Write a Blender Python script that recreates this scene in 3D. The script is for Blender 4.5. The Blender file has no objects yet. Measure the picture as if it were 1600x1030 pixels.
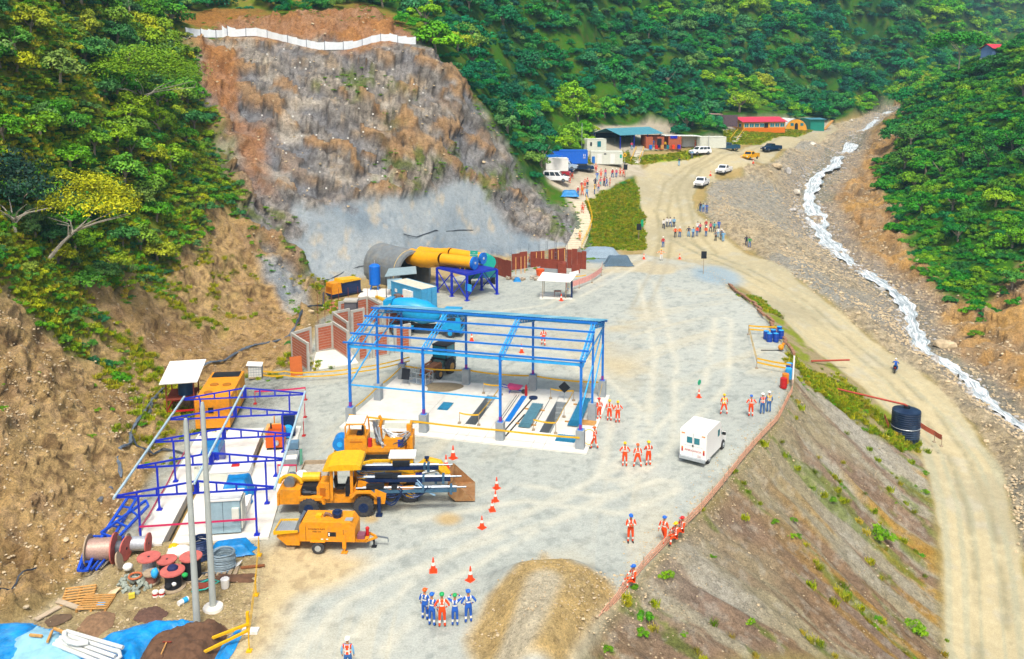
import bpy, bmesh, math, random
import numpy as np
from mathutils import Vector, Matrix, Euler
PI = math.pi
R = math.radians
random.seed(7)
rng = np.random.default_rng(11)
SC = bpy.context.scene
COL = SC.collection

# ---------------------------------------------------------------- camera, sky, sun, exposure
CAM_H, CAM_P, CAM_F, CAM_CY = 26.83, 0.142, 1346.0, 322.74
cam = bpy.data.cameras.new('camera')
cam.sensor_width = 36.0
cam.lens = CAM_F / 1600 * 36.0
cam.shift_y = -(515.0 - CAM_CY) / 1600
cam.clip_start, cam.clip_end = 0.5, 6000
camo = bpy.data.objects.new('camera', cam)
COL.objects.link(camo)
camo.location = (0, 0, CAM_H)
camo.rotation_euler = (PI / 2 - CAM_P, 0, 0)
SC.camera = camo
SUN_EL, SUN_AZ = R(60), R(178)      # azimuth measured from +Y towards +X
world = bpy.data.worlds.new('World')
SC.world = world
world.use_nodes = True
nt = world.node_tree
nt.nodes.clear()
sky = nt.nodes.new('ShaderNodeTexSky')
sky.sky_type = 'NISHITA'
sky.sun_disc = False
sky.sun_elevation = SUN_EL
sky.sun_rotation = SUN_AZ
sky.air_density = 1.0
sky.dust_density = 6.0
sky.ozone_density = 0.6
bg = nt.nodes.new('ShaderNodeBackground')
bg.inputs['Strength'].default_value = 0.135
wo = nt.nodes.new('ShaderNodeOutputWorld')
nt.links.new(sky.outputs[0], bg.inputs[0])
nt.links.new(bg.outputs[0], wo.inputs[0])
sl = bpy.data.lights.new('sun', 'SUN')
sl.energy = 2.35
sl.angle = R(11)
sl.color = (1.0, 0.95, 0.86)
so = bpy.data.objects.new('sun', sl)
COL.objects.link(so)
sd = Vector((math.sin(SUN_AZ) * math.cos(SUN_EL), math.cos(SUN_AZ) * math.cos(SUN_EL), math.sin(SUN_EL)))
so.rotation_euler = sd.to_track_quat('Z', 'Y').to_euler()
SC.view_settings.view_transform = 'Standard'
SC.view_settings.look = 'None'
SC.view_settings.exposure = 0.6
SC.view_settings.gamma = 1
SC.view_settings.use_curve_mapping = False
SC.render.engine = 'CYCLES'
SC.cycles.max_bounces = 5
SC.cycles.diffuse_bounces = 3
SC.cycles.glossy_bounces = 2
SC.cycles.transmission_bounces = 3
SC.cycles.volume_bounces = 0
SC.cycles.use_denoising = True
SC.cycles.caustics_reflective = False
SC.cycles.caustics_refractive = False
# ---------------------------------------------------------------- helpers: survey maths and noise
_c, _s = math.cos(CAM_P), math.sin(CAM_P)
def ray(px, py):
    x = (px - 800) / CAM_F
    v = -(py - CAM_CY) / CAM_F
    return np.array([x, _c + _s * v, -_s + _c * v])
def gp(px, py, z=0.0):
    d = ray(px, py)
    t = (z - CAM_H) / d[2]
    return Vector((d[0] * t, d[1] * t, z))
def yp(px, py, Y):
    d = ray(px, py)
    t = Y / d[1]
    return Vector((d[0] * t, Y, CAM_H + d[2] * t))
def lin(h):
    h = h.lstrip('#')
    v = [int(h[i:i + 2], 16) / 255 for i in (0, 2, 4)]
    return tuple(c / 12.92 if c <= 0.04045 else ((c + 0.055) / 1.055) ** 2.4 for c in v)
def _hash(ix, iy, iz, seed):
    n = (ix.astype(np.int64) * 73856093) ^ (iy.astype(np.int64) * 19349663) ^ (iz.astype(np.int64) * 83492791) ^ (seed * 2654435761)
    n = (n ^ (n >> 13)) * 1274126177
    n = n & 0x7fffffff
    n = (n ^ (n >> 16)) * 668265263
    return ((n & 0xffffff) / float(0xffffff)).astype(np.float32)
def vnoise(x, y, z=None, seed=0):
    if z is None: z = np.zeros_like(x)
    x0, y0, z0 = np.floor(x), np.floor(y), np.floor(z)
    fx, fy, fz = x - x0, y - y0, z - z0
    fx = fx * fx * (3 - 2 * fx); fy = fy * fy * (3 - 2 * fy); fz = fz * fz * (3 - 2 * fz)
    r = 0
    for a in (0, 1):
        wx = fx if a else 1 - fx
        for b in (0, 1):
            wy = fy if b else 1 - fy
            for c in (0, 1):
                wz = fz if c else 1 - fz
                r = r + wx * wy * wz * _hash(x0 + a, y0 + b, z0 + c, seed)
    return r
def fbm(x, y, z=None, oct=4, seed=0):
    r, a, t = 0, 0.5, 0
    for i in range(oct):
        k = 2.03 ** i
        r = r + a * vnoise(x * k + i * 17.3, y * k - i * 9.1, None if z is None else z * k + i * 5.5, seed + i)
        t += a; a *= 0.5
    return r / t
def ridged(x, y, z=None, oct=4, seed=0):
    r, a, t = 0, 0.5, 0
    for i in range(oct):
        k = 2.1 ** i
        n = vnoise(x * k + i * 13.3, y * k - i * 7.1, None if z is None else z * k, seed + i)
        r = r + a * (1 - np.abs(2 * n - 1)); t += a; a *= 0.5
    return r / t

def cells(x, y, z, seed=0):
    """random value of the nearest cell and distance to it: broken rock facets"""
    ix, iy, iz = np.floor(x), np.floor(y), np.floor(z); bd = np.full(x.shape, 9.); bv = np.zeros(x.shape); d2 = np.full(x.shape, 9.)
    for a in (-1, 0, 1):
        for b in (-1, 0, 1):
            for c in (-1, 0, 1):
                px_, py_, pz_ = ix + a, iy + b, iz + c
                d = (px_ + _hash(px_, py_, pz_, seed) - x) ** 2 + (py_ + _hash(px_, py_, pz_, seed + 7) - y) ** 2 + (pz_ + _hash(px_, py_, pz_, seed + 13) - z) ** 2
                n = d < bd; d2 = np.where(n, bd, np.minimum(d2, d)); bv = np.where(n, _hash(px_, py_, pz_, seed + 29), bv); bd = np.where(n, d, bd)
    return bv, np.sqrt(d2) - np.sqrt(bd)
# surveyed points: (px, py, 'z' or 'Y', value)
SV = '''
400 1060 z 0;700 1060 z 0;880 1040 z 0;250 960 z 0;100 960 z 0;450 900 z 0;650 850 z 0;850 840 z 0;980 880 z 0;1030 840 z 0
450 700 z 0;650 650 z 0;850 700 z 0;1050 750 z 0;1150 690 z 0;1200 630 z 0;1215 560 z 0;1170 490 z 0;1120 440 z 0;950 600 z 0
1000 500 z 0;800 500 z 0;850 440 z 0;700 480 z 0;600 500 z 0;530 520 z 0;470 580 z 0;400 620 z 0;330 640 z 0;280 680 z 0
240 750 z 0;170 830 z 0;140 890 z 0;60 960 z 0;0 1010 z 0;900 420 z 0;950 400 z 0;1000 400 z 0;1050 400 z 0.1;790 415 z 0;630 450 z 0;520 465 z 0
1170 430 z -0.5;1200 475 z -1.6;1260 540 z -3.4;1330 590 z -5.2;1390 640 z -6.9;1440 700 z -8.3;1465 780 z -9.6;1470 860 z -10.6;1480 950 z -11.4;1490 1040 z -12
1130 400 z 0;1200 400 z -0.3;1260 450 z -2;1330 510 z -3.9;1400 565 z -5.7;1460 610 z -7;1520 670 z -8.3;1570 760 z -9.7;1590 860 z -10.6;1600 950 z -11.4;1620 1040 z -12
1150 300 Y 166;1200 260 Y 186;1230 230 Y 207;1270 215 Y 222;1200 350 z 2.6;1250 400 z 0.5;1350 480 z -3;1450 580 z -6.3;1540 660 z -8.2;1610 760 z -9.4;1700 900 z -11
1262 300 Y 190;1310 250 Y 228;1350 205 Y 270;1385 180 Y 320;1275 340 Y 172;1310 390 Y 151;1400 460 Y 130;1440 530 Y 113;1500 580 Y 104;1560 630 Y 96;1600 670 Y 91
1230 310 Y 184;1250 370 Y 158;1290 420 Y 141;1370 480 Y 124
1030 300 Y 165;1020 260 Y 180;1080 250 Y 190;1140 240 Y 202;1200 232 Y 215;1250 210 Y 240;1290 195 Y 262;1340 185 Y 290;1000 330 Y 155;1040 350 Y 148;1060 375 Y 141;1100 330 Y 152;1140 360 Y 145
1000 256 Y 181;1000 236 Y 187;1060 230 Y 195;1120 226 Y 198;1080 238 Y 191;870 232 Y 182;930 236 Y 179;980 232 Y 190
1150 205 Y 230;1280 204 Y 252;1150 224 Y 214;1220 214 Y 226;1250 212 Y 238
870 215 Y 192;1000 200 Y 218;1100 190 Y 238;1180 178 Y 264;1300 172 Y 300;1380 160 Y 350
850 100 Y 222;850 0 Y 245;1000 100 Y 262;1000 0 Y 300;1200 90 Y 312;1200 0 Y 360;1350 80 Y 375;1380 130 Y 370;1395 0 Y 425;1000 -150 Y 365;850 -150 Y 290;1300 -150 Y 460;1400 -120 Y 500
1420 140 Y 450;1450 100 Y 530;1500 0 Y 640;1600 0 Y 620;1560 60 Y 560;1600 -150 Y 760;1800 0 Y 620;1900 -200 Y 700
1390 200 Y 250;1430 160 Y 240;1500 115 Y 230;1560 80 Y 225;1620 50 Y 220;1430 175 Y 295;1500 150 Y 310;1560 130 Y 330;1640 120 Y 340
1400 240 Y 207;1440 200 Y 207;1500 180 Y 197;1600 150 Y 182;1440 300 Y 172;1520 260 Y 168;1600 250 Y 155;1400 310 Y 180;1440 400 Y 143;1500 400 Y 138;1600 380 Y 130
1480 460 Y 127;1550 480 Y 121;1600 500 Y 113;1520 540 Y 112;1600 600 Y 101;1345 240 Y 228;1330 280 Y 202;1315 320 Y 181;1360 380 Y 156;1700 400 Y 128;1700 100 Y 190;1700 600 Y 96;1700 1040 z -11.5;1700 750 z -9.3
0 520 Y 60;0 700 Y 50;0 850 Y 46;100 700 Y 56;100 850 Y 49;150 600 Y 70;100 500 Y 72;200 500 Y 80;300 500 Y 90;400 500 Y 97;450 465 Y 107;0 300 Y 75;100 300 Y 84;200 300 Y 95;300 300 Y 108;380 350 Y 112
0 150 Y 86;150 150 Y 100;280 150 Y 125;0 0 Y 96;150 0 Y 130;300 0 Y 168;400 0 Y 174;500 0 Y 174;600 0 Y 180;700 0 Y 195;780 0 Y 215
0 -200 Y 120;300 -200 Y 215;600 -200 Y 240;-200 500 Y 50;-200 200 Y 65;-200 800 Y 40;-200 0 Y 75;-300 1040 Y 34;-100 930 Y 42
500 445 Y 114;560 435 Y 117;620 430 Y 119;700 400 Y 131;770 397 Y 134;880 392 Y 138;450 330 Y 120;560 330 Y 125;700 310 Y 137;800 330 Y 145;640 320 Y 131
400 200 Y 135;500 200 Y 137;600 200 Y 140;700 200 Y 144;780 260 Y 148;840 310 Y 152;400 100 Y 146;500 100 Y 147;620 100 Y 150;690 120 Y 151;290 50 Y 152;450 60 Y 152;560 80 Y 151;650 68 Y 154;330 250 Y 122;350 150 Y 138
690 80 Y 158;740 150 Y 155;800 220 Y 156;850 265 Y 159;895 310 Y 154;760 100 Y 192;800 150 Y 192;850 200 Y 190;720 50 Y 187;870 245 Y 172
905 390 z 0.2;900 320 Y 148;930 300 Y 156;960 290 Y 162;985 275 Y 168;1000 370 Y 144;980 380 Y 142;940 380 Y 140;950 340 Y 149;880 285 Y 160;870 270 Y 165;930 258 Y 172;985 257 Y 178
'''
_pts = []
for e in SV.replace('\n', ';').split(';'):
    e = e.split()
    if len(e) == 4:
        px, py, v = float(e[0]), float(e[1]), float(e[3])
        _pts.append(gp(px, py, v) if e[2] == 'z' else yp(px, py, v))
_pts = np.array([tuple(p) for p in _pts])
_sc = 5.0
def _phi(r2): return np.sqrt(r2 + _sc * _sc)
_n = len(_pts)
_A = _phi((_pts[:, None, 0] - _pts[None, :, 0]) ** 2 + (_pts[:, None, 1] - _pts[None, :, 1]) ** 2)
_M = np.zeros((_n + 3, _n + 3)); _M[:_n, :_n] = _A - np.eye(_n) * 1.5
_M[:_n, _n] = 1; _M[:_n, _n + 1:] = _pts[:, :2]; _M[_n, :_n] = 1; _M[_n + 1:, :_n] = _pts[:, :2].T
_w = np.linalg.solve(_M, np.concatenate([_pts[:, 2], np.zeros(3)]))
def rbf(x, y):
    x = np.asarray(x, float); y = np.asarray(y, float)
    o = _w[_n] + _w[_n + 1] * x + _w[_n + 2] * y
    sh = x.shape; x = x.ravel(); y = y.ravel(); o = o.ravel().copy()
    for i in range(0, len(x), 40000):
        r2 = (x[i:i + 40000, None] - _pts[None, :, 0]) ** 2 + (y[i:i + 40000, None] - _pts[None, :, 1]) ** 2
        o[i:i + 40000] += _phi(r2) @ _w[:_n]
    return o.reshape(sh)
def sdist(poly, x, y):
    """signed distance to a polygon in plan, negative inside"""
    poly = np.asarray(poly, float)
    d = np.full(x.shape, 1e18); ins = np.zeros(x.shape, bool)
    for i in range(len(poly)):
        ax, ay = poly[i - 1]; bx, by = poly[i]
        ex, ey = bx - ax, by - ay
        t = np.clip(((x - ax) * ex + (y - ay) * ey) / (ex * ex + ey * ey + 1e-9), 0, 1)
        d = np.minimum(d, (x - ax - t * ex) ** 2 + (y - ay - t * ey) ** 2)
        if ay != by:
            c = ((ay > y) != (by > y)) & (x < (bx - ax) * (y - ay) / (by - ay) + ax)
            ins ^= c
    d = np.sqrt(d)
    return np.where(ins, -d, d)
def ss(a, b, v):
    t = np.clip((v - a) / (b - a), 0, 1)
    return t * t * (3 - 2 * t)
PLAT = [tuple(gp(*q).xy) for q in ((-60, 1010), (60, 965), (140, 890), (185, 825), (225, 755), (262, 690), (300, 645), (355, 605), (440, 580), (478, 520), (505, 470), (560, 448), (640, 445), (700, 415), (780, 408), (890, 398), (925, 393), (1000, 398), (1090, 410), (1135, 445), (1183, 480), (1222, 530), (1237, 570), (1235, 612), (1215, 655), (1165, 710), (1095, 795), (1035, 855), (980, 920), (925, 990), (870, 1080), (760, 1300), (0, 1500), (-250, 1300))]
MOUND = gp(858, 935, 0)
def base(x, y):
    x = np.asarray(x, float); y = np.asarray(y, float)
    z = rbf(x, y)
    s = sdist(PLAT, x, y)
    z = z * ss(-1.2, 2.2, s)
    # tipped earth ramp at the near edge of the yard
    dx, dy = x - MOUND.x, y - MOUND.y
    u = dx * 0.93 + dy * 0.1; v = -dx * 0.1 + dy
    z = z + 1.75 * np.exp(-(u / 2.7) ** 4) * (1 / (1 + np.exp((v - 2.0) * 2.2))) * ss(3.5, 0.5, s + 2.2)
    return z
def hit(px, py):
    """the point of the ground that the survey line through (px, py) meets"""
    d = ray(px, py)
    t = np.geomspace(20, 1100, 1500)
    z = CAM_H + d[2] * t
    h = base(d[0] * t, d[1] * t)
    b = np.nonzero(z < h)[0]
    i = b[0] if len(b) else len(t) - 1
    if i > 0 and len(b):
        a0 = z[i - 1] - h[i - 1]; a1 = h[i] - z[i]
        tt = t[i - 1] + (t[i] - t[i - 1]) * a0 / (a0 + a1 + 1e-9)
    else: tt = t[i]
    return Vector((d[0] * tt, d[1] * tt, CAM_H + d[2] * tt))
def zone(s):
    v = [float(q) for q in s.replace(',', ' ').split()]
    return [tuple(hit(v[i], v[i + 1]).xy) for i in range(0, len(v), 2)]

# ---------------------------------------------------------------- terrain grid (finer near the yard)
NA, NR = 860, 880
az = np.linspace(R(-43), R(43), NA)
rr = np.geomspace(17, 1100, NR)
AZ, RR = np.meshgrid(az, rr)
X = RR * np.sin(AZ); Y = RR * np.cos(AZ)
Z = base(X, Y)
def grid_normals(X, Y, Z):
    P = np.stack([X, Y, Z], -1)
    du = np.gradient(P, axis=1); dv = np.gradient(P, axis=0)
    n = np.cross(du, dv); n /= np.linalg.norm(n, axis=-1, keepdims=True) + 1e-12
    n *= np.sign(n[..., 2:3] + 1e-9)
    return n
NB = grid_normals(X, Y, Z)
wob = (fbm(X / 6, Y / 6, Z / 6, 4, 3) - 0.5) * 5.0
wob2 = (fbm(X / 1.6, Y / 1.6, Z / 1.6, 4, 31) - 0.5) * 1.8
def M(s, f=1.5, w=1.0):
    zn = zone(s); za = np.array(zn); pad = 9
    b = (X > za[:, 0].min() - pad) & (X < za[:, 0].max() + pad) & (Y > za[:, 1].min() - pad) & (Y < za[:, 1].max() + pad)
    d = np.full(X.shape, 1e3); d[b] = sdist(zn, X[b], Y[b])
    return ss(f, -f, d + (wob + wob2) * w * np.clip(RR / 90, 0.25, 2))
slope = 1 - NB[..., 2]
# --- masks of ground cover
mCliff = M('285 60 330 40 420 30 560 15 650 60 690 90 720 130 745 170 780 215 835 300 880 320 905 350 915 385 925 405 780 425 700 410 640 440 505 468 480 500 455 470 420 425 385 350 365 300 350 240 330 180 300 110', 2.0, 1.0)
mShot = M('455 320 560 305 640 290 700 280 745 290 770 330 830 370 905 385 905 410 780 415 640 450 520 460 490 445 460 380', .7, .8)
mShot2 = M('400 405 440 420 470 450 490 490 465 500 445 490 420 450', 0.8, .25)
mBareN = M('-60 440 0 455 40 500 90 540 140 560 200 600 250 640 275 700 215 800 170 880 60 980 -80 1030 -300 900 -300 500', 1.5, 1.0)
mBareM = M('110 520 150 450 200 430 250 420 300 380 330 300 360 330 400 380 440 430 470 440 490 450 530 430 560 460 500 520 460 600 400 640 320 670 270 720 235 700 190 640 140 560', 2.0, 1.4)
mRoad = M('990 275 1020 250 1090 243 1180 228 1250 206 1300 192 1312 202 1250 222 1180 255 1120 275 1090 300 1085 330 1120 360 1180 400 1250 440 1320 495 1400 560 1460 600 1520 665 1570 750 1592 850 1610 950 1640 1060 1480 1060 1478 950 1470 860 1462 780 1440 705 1400 655 1330 592 1262 540 1205 480 1150 445 1095 425 1010 405 1005 350 995 310', .3, .28)
mPark = M('850 265 900 255 1000 253 1010 275 985 278 950 300 915 330 895 330 880 300 860 285', .8, .3)
mYard = M('-40 1020 60 965 150 890 200 810 240 740 300 650 380 590 470 575 500 500 560 470 640 450 780 415 900 402 1000 398 1090 412 1135 448 1183 482 1222 532 1237 572 1233 612 1210 655 1160 712 1090 797 1030 858 970 930 900 1040 780 1300 0 1400', .5, .1)
mTan = M('330 1060 370 1000 400 900 410 870 440 845 520 870 560 880 530 910 470 930 440 960 400 1060', 1.2, .7)
mTanL = M('-40 1020 60 965 150 890 230 830 400 850 410 870 392 985 330 1060 330 1200 -60 1300', 1.0, .25)
mTan2 = M('1000 405 1090 415 1010 480 960 540 1000 600 900 560 840 500 900 430', 3, 1.2)
mSlopeR = M('1235 560 1260 600 1330 640 1400 690 1445 720 1460 800 1470 900 1480 1060 880 1080 930 985 980 925 1040 855 1100 795 1170 708 1218 655 1237 612', .8, .2)
mSlopeT = M('1135 440 1185 470 1240 515 1310 575 1400 650 1440 700 1400 700 1260 600 1235 570 1222 530 1180 480', .8, .3)
mDeb = M('1095 300 1130 280 1180 255 1240 225 1300 195 1400 172 1370 190 1320 225 1265 265 1255 300 1265 350 1290 400 1330 430 1400 475 1430 530 1500 590 1600 680 1640 800 1620 900 1590 850 1565 750 1520 665 1460 600 1400 560 1320 495 1250 440 1180 400 1120 360 1090 330', .8, .5)
mEro = M('1405 165 1425 200 1390 250 1375 290 1400 330 1430 370 1435 415 1460 450 1530 480 1610 420 1660 420 1660 640 1600 660 1520 585 1450 530 1420 470 1330 425 1300 390 1282 330 1290 270 1340 225', 1.4, .9)
mRedT = M('255 20 330 10 480 20 560 10 600 20 640 50 650 62 560 72 430 55 300 45', 2, 1)
mRedL = M('300 70 350 80 385 150 420 230 420 300 390 300 360 220 320 140', 2, 1.2)
mTreeline = M('940 300 990 278 1003 330 1003 390 930 390 922 345 915 320', .6, .3)
mMound = M('745 1060 730 1000 760 930 800 890 850 865 900 880 950 905 965 935 930 985 890 1060', .6, .3)
mGrassR2 = M('1495 440 1530 405 1620 370 1660 430 1600 470 1555 500 1530 560 1505 520 1520 470', 1.0, 1.2)
mGrassR = M('1405 330 1440 410 1470 440 1540 450 1600 400 1660 300 1660 60 1560 75 1500 110 1430 165 1400 190 1420 205 1385 250 1380 290', 1.2, .6)
mGrassB = M('990 245 1085 232 1100 243 1000 257 960 255', .4, .1) + M('1130 205 1270 203 1248 214 1185 226 1145 226 1128 218', .5, .1) + M('850 250 980 236 990 250 860 262', .4, .1)
RIV = [hit(a, b) for a, b in ((1395, 168), (1365, 190), (1330, 230), (1308, 250), (1295, 262), (1268, 280), (1262, 305), (1272, 340), (1290, 375), (1318, 402), (1350, 425), (1395, 455), (1420, 480), (1428, 515), (1440, 545), (1475, 565), (1510, 590), (1535, 620), (1600, 668), (1680, 710))]
RIVW = [1.5, 2, 2, 2.6, 3, 3.2, 2.6, 3.2, 2.8, 2.0, 1.7, 1.7, 1.6, 1.7, 1.6, 1.4, 1.5, 1.3, 1.3, 1.4]
dR = np.full(X.shape, 1e9); wR = np.zeros(X.shape)
for i in range(len(RIV) - 1):
    a, b = RIV[i], RIV[i + 1]
    ex, ey = b.x - a.x, b.y - a.y
    t = np.clip(((X - a.x) * ex + (Y - a.y) * ey) / (ex * ex + ey * ey), 0, 1)
    dd = np.hypot(X - a.x - t * ex, Y - a.y - t * ey)
    m = dd < dR
    dR = np.where(m, dd, dR); wR = np.where(m, RIVW[i] + (RIVW[i + 1] - RIVW[i]) * t, wR)
mRiv = ss(1.0, -.4, dR - wR + wob2 * .5)
mBed = ss(5, 1, dR - wR + wob2 * 1.5)
mRock = np.clip(mCliff, 0, 1)
veg = np.clip(1 - np.maximum.reduce([mCliff, mShot2, mBareN, mBareM * .9, mRoad, mPark, mYard, mSlopeR, mSlopeT, mDeb, mEro * 1.0, mRedT, mRedL, mBed]), 0, 1)
veg = np.maximum(veg, mGrassR * .9); veg = np.maximum(veg, mGrassR2 * .55)
veg = veg * (1 - mTreeline) * (1 - np.clip(mGrassB, 0, 1))
# extra plan-shaped clearing where the containers and sheds stand
mBuild = M('855 232 1130 215 1130 232 1000 236 985 258 850 262', .6, .05) + M('1125 190 1290 188 1300 205 1125 207', .6, .05)
mBuild = np.clip(mBuild + M('925 236 1060 232 1052 196 1010 190 925 200', .6, .05), 0, 1)
veg = veg * (1 - mBuild) * (1 - M('850 320 892 322 905 300 905 236 870 233 850 240', .6, .1))
veg = np.where(veg < .35, 0, veg)

mFloor = M('985 262 1000 236 1080 228 1130 222 1250 203 1300 192 1400 171 1412 178 1335 228 1295 270 1290 330 1305 385 1425 465 1460 530 1600 650 1660 700 1700 1200 600 1300 -80 1100 -60 960 60 940 140 880 185 815 225 745 262 680 300 635 355 598 440 572 478 512 505 462 560 440 640 430 700 405 780 400 890 385 925 385 990 385 1003 330', .5, .1)
veg = veg * (1 - mFloor); veg = np.where(veg < .35, 0, veg)
side0 = np.where(mGrassR > .3, 2, np.where(X < -22, 0, 1))
n_b = fbm(X / 2.5, Y / 2.5, None, 3, 77)
# --- relief
rm = (mCliff > .02) | (mEro > .02) | (mBareN > .05)
c1 = np.full(X.shape, .5); c2 = c1.copy(); e1 = np.ones(X.shape)
wx_ = (fbm(X[rm] / 4, Y[rm] / 4, Z[rm] / 4, 3, 601) - .5) * 3
xr, yr, zr = X[rm] + wx_, Y[rm] - wx_, Z[rm] + wx_ * .5
tilt = (xr * .45 + zr * .9)
c1[rm], e1[rm] = cells(xr / 4.2, yr / 4.2, tilt / 1.7, 610)
c2[rm], _e = cells(xr / 1.7, yr / 1.7, tilt / .75, 620)
e2 = np.ones(X.shape); e2[rm] = _e
dn = np.zeros(X.shape)
craggy = ridged(X / 7, Y / 7, Z / 5, 5, 40)
strata = ridged((X * .5 + Z * .85) / 3.0, Y / 9, (Z * .5 - X * .3) / 6, 4, 50)
fine = fbm(X / 1.1, Y / 1.1, Z / 1.1, 4, 60)
dn += mCliff * ((craggy - .55) * 3.2 + (strata - .5) * 1.2 + (fine - .5) * 0.4 + (c1 - .5) * 1.7 + (c2 - .5) * .45) * (1 - .9 * mShot)
dn += mShot * (fbm(X / 4, Y / 4, Z / 4, 4, 70) - .5) * 1.0
dn += np.maximum(mBareN, mBareM) * ((ridged(X / 3.4, Y / 3.4, Z / 3.4, 5, 80) - .55) * 1.9 + (fine - .5) * .55)
dn += mBareN * ((c2 - .5) * .5 + (c1 - .5) * .45) + mEro * (c1 - .5) * .9 + mEro * ((ridged(X / 5, Y / 7, Z / 5, 5, 90) - .55) * 3.2 + (fine - .5) * .6)
dn += (mDeb + mBed * .6) * ((fbm(X / 2.2, Y / 2.2, None, 4, 100) - .5) * .9)
dn += veg * (fbm(X / 14, Y / 14, None, 3, 110) - .5) * 5 * ss(0, .2, slope) 
SU = np.array([0.87, -0.5])
along = X * SU[0] + Y * SU[1]; across = -X * SU[1] + Y * SU[0]
rill = fbm(across / 1.1 + (fbm(X / 5, Y / 5, None, 3, 5) - .5) * 2, along / 11, None, 4, 120)
dn += mSlopeR * ((rill - .5) * .8 + (fine - .5) * .14)
dn += mSlopeT * (fine - .5) * .5
dn += (mRedT + mRedL) * (fine - .5) * .8
sP = sdist(PLAT, X, Y)
mMound = mMound * ss(0.8, -0.4, sP)
dn += mMound * ((fbm(X / .9, Y / .9, None, 4, 130) - .5) * .22)
toeL = ss(-6, 0, sP)
dn *= ss(-.6, 1.2, sP) * (1 - .9 * mYard) * (1 - mRoad * .9) * (1 - mBuild) * (1 - mPark * .9) + mMound
dn += mDeb * np.exp(-((sdist(zone('1150 400 1180 400 1250 440 1320 495 1400 560 1460 600 1520 665 1570 750 1592 850 1610 950 1640 1060 1480 1060 1470 860 1440 705 1330 592 1205 480'), X, Y) - 2.2) / 1.3) ** 2) * (.5 + .6 * n_b)
dn += mYard * (fbm(X / 2, Y / 2, None, 3, 140) - .5) * .05
# soil heaps and ruts on the left working strip
dn += mTanL * mYard * (fbm(X / .8, Y / .8, None, 4, 145) - .5) * .16
# the crest that carries the sheeting fence is even
FP = [(290, 55), (302, 57), (314, 58), (325, 59), (338, 60), (350, 59), (352, 56), (368, 59), (385, 58), (400, 56), (418, 59), (435, 63), (450, 67), (464, 70), (480, 74), (492, 77), (508, 79), (522, 80), (536, 79), (552, 76), (566, 71), (580, 67), (595, 64), (610, 62), (620, 68), (636, 69), (650, 70)]
# wheel ruts of the road
def polyline_d(pts):
    d = np.full(X.shape, 1e9)
    for a, b in zip(pts, pts[1:]):
        ex, ey = b.x - a.x, b.y - a.y
        t = np.clip(((X - a.x) * ex + (Y - a.y) * ey) / (ex * ex + ey * ey), 0, 1)
        d = np.minimum(d, np.hypot(X - a.x - t * ex, Y - a.y - t * ey))
    return d
dRut2 = polyline_d([hit(a, b) for a, b in ((1230, 212), (1160, 238), (1080, 262), (1045, 290), (1035, 330), (1040, 370), (1030, 420), (1000, 480))])
dRut3 = polyline_d([hit(a, b) for a, b in ((1180, 240), (1090, 262), (1065, 300), (1075, 350), (1110, 395))])
dRut = polyline_d([hit(a, b) for a, b in ((1030, 330), (1055, 370), (1110, 400), (1180, 430), (1250, 470), (1330, 540), (1400, 595), (1455, 650), (1500, 720), (1530, 800), (1545, 900), (1555, 1040))])
rut = np.exp(-((np.abs(dRut - .95)) / .33) ** 2) 
dn -= mRoad * rut * .08
dn *= ss(.4, 3.5, polyline_d([hit(*q) for q in FP[::2]]))
rg_ = ridged(X / 75 + .3, Y / 75, None, 3, 700) - .6
dn += veg * ss(290, 420, RR) * rg_ * 45 + veg * (side0 == 1) * ss(180, 260, RR) * (ridged(X / 34, Y / 50, None, 3, 705) - .6) * 12
dn = dn * (1 - .5 * mBed) - mRiv * .3
X2 = X + NB[..., 0] * dn; Y2 = Y + NB[..., 1] * dn; Z2 = Z + NB[..., 2] * dn
# keep the platform flat under the yard things
Z2 = np.where(sP < -1.0, np.where(mMound > .02, Z2, Z2), Z2)

# --- base colours of the ground (what the soil is, not how it is lit)
def c3(h): return np.array(lin(h))
def mixc(c, m, col, k=1.0):
    m = np.clip(m * k, 0, 1)[..., None]
    return c * (1 - m) + col * m
n1 = fbm(X / 9, Y / 9, Z / 9, 5, 200)[..., None]; n2 = fbm(X / 1.7, Y / 1.7, Z / 1.7, 5, 210)[..., None]; n3 = fbm(X / 24, Y / 24, Z / 24, 3, 220)[..., None]
n4 = fbm(X / .55, Y / .55, Z / .55, 3, 230)[..., None]
def two(a, b, n, lo=.35, hi=.65):
    t = ss(lo, hi, n)
    return c3(a) * (1 - t) + c3(b) * t
col = two('#264a1c', '#3d6220', n1) 
col = col * (1 - ss(.52, .7, n2)) + c3('#4f5a26') * ss(.52, .7, n2)
lf = (side0 == 0) * veg
col = mixc(col, lf * ss(.44, .6, n1[..., 0]), two('#5d6c26', '#77763a', n2), .9)
col = mixc(col, lf * ss(.6, .7, n2[..., 0]) * ss(.5, .6, n3[..., 0]), c3('#8a6f4a'), .8)
rockc = two('#93908b', '#aaa294', n1); rockc = rockc * (1 - ss(.54, .68, n2) * .6) + c3('#b09c80') * ss(.54, .68, n2) * .6
rockc = rockc * (1 - ss(.56, .64, n4) * .7) + c3('#55504c') * ss(.56, .64, n4) * .7
gr = ss(.50, .60, fbm(X / 16, Y / 16, Z / 12, 4, 240))[..., None]
rockc = rockc * (1 - gr * .7) + two('#8f9090', '#74787e', n2) * gr * .7
fc = c1[..., None]; fd = c2[..., None]
rockc = rockc * (.78 + .44 * fd)
rockc = rockc * (1 - ss(.7, .8, fc) * .7) + two('#b08a5e', '#c09c70', n2) * ss(.7, .8, fc) * .7
rockc = rockc * (1 - ss(.3, .2, fc) * .5) + two('#7b8088', '#8c8e92', n2) * ss(.3, .2, fc) * .5
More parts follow.
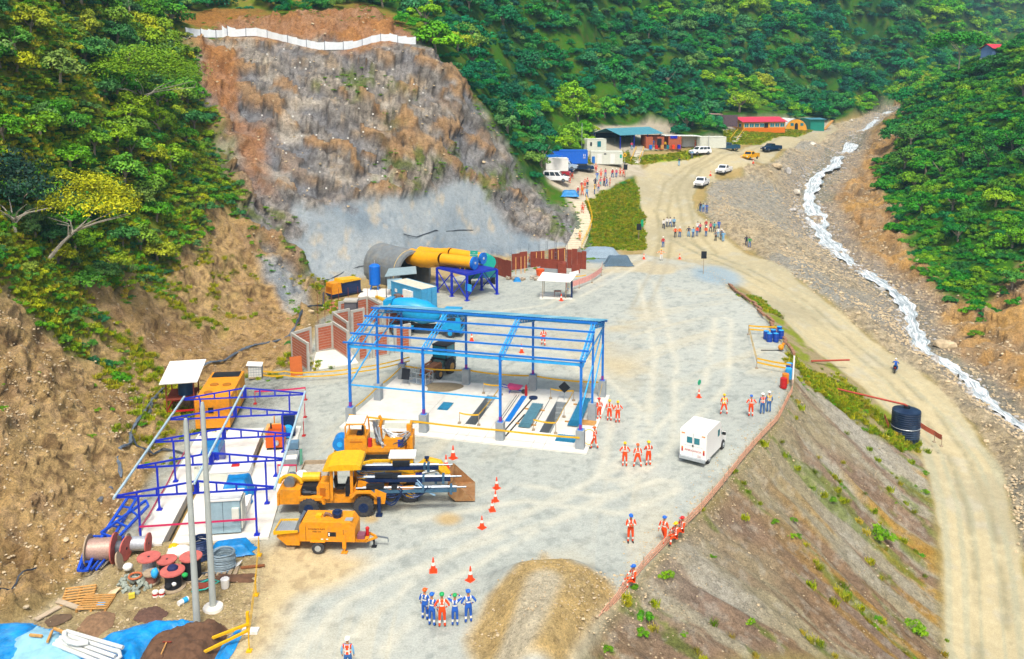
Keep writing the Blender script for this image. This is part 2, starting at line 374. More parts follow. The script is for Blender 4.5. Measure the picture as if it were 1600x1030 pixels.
ck = (ss(.12, .03, e1) * .8 + ss(.1, .02, e2) * .35)[..., None]
rockc = rockc * (1 - ck * .6) + c3('#4b443f') * ck * .6
ww_ = ss(.62, .72, fbm(X / 5, Y / 5, Z / 3, 4, 640))[..., None]
rockc = rockc * (1 - ww_ * .6) + c3('#c9c2b4') * ww_ * .6
col = mixc(col, mCliff, rockc)
col = mixc(col, mCliff * ss(.56, .68, n1[..., 0]) * ss(.45, .6, n2[..., 0]) , c3('#5f7030'), .75)
shot = two('#77838b', '#90989b', n1, .3, .6); shot = shot * (1 - ss(.58, .74, n2) * .45) + c3('#b9a888') * ss(.58, .74, n2) * .45
shot = shot * (1 - ss(.6, .7, n4) * .4) + c3('#6d7c86') * ss(.6, .7, n4) * .4
col = mixc(col, mShot, shot); 
bare = two('#ba9d70', '#cfb384', n1); bare = bare * (1 - ss(.52, .68, n2) * .65) + c3('#92765c') * ss(.52, .68, n2) * .65
bare = bare * (.85 + .3 * c2[..., None])
bare = bare * (1 - ss(.54, .62, n4) * .6) + c3('#c0a583') * ss(.54, .62, n4) * .6
bare = bare * (1 - (ss(.5, .4, n4) * ss(.5, .4, n2)) * .7) + c3('#5a4334') * (ss(.5, .4, n4) * ss(.5, .4, n2)) * .7
col = mixc(col, np.maximum(mBareN, mBareM), bare)
gp_ = ss(.5, .6, n1[..., 0]) * ss(.44, .56, n2[..., 0])
col = mixc(col, mBareM * gp_, two('#75793a', '#93844c', n4), .7)
col = mixc(col, mShot2, two('#9aa1a5', '#b3b3ad', n2))
red = two('#b98558', '#a5764f', n1); red = red * (1 - ss(.55, .66, n4) * .5) + c3('#b98a5c') * ss(.55, .66, n4) * .5
col = mixc(col, mRedT, red, .7); col = mixc(col, mRedL, red, .72)
ero = two('#bd9a68', '#a98a64', n1); ero = ero * (1 - ss(.46, .6, n2) * .7) + c3('#94846e') * ss(.46, .6, n2) * .7
ero = ero * (.75 + .5 * c1[..., None])
ero = ero * (1 - ss(.55, .66, n4) * .5) + c3('#c4a67c') * ss(.55, .66, n4) * .5
col = mixc(col, mEro, ero)
deb = two('#bfae8c', '#aaa593', n1); deb = deb * (1 - ss(.5, .6, n4) * .6) + c3('#c2b59c') * ss(.5, .6, n4) * .6
deb = deb * (1 - ss(.5, .4, n4) * .5) + c3('#6f6a62') * ss(.5, .4, n4) * .5
col = mixc(col, mDeb, deb)
col = mixc(col, mDeb * ss(.54, .62, n3[..., 0]), c3('#959a98'), .55)
col = mixc(col, mBed, two('#8a8780', '#a19a8c', n4), .8)
slr = two('#a39a80', '#aeaa9c', n1); 
br = ss(.49, .54, fbm(across / 2.2 + (n1[..., 0] - .5) * 3, along / 30 + 7, None, 4, 125))[..., None] * ss(.3, .45, n3 * .5 + n1 * .5)
br = br * .7
slr = slr * (1 - br * .85) + two('#77523f', '#8f6a50', n2) * br * .85
yl = ss(.55, .66, fbm(across / 1.6 + 40, along / 14, None, 4, 250))[..., None] * ss(-18, -8, -dRut)[..., None]
slr = slr * (1 - yl * .8) + c3('#b3904f') * yl * .8
gg = ss(.65, .7, fbm(across / 1.3 + 90, along / 5, None, 4, 260))[..., None]
slr = slr * (1 - gg * .6) + c3('#67802c') * gg * .6
slr = slr * (1 - ss(.56, .66, n4) * .35) + c3('#b8b4a6') * ss(.56, .66, n4) * .35
col = mixc(col, mSlopeR, slr)
slt = two('#8f8468', '#77803a', n2, .42, .55)
col = mixc(col, mSlopeT, slt)
rd = two('#b0a688', '#a29b82', n1); rd = rd * (1 - ss(.55, .7, n2) * .5) + c3('#a7a597') * ss(.55, .7, n2) * .5
col = mixc(col, mRoad, rd)
trk = fbm(dRut / .55, RR / 40, None, 3, 270)
col = mixc(col, mRoad * ss(9, 5, dRut) * ss(.5, .62, trk), c3('#9a9a84'), .7)
yt = np.zeros(X.shape)
for tr in (((420, 1030), (520, 930), (700, 850), (900, 790), (1030, 690), (1040, 560), (1010, 440)), ((560, 1020), (680, 900), (860, 800), (980, 740), (1120, 600), (1130, 500)), ((650, 800), (820, 770), (960, 790), (1040, 760)), ((760, 540), (900, 560), (980, 640), (960, 740)), ((700, 500), (860, 480), (960, 430), (1010, 400))):
    dy_ = polyline_d([gp(*q) for q in tr]) + (wob * .08)
    yt = np.maximum(yt, np.exp(-((np.abs(dy_ - .95)) / .38) ** 2) * ss(.3, .6, n2[..., 0] + .1))
rt2 = np.exp(-((np.abs(dRut2 - .95)) / .35) ** 2) + np.exp(-((np.abs(dRut3 - .95)) / .35) ** 2)
col = mixc(col, mRoad * np.clip(rt2, 0, 1), c3('#8b8468'), .6)
col = mixc(col, mRoad * rut * ss(.3, .55, n2[..., 0]), c3('#86826a'), .7)
col = mixc(col, mRoad * ss(.56, .66, n4[..., 0]), c3('#c4bb9e'), .25); col = mixc(col, mRoad * ss(.6, .7, n1[..., 0]), c3('#9c957c'), .6)
col = mixc(col, mPark, two('#b3ab99', '#a39c88', n2))
yd = two('#a3a8a1', '#adb1a9', n3, .3, .7)
yd = yd * (1 - ss(.5, .66, n1) * .4) + c3('#aeab9b') * ss(.5, .66, n1) * .4
yd = yd * (1 - ss(.5, .68, n2) * .3) + c3('#8f9590') * ss(.5, .68, n2) * .3
yd = yd * (1 - ss(.58, .7, n4) * .4) + c3('#7a827e') * ss(.58, .7, n4) * .4
col = mixc(col, mFloor * (1 - np.maximum.reduce([mRoad, mPark, mSlopeR, mSlopeT, mDeb, mBed, np.clip(mGrassB, 0, 1), mTreeline])), two('#a8946c', '#98865e', n2), .9)
col = mixc(col, mYard, yd)
sweep = fbm(np.hypot(X - 60, Y - 40) / 1.2, AZ * 3, None, 4, 300) 
col = mixc(col, mYard * ss(.5, .62, sweep) * ss(.4, .55, n1[..., 0]), c3('#c0b89f'), .32)
col = mixc(col, mYard * mTan2 * ss(.42, .55, n1[..., 0]), c3('#b7a987'), .6)
col = mixc(col, mYard * yt * (1 - mMound), c3('#c9c6b4'), .5)
col = mixc(col, mYard * np.clip(rt2, 0, 1) * (1 - mMound), c3('#9c9784'), .45)
tn = two('#bfae88', '#b0a07a', n1); tn = tn * (1 - ss(.56, .68, n4) * .4) + c3('#8b7556') * ss(.56, .68, n4) * .4
col = mixc(col, mTan, tn, .85); col = mixc(col, mTanL, tn, 1)
col = mixc(col, mMound, two('#c9b080', '#bba67c', n2))
lane = ss(1.3, .5, np.abs(polyline_d([hit(a, b) for a, b in ((850, 905), (835, 940), (815, 985), (790, 1050))])))
col = mixc(col, mMound * lane, c3('#cfc8b2'), .8)
col = mixc(col, mTreeline, two('#7c8b31', '#9a8f4c', n2)); col = mixc(col, np.clip(mGrassB, 0, 1), two('#6f8c2b', '#8f9638', n2))
col = mixc(col, mBuild, c3('#a39c8c'))
for q, r_, h_ in (((935, 400), 3.2, '#6f8798'), ((1120, 430), 3.4, '#8ba0ac'), ((905, 870), 0, '#000000')):
    if r_:
        g = hit(*q); d = np.hypot((X - g.x), (Y - g.y) * .6)
        col = mixc(col, ss(r_ + 1.4, r_ - 1, d + wob * .5), c3(h_), .8)
for px, py, rx, h_ in ((537, 832, .55, '#b98d4f'), (565, 835, .5, '#b98d4f'), (548, 812, .9, '#b59a66'), (700, 812, 1.2, '#b59a66'), (580, 812, .8, '#b59a66')):
    g = gp(px, py); col = mixc(col, ss(rx, rx * .3, np.hypot(X - g.x, Y - g.y) + wob2 * .3), c3(h_), .7)
col = np.clip(col * .93, 0, 1)
gritv = np.clip(.25 + .75 * np.maximum.reduce([mCliff * (1 - .85 * mShot), mBareN, mBareM, mEro, mDeb, mSlopeR * .8, mBed, mRedT, mRedL, mMound * .8, mTanL * .7]), 0, 1) * (1 - mRoad * .6)

me = bpy.data.meshes.new('ground')
idx = np.arange(NA * NR, dtype=np.int32).reshape(NR, NA)
q = np.stack([idx[:-1, :-1], idx[:-1, 1:], idx[1:, 1:], idx[1:, :-1]], -1).reshape(-1, 4)
# pits cut into the slabs: faces under them are left out (filled below by pit boxes)
me.vertices.add(NA * NR)
me.vertices.foreach_set('co', np.stack([X2, Y2, Z2], -1).astype(np.float32).ravel())
me.loops.add(q.size); me.loops.foreach_set('vertex_index', q.ravel())
me.polygons.add(len(q)); me.polygons.foreach_set('loop_start', np.arange(0, q.size, 4, dtype=np.int32)); me.polygons.foreach_set('loop_total', np.full(len(q), 4, dtype=np.int32))
me.update(calc_edges=True)
me.polygons.foreach_set('use_smooth', np.ones(len(q), bool))
ca = me.color_attributes.new('soil', 'FLOAT_COLOR', 'POINT')
ca.data.foreach_set('color', np.concatenate([col, gritv[..., None]], -1).astype(np.float32).ravel())
ground = bpy.data.objects.new('ground', me); COL.objects.link(ground); ground['kind'] = 'structure'

def nodes(m):
    m.use_nodes = True
    t = m.node_tree; t.nodes.clear()
    return t
def N(t, kind, ins=None, **kw):
    n = t.nodes.new(kind)
    for k, v in kw.items(): setattr(n, k, v)
    for k, v in (ins or {}).items():
        if isinstance(v, bpy.types.NodeSocket): t.links.new(v, n.inputs[k])
        else: n.inputs[k].default_value = v
    return n
gm = bpy.data.materials.new('soil'); t = nodes(gm)
at = N(t, 'ShaderNodeAttribute', attribute_name='soil')
tc = N(t, 'ShaderNodeTexCoord')
na = N(t, 'ShaderNodeTexNoise', {'Vector': tc.outputs['Object'], 'Scale': 1.6, 'Detail': 6.0, 'Roughness': .7})
nb = N(t, 'ShaderNodeTexNoise', {'Vector': tc.outputs['Object'], 'Scale': 11.0, 'Detail': 5.0, 'Roughness': .85})
vo = N(t, 'ShaderNodeTexVoronoi', {'Vector': tc.outputs['Object'], 'Scale': 2.6, 'Randomness': 1.0})
vo2 = N(t, 'ShaderNodeTexVoronoi', {'Vector': tc.outputs['Object'], 'Scale': 7.0, 'Randomness': 1.0})
hs0 = N(t, 'ShaderNodeMath', {0: nb.outputs[0], 1: 1.5}, operation='MULTIPLY')
hs = N(t, 'ShaderNodeMath', {0: na.outputs[0], 1: .5, 2: hs0.outputs[0]}, operation='MULTIPLY_ADD')
mr = N(t, 'ShaderNodeMapRange', {0: hs.outputs[0], 1: .76, 2: 1.24, 3: -.5, 4: .5}, clamp=False)
vc = N(t, 'ShaderNodeSeparateColor', {0: vo.outputs['Color']})
vc2 = N(t, 'ShaderNodeSeparateColor', {0: vo2.outputs['Color']})
vs = N(t, 'ShaderNodeMath', {0: vc.outputs[0], 1: vc2.outputs[0]}, operation='ADD')
vs1 = N(t, 'ShaderNodeMath', {0: vs.outputs[0], 1: -1.0}, operation='ADD')
vs2 = N(t, 'ShaderNodeMath', {0: vs1.outputs[0], 1: at.outputs['Alpha']}, operation='MULTIPLY')
v = N(t, 'ShaderNodeMath', {0: vs2.outputs[0], 1: .34, 2: 1.0}, operation='MULTIPLY_ADD')
gk = N(t, 'ShaderNodeMath', {0: at.outputs['Alpha'], 1: .6, 2: .3}, operation='MULTIPLY_ADD')
vv = N(t, 'ShaderNodeMath', {0: mr.outputs[0], 1: gk.outputs[0], 2: v.outputs[0]}, operation='MULTIPLY_ADD')
hsv = N(t, 'ShaderNodeHueSaturation', {'Saturation': 1.12, 'Value': vv.outputs[0], 'Color': at.outputs['Color']})
bs = N(t, 'ShaderNodeMath', {0: vs1.outputs[0], 1: .5, 2: hs.outputs[0]}, operation='MULTIPLY_ADD')
bm_ = N(t, 'ShaderNodeBump', {'Height': bs.outputs[0], 'Distance': .16, 'Strength': at.outputs['Alpha']})
pb = N(t, 'ShaderNodeBsdfPrincipled', {'Base Color': hsv.outputs[0], 'Roughness': .95, 'Normal': bm_.outputs[0], 'Specular IOR Level': .15})
t.links.new(pb.outputs[0], N(t, 'ShaderNodeOutputMaterial').inputs[0])
me.materials.append(gm)
# ---------------------------------------------------------------- mesh, material and object helpers
class MB:
    def __init__(s): s.v, s.f, s.m, s.M, s.cm = [], [], [], Matrix(), 0
    def _add(s, vs, fs, m=None):
        b = len(s.v); M_ = s.M
        s.v += [tuple(M_ @ Vector(p)) for p in vs]
        s.f += [tuple(b + i for i in f) for f in fs]
        s.m += [s.cm if m is None else m] * len(fs)
    def box(s, c, d, m=None, rz=0, ry=0, rx=0, tx=1, ty=1):
        """box centred at c of size d; tx, ty taper its top"""
        x, y, z = d[0] / 2, d[1] / 2, d[2] / 2
        E_ = Euler((rx, ry, rz)).to_matrix()
        vs = [Vector(c) + E_ @ Vector(p) for p in ((-x, -y, -z), (x, -y, -z), (x, y, -z), (-x, y, -z), (-x * tx, -y * ty, z), (x * tx, -y * ty, z), (x * tx, y * ty, z), (-x * tx, y * ty, z))]
        s._add(vs, ((0, 3, 2, 1), (4, 5, 6, 7), (0, 1, 5, 4), (1, 2, 6, 5), (2, 3, 7, 6), (3, 0, 4, 7)), m)
    def b2(s, x0, x1, y0, y1, z0, z1, m=None): s.box(((x0 + x1) / 2, (y0 + y1) / 2, (z0 + z1) / 2), (x1 - x0, y1 - y0, z1 - z0), m)
    def beam(s, p, q, w=.1, h=None, m=None):
        p, q = Vector(p), Vector(q); h = h or w
        d = (q - p); L = d.length
        if L < 1e-6: return
        d.normalize(); up = Vector((0, 0, 1)) if abs(d.z) < .95 else Vector((0, 1, 0))
        a = d.cross(up).normalized(); b = a.cross(d).normalized()
        vs = [o + a * i * w / 2 + b * j * h / 2 for o in (p, q) for i, j in ((-1, -1), (1, -1), (1, 1), (-1, 1))]
        s._add(vs, ((0, 1, 2, 3), (7, 6, 5, 4), (0, 4, 5, 1), (1, 5, 6, 2), (2, 6, 7, 3), (3, 7, 4, 0)), m)
    def tube(s, pts, r, n=8, m=None, cap=True):
        pts = [Vector(p) for p in pts]; rs = r if isinstance(r, (list, tuple)) else [r] * len(pts)
        vs = []; a = None
        for i, p in enumerate(pts):
            d = (pts[min(i + 1, len(pts) - 1)] - pts[max(i - 1, 0)]).normalized()
            if a is None:
                up = Vector((0, 0, 1)) if abs(d.z) < .9 else Vector((1, 0, 0)); a = d.cross(up).normalized()
            else: a = (a - d * a.dot(d)).normalized()
            b = d.cross(a)
            vs += [p + (a * math.cos(2 * PI * k / n) + b * math.sin(2 * PI * k / n)) * rs[i] for k in range(n)]
        fs = [(i * n + k, i * n + (k + 1) % n, (i + 1) * n + (k + 1) % n, (i + 1) * n + k) for i in range(len(pts) - 1) for k in range(n)]
        if cap: fs += [tuple(range(n - 1, -1, -1)), tuple(range((len(pts) - 1) * n, len(pts) * n))]
        s._add(vs, fs, m)
    def cyl(s, p, q, r, r2=None, n=12, m=None): s.tube([p, q], [r, r if r2 is None else r2], n, m)
    def ball(s, c, r, m=None, n=8, k=6, sz=(1, 1, 1)):
        vs = [(c[0] + r * sz[0] * math.sin(PI * j / k) * math.cos(2 * PI * i / n), c[1] + r * sz[1] * math.sin(PI * j / k) * math.sin(2 * PI * i / n), c[2] + r * sz[2] * math.cos(PI * j / k)) for j in range(k + 1) for i in range(n)]
        fs = [(j * n + i, (j + 1) * n + i, (j + 1) * n + (i + 1) % n, j * n + (i + 1) % n) for j in range(k) for i in range(n)]
        s._add(vs, fs, m)
    def prism(s, prof, y0, y1, m=None):
        """profile in x, z pushed along y"""
        n = len(prof)
        vs = [(x, y0, z) for x, z in prof] + [(x, y1, z) for x, z in prof]
        s._add(vs, [tuple(range(n)), tuple(range(2 * n - 1, n - 1, -1))] + [(i, n + i, n + (i + 1) % n, (i + 1) % n) for i in range(n)], m)
    def quad(s, *p, m=None): s._add(p, [tuple(range(len(p)))], m)
    def mesh(s, name, mats, smooth=False):
        me_ = bpy.data.meshes.new(name); me_.from_pydata(s.v, [], s.f)
        for x in (mats if isinstance(mats, (list, tuple)) else [mats]): me_.materials.append(x)
        me_.polygons.foreach_set('material_index', s.m)
        if smooth:
            me_.polygons.foreach_set('use_smooth', [True] * len(s.f))
            try: me_.set_sharp_from_angle(angle=R(40))
            except Exception: pass
        me_.update(); return me_
    def obj(s, name, mats, parent=None, smooth=False, label=None):
        o = bpy.data.objects.new(name, s.mesh(name, mats, smooth)); COL.objects.link(o)
        if parent: o.parent = parent
        if label: o['label'] = label
        return o
def inst(name, mesh, parent=None, loc=(0, 0, 0), rot=(0, 0, 0), sc=1):
    o = bpy.data.objects.new(name, mesh); COL.objects.link(o); o.parent = parent
    o.location = loc; o.rotation_euler = rot; o.scale = (sc, sc, sc) if isinstance(sc, (int, float)) else sc
    return o
def tag(o, label=None, cat=None, group=None, kind=None):
    for k, v_ in (('label', label), ('category', cat), ('group', group), ('kind', kind)):
        if v_: o[k] = v_
    return o
def thing(name, label, cat, loc=(0, 0, 0), rz=0, group=None):
    o = bpy.data.objects.new(name, None); COL.objects.link(o); o.empty_display_size = .3
    o.location = loc; o.rotation_euler = (0, 0, rz)
    return tag(o, label, cat, group)
def dup(root, loc=None, rz=None, label=None, group=None, sc=None):
    r = root.copy(); COL.objects.link(r)
    if loc is not None: r.location = loc
    if rz is not None: r.rotation_euler[2] = rz
    if sc is not None: r.scale = (sc, sc, sc)
    if label: r['label'] = label
    if group: r['group'] = group
    for ch in list(root.children):
        c = ch.copy(); COL.objects.link(c); c.parent = r
        for g in list(ch.children):
            d = g.copy(); COL.objects.link(d); d.parent = c
    return r
_mats = {}
def mat(name, col, rough=.6, metal=0.0, var=.12, scale=3.0, dirt=0.0, dirtc='#8a7b62', bump=0.0, emit=None, spec=.4):
    if name in _mats: return _mats[name]
    m = bpy.data.materials.new(name); t = nodes(m); _mats[name] = m
    c = col if isinstance(col, tuple) else lin(col)
    tc = N(t, 'ShaderNodeTexCoord')
    n = N(t, 'ShaderNodeTexNoise', {'Vector': tc.outputs['Object'], 'Scale': scale, 'Detail': 5.0, 'Roughness': .65})
    v = N(t, 'ShaderNodeMapRange', {0: n.outputs[0], 1: .3, 2: .7, 3: 1 - var, 4: 1 + var})
    h = N(t, 'ShaderNodeHueSaturation', {'Value': v.outputs[0], 'Color': (*c, 1)})
    out = h.outputs[0]
    if dirt > 0:
        n2 = N(t, 'ShaderNodeTexNoise', {'Vector': tc.outputs['Object'], 'Scale': scale * .6, 'Detail': 8.0, 'Roughness': .75})
        f = N(t, 'ShaderNodeMapRange', {0: n2.outputs[0], 1: .48, 2: .72, 3: 0.0, 4: dirt})
        mx = N(t, 'ShaderNodeMix', {0: f.outputs[0], 6: out, 7: (*lin(dirtc), 1)}, data_type='RGBA'); out = mx.outputs[2]
    ins = {'Base Color': out, 'Roughness': rough, 'Metallic': metal, 'Specular IOR Level': spec}
    if bump:
        nb_ = N(t, 'ShaderNodeTexNoise', {'Vector': tc.outputs['Object'], 'Scale': scale * 3, 'Detail': 4.0})
        ins['Normal'] = N(t, 'ShaderNodeBump', {'Height': nb_.outputs[0], 'Strength': bump, 'Distance': .05}).outputs[0]
    p = N(t, 'ShaderNodeBsdfPrincipled', ins)
    if emit: p.inputs['Emission Color'].default_value = (*c, 1); p.inputs['Emission Strength'].default_value = emit
    t.links.new(p.outputs[0], N(t, 'ShaderNodeOutputMaterial').inputs[0])
    return m
def leafmat(name, cols, trans=.0, jitter=.3):
    """cols: tree to tree colours; the 'tint' attribute varies leaf groups"""
    m = bpy.data.materials.new(name); t = nodes(m)
    oi = N(t, 'ShaderNodeObjectInfo')
    cr = N(t, 'ShaderNodeValToRGB', {0: oi.outputs['Random']})
    el = cr.color_ramp.elements
    while len(el) < len(cols): el.new(.5)
    for i, h in enumerate(cols): el[i].position = i / (len(cols) - 1); el[i].color = (*lin(h), 1)
    at = N(t, 'ShaderNodeAttribute', attribute_name='tint')
    v = N(t, 'ShaderNodeMapRange', {0: at.outputs['Fac'], 1: 0.0, 2: 1.0, 3: 1 - jitter, 4: 1 + jitter * 1.3})
    hu = N(t, 'ShaderNodeMapRange', {0: at.outputs['Fac'], 1: 0.0, 2: 1.0, 3: .515, 4: .47})
    h = N(t, 'ShaderNodeHueSaturation', {'Hue': hu.outputs[0], 'Saturation': 1.12, 'Value': v.outputs[0], 'Color': cr.outputs[0]})
    p = N(t, 'ShaderNodeBsdfPrincipled', {'Base Color': h.outputs[0], 'Roughness': .6, 'Specular IOR Level': .25})
    t.links.new(p.outputs[0], N(t, 'ShaderNodeOutputMaterial').inputs[0])
    return m
def hz(x, y):
    """height of the built ground (relief included) near a plan position"""
    a = math.atan2(x, y); r = math.hypot(x, y)
    i = int(np.clip(round(math.log(r / rr[0]) / math.log(rr[-1] / rr[0]) * (NR - 1)), 0, NR - 1))
    j = int(np.clip(round((a - az[0]) / (az[-1] - az[0]) * (NA - 1)), 0, NA - 1))
    return float(Z2[i, j])
def on(px, py):
    h = hit(px, py); return Vector((h.x, h.y, hz(h.x, h.y)))
# ---------------------------------------------------------------- vegetation
def leaves_mesh(name, centers, radii, nper, ls, seed, flat=.75, droop=0.0, mat_=None, sz=1.0):
    g = np.random.default_rng(seed)
    V, T = [], []
    for c, r in zip(centers, radii):
        n = nper
        d = g.normal(size=(n, 3)); d /= np.linalg.norm(d, axis=1, keepdims=True)
        d[:, 2] = np.where(d[:, 2] < -.35, -d[:, 2], d[:, 2])
        rad = r * g.uniform(.72, 1.06, n)[:, None]
        p = c + d * rad * np.array([1, 1, flat])
        nm = d + g.normal(size=(n, 3)) * .45 + np.array([0, 0, .35]); nm /= np.linalg.norm(nm, axis=1, keepdims=True)
        a = np.cross(nm, g.normal(size=(n, 3))); a /= np.linalg.norm(a, axis=1, keepdims=True); b = np.cross(nm, a)
        L = ls * g.uniform(.6, 1.4, n)[:, None]; W = L * g.uniform(.4, .75, n)[:, None]
        q = np.stack([p - a * L, p - b * W, p + a * L - nm * L * .25, p + b * W], 1)
        V.append(q.reshape(-1, 3)); ct = g.uniform(0, 1)
        T.append(np.repeat(np.clip(.5 * ct + .5 * g.uniform(0, 1, n), 0, 1), 4))
    V = np.concatenate(V); T = np.concatenate(T); n = len(V) // 4
    m = bpy.data.meshes.new(name); m.vertices.add(len(V)); m.vertices.foreach_set('co', V.astype(np.float32).ravel())
    m.loops.add(len(V)); m.loops.foreach_set('vertex_index', np.arange(len(V), dtype=np.int32))
    m.polygons.add(n); m.polygons.foreach_set('loop_start', np.arange(0, 4 * n, 4, dtype=np.int32)); m.polygons.foreach_set('loop_total', np.full(n, 4, dtype=np.int32))
    m.update(calc_edges=True)
    a = m.attributes.new('tint', 'FLOAT', 'POINT'); a.data.foreach_set('value', T.astype(np.float32))
    if mat_: m.materials.append(mat_)
    return m
def crown_mesh(name, seed, nc=16, nper=38, ls=.11, kind='dome', mat_=None):
    g = np.random.default_rng(seed); C, r = [], []
    for i in range(nc):
        th = g.uniform(0, 2 * PI); k = math.sqrt(g.uniform(0, 1))
        if kind == 'dome': z = .25 + (1 - k * k) * g.uniform(.35, .75)
        elif kind == 'flat': z = .75 + g.uniform(-.08, .12) - k * .12
        elif kind == 'tall': z = g.uniform(.1, 1.6); k = k * (1.1 - z * .45)
        else: z = g.uniform(.0, .45) * (1 - k * .6)
        C.append([math.cos(th) * k * .78, math.sin(th) * k * .78, z])
        r.append(g.uniform(.2, .42) * (.6 if kind == 'flat' else 1) * (.8 if kind == 'low' else 1))
    return leaves_mesh(name, np.array(C), r, nper, ls, seed + 1, .72, mat_=mat_)
LM = {
 'far2': leafmat('leaves_forest_light', ['#469a28', '#68aa2a', '#348a34', '#88b434', '#529c2e', '#9aaa40', '#3c8f36'], jitter=.42),
 'far': leafmat('leaves_forest', ['#125040', '#22723c', '#18644e', '#368636', '#145646', '#468c3c', '#237a5a', '#688c40'], jitter=.42),
 'right': leafmat('leaves_right_slope', ['#24702c', '#3a8822', '#1c5c36', '#5c9a1e', '#26703e', '#74a022', '#1e5c30'], jitter=.4),
 'left': leafmat('leaves_left_slope', ['#3c7c2c', '#5c962a', '#2a6040', '#80a22a', '#42843c', '#a0aa38', '#306a46', '#6a942c'], jitter=.42),
 'lime': leafmat('leaves_lime', ['#5f8a1e', '#6f9424'], jitter=.4),
 'yellow': leafmat('leaves_yellow', ['#8fa024', '#a2a42c'], jitter=.4),
 'fresh': leafmat('leaves_fresh', ['#3f8a1e', '#6d9a22', '#4b7d20'], jitter=.35),
 'grass': leafmat('grass_blades', ['#6b8a26', '#98983a', '#7f902c', '#5a8026', '#a89c48'], jitter=.4),
 'dark': leafmat('leaves_dark', ['#16322c', '#1f3d30'], jitter=.5),
}
bark = mat('bark', '#8d8272', .9, var=.3, scale=2)
crowns = [crown_mesh('crown', 100 + i, 17, 112, .06, k) for i, k in enumerate(('dome', 'dome', 'dome', 'tall', 'dome', 'flat'))]
bushm = [crown_mesh('foliage', 200 + i, 11, 130, .06, 'low') for i in range(4)]
def trunk_mesh(seed, h=1.0, lean=.1):
    g = random.Random(seed); mb = MB()
    x, y = g.uniform(-lean, lean), g.uniform(-lean, lean)
    mb.tube([(0, 0, -.5), (x * .3, y * .3, .15), (x, y, .55)], [.085, .06, .04], 6)
    for i in range(4):
        a = 2 * PI * i / 4 + g.uniform(-.4, .4); k = g.uniform(.35, .6)
        mb.tube([(x * .6, y * .6, .34), (x + math.cos(a) * k * .5, y + math.sin(a) * k * .5, .6), (x + math.cos(a) * k, y + math.sin(a) * k, .85)], [.035, .025, .01], 5)
    return mb.mesh('trunk', bark)
trunks = [trunk_mesh(i) for i in range(3)]
stem_m = MB()
for i in range(5):
    a = 2 * PI * i / 5; stem_m.tube([(0, 0, -.2), (math.cos(a) * .3, math.sin(a) * .3, .3)], [.03, .012], 4)
stemm = stem_m.mesh('stem', bark)
def setmat(o, m):
    if not o.data.materials: o.data.materials.append(m)
    o.material_slots[0].link = 'OBJECT'; o.material_slots[0].material = m
for c in crowns + bushm: c.materials.append(LM['far'])

area = np.gradient(RR, axis=0) * RR * (az[1] - az[0])
infov = (np.abs(AZ) < R(34.5)) & (RR > 38)
side = np.where((mGrassR > .3) | ((X > 55) & (Y < 200) & (X / Y > .38)), 2, np.where((Y < 128) & (X < -22) | (X / Y < -.3) & (Y < 150), 0, 1))
vis = infov & ((Z2 - CAM_H) / RR < .35) & ((Z2 - CAM_H) / RR > -.9)
def sample(dens, n):
    w = (dens * area * vis / np.clip(NB[..., 2], .35, 1)).ravel(); w = w / w.sum()
    i = rng.choice(len(w), size=n, p=w)
    jx = (rng.random(n) - .5); 
    x = X2.ravel()[i] + jx * .3; y = Y2.ravel()[i] + (rng.random(n) - .5) * .3; z = Z2.ravel()[i]
    return x, y, z, i
def thin(x, y, z, s, k=.9):
    """keep points whose crowns do not sit in one another"""
    order = np.argsort(-s); cell = {}; keep = []
    for j in order:
        c = (int(x[j] // 6), int(y[j] // 6)); ok = True
        for a in (-1, 0, 1):
            for b in (-1, 0, 1):
                for q in cell.get((c[0] + a, c[1] + b), ()):
                    if (x[j] - x[q]) ** 2 + (y[j] - y[q]) ** 2 < (k * (s[j] + s[q]) * .5) ** 2: ok = False; break
                if not ok: break
            if not ok: break
        if ok: cell.setdefault(c, []).append(j); keep.append(j)
    return np.array(keep)
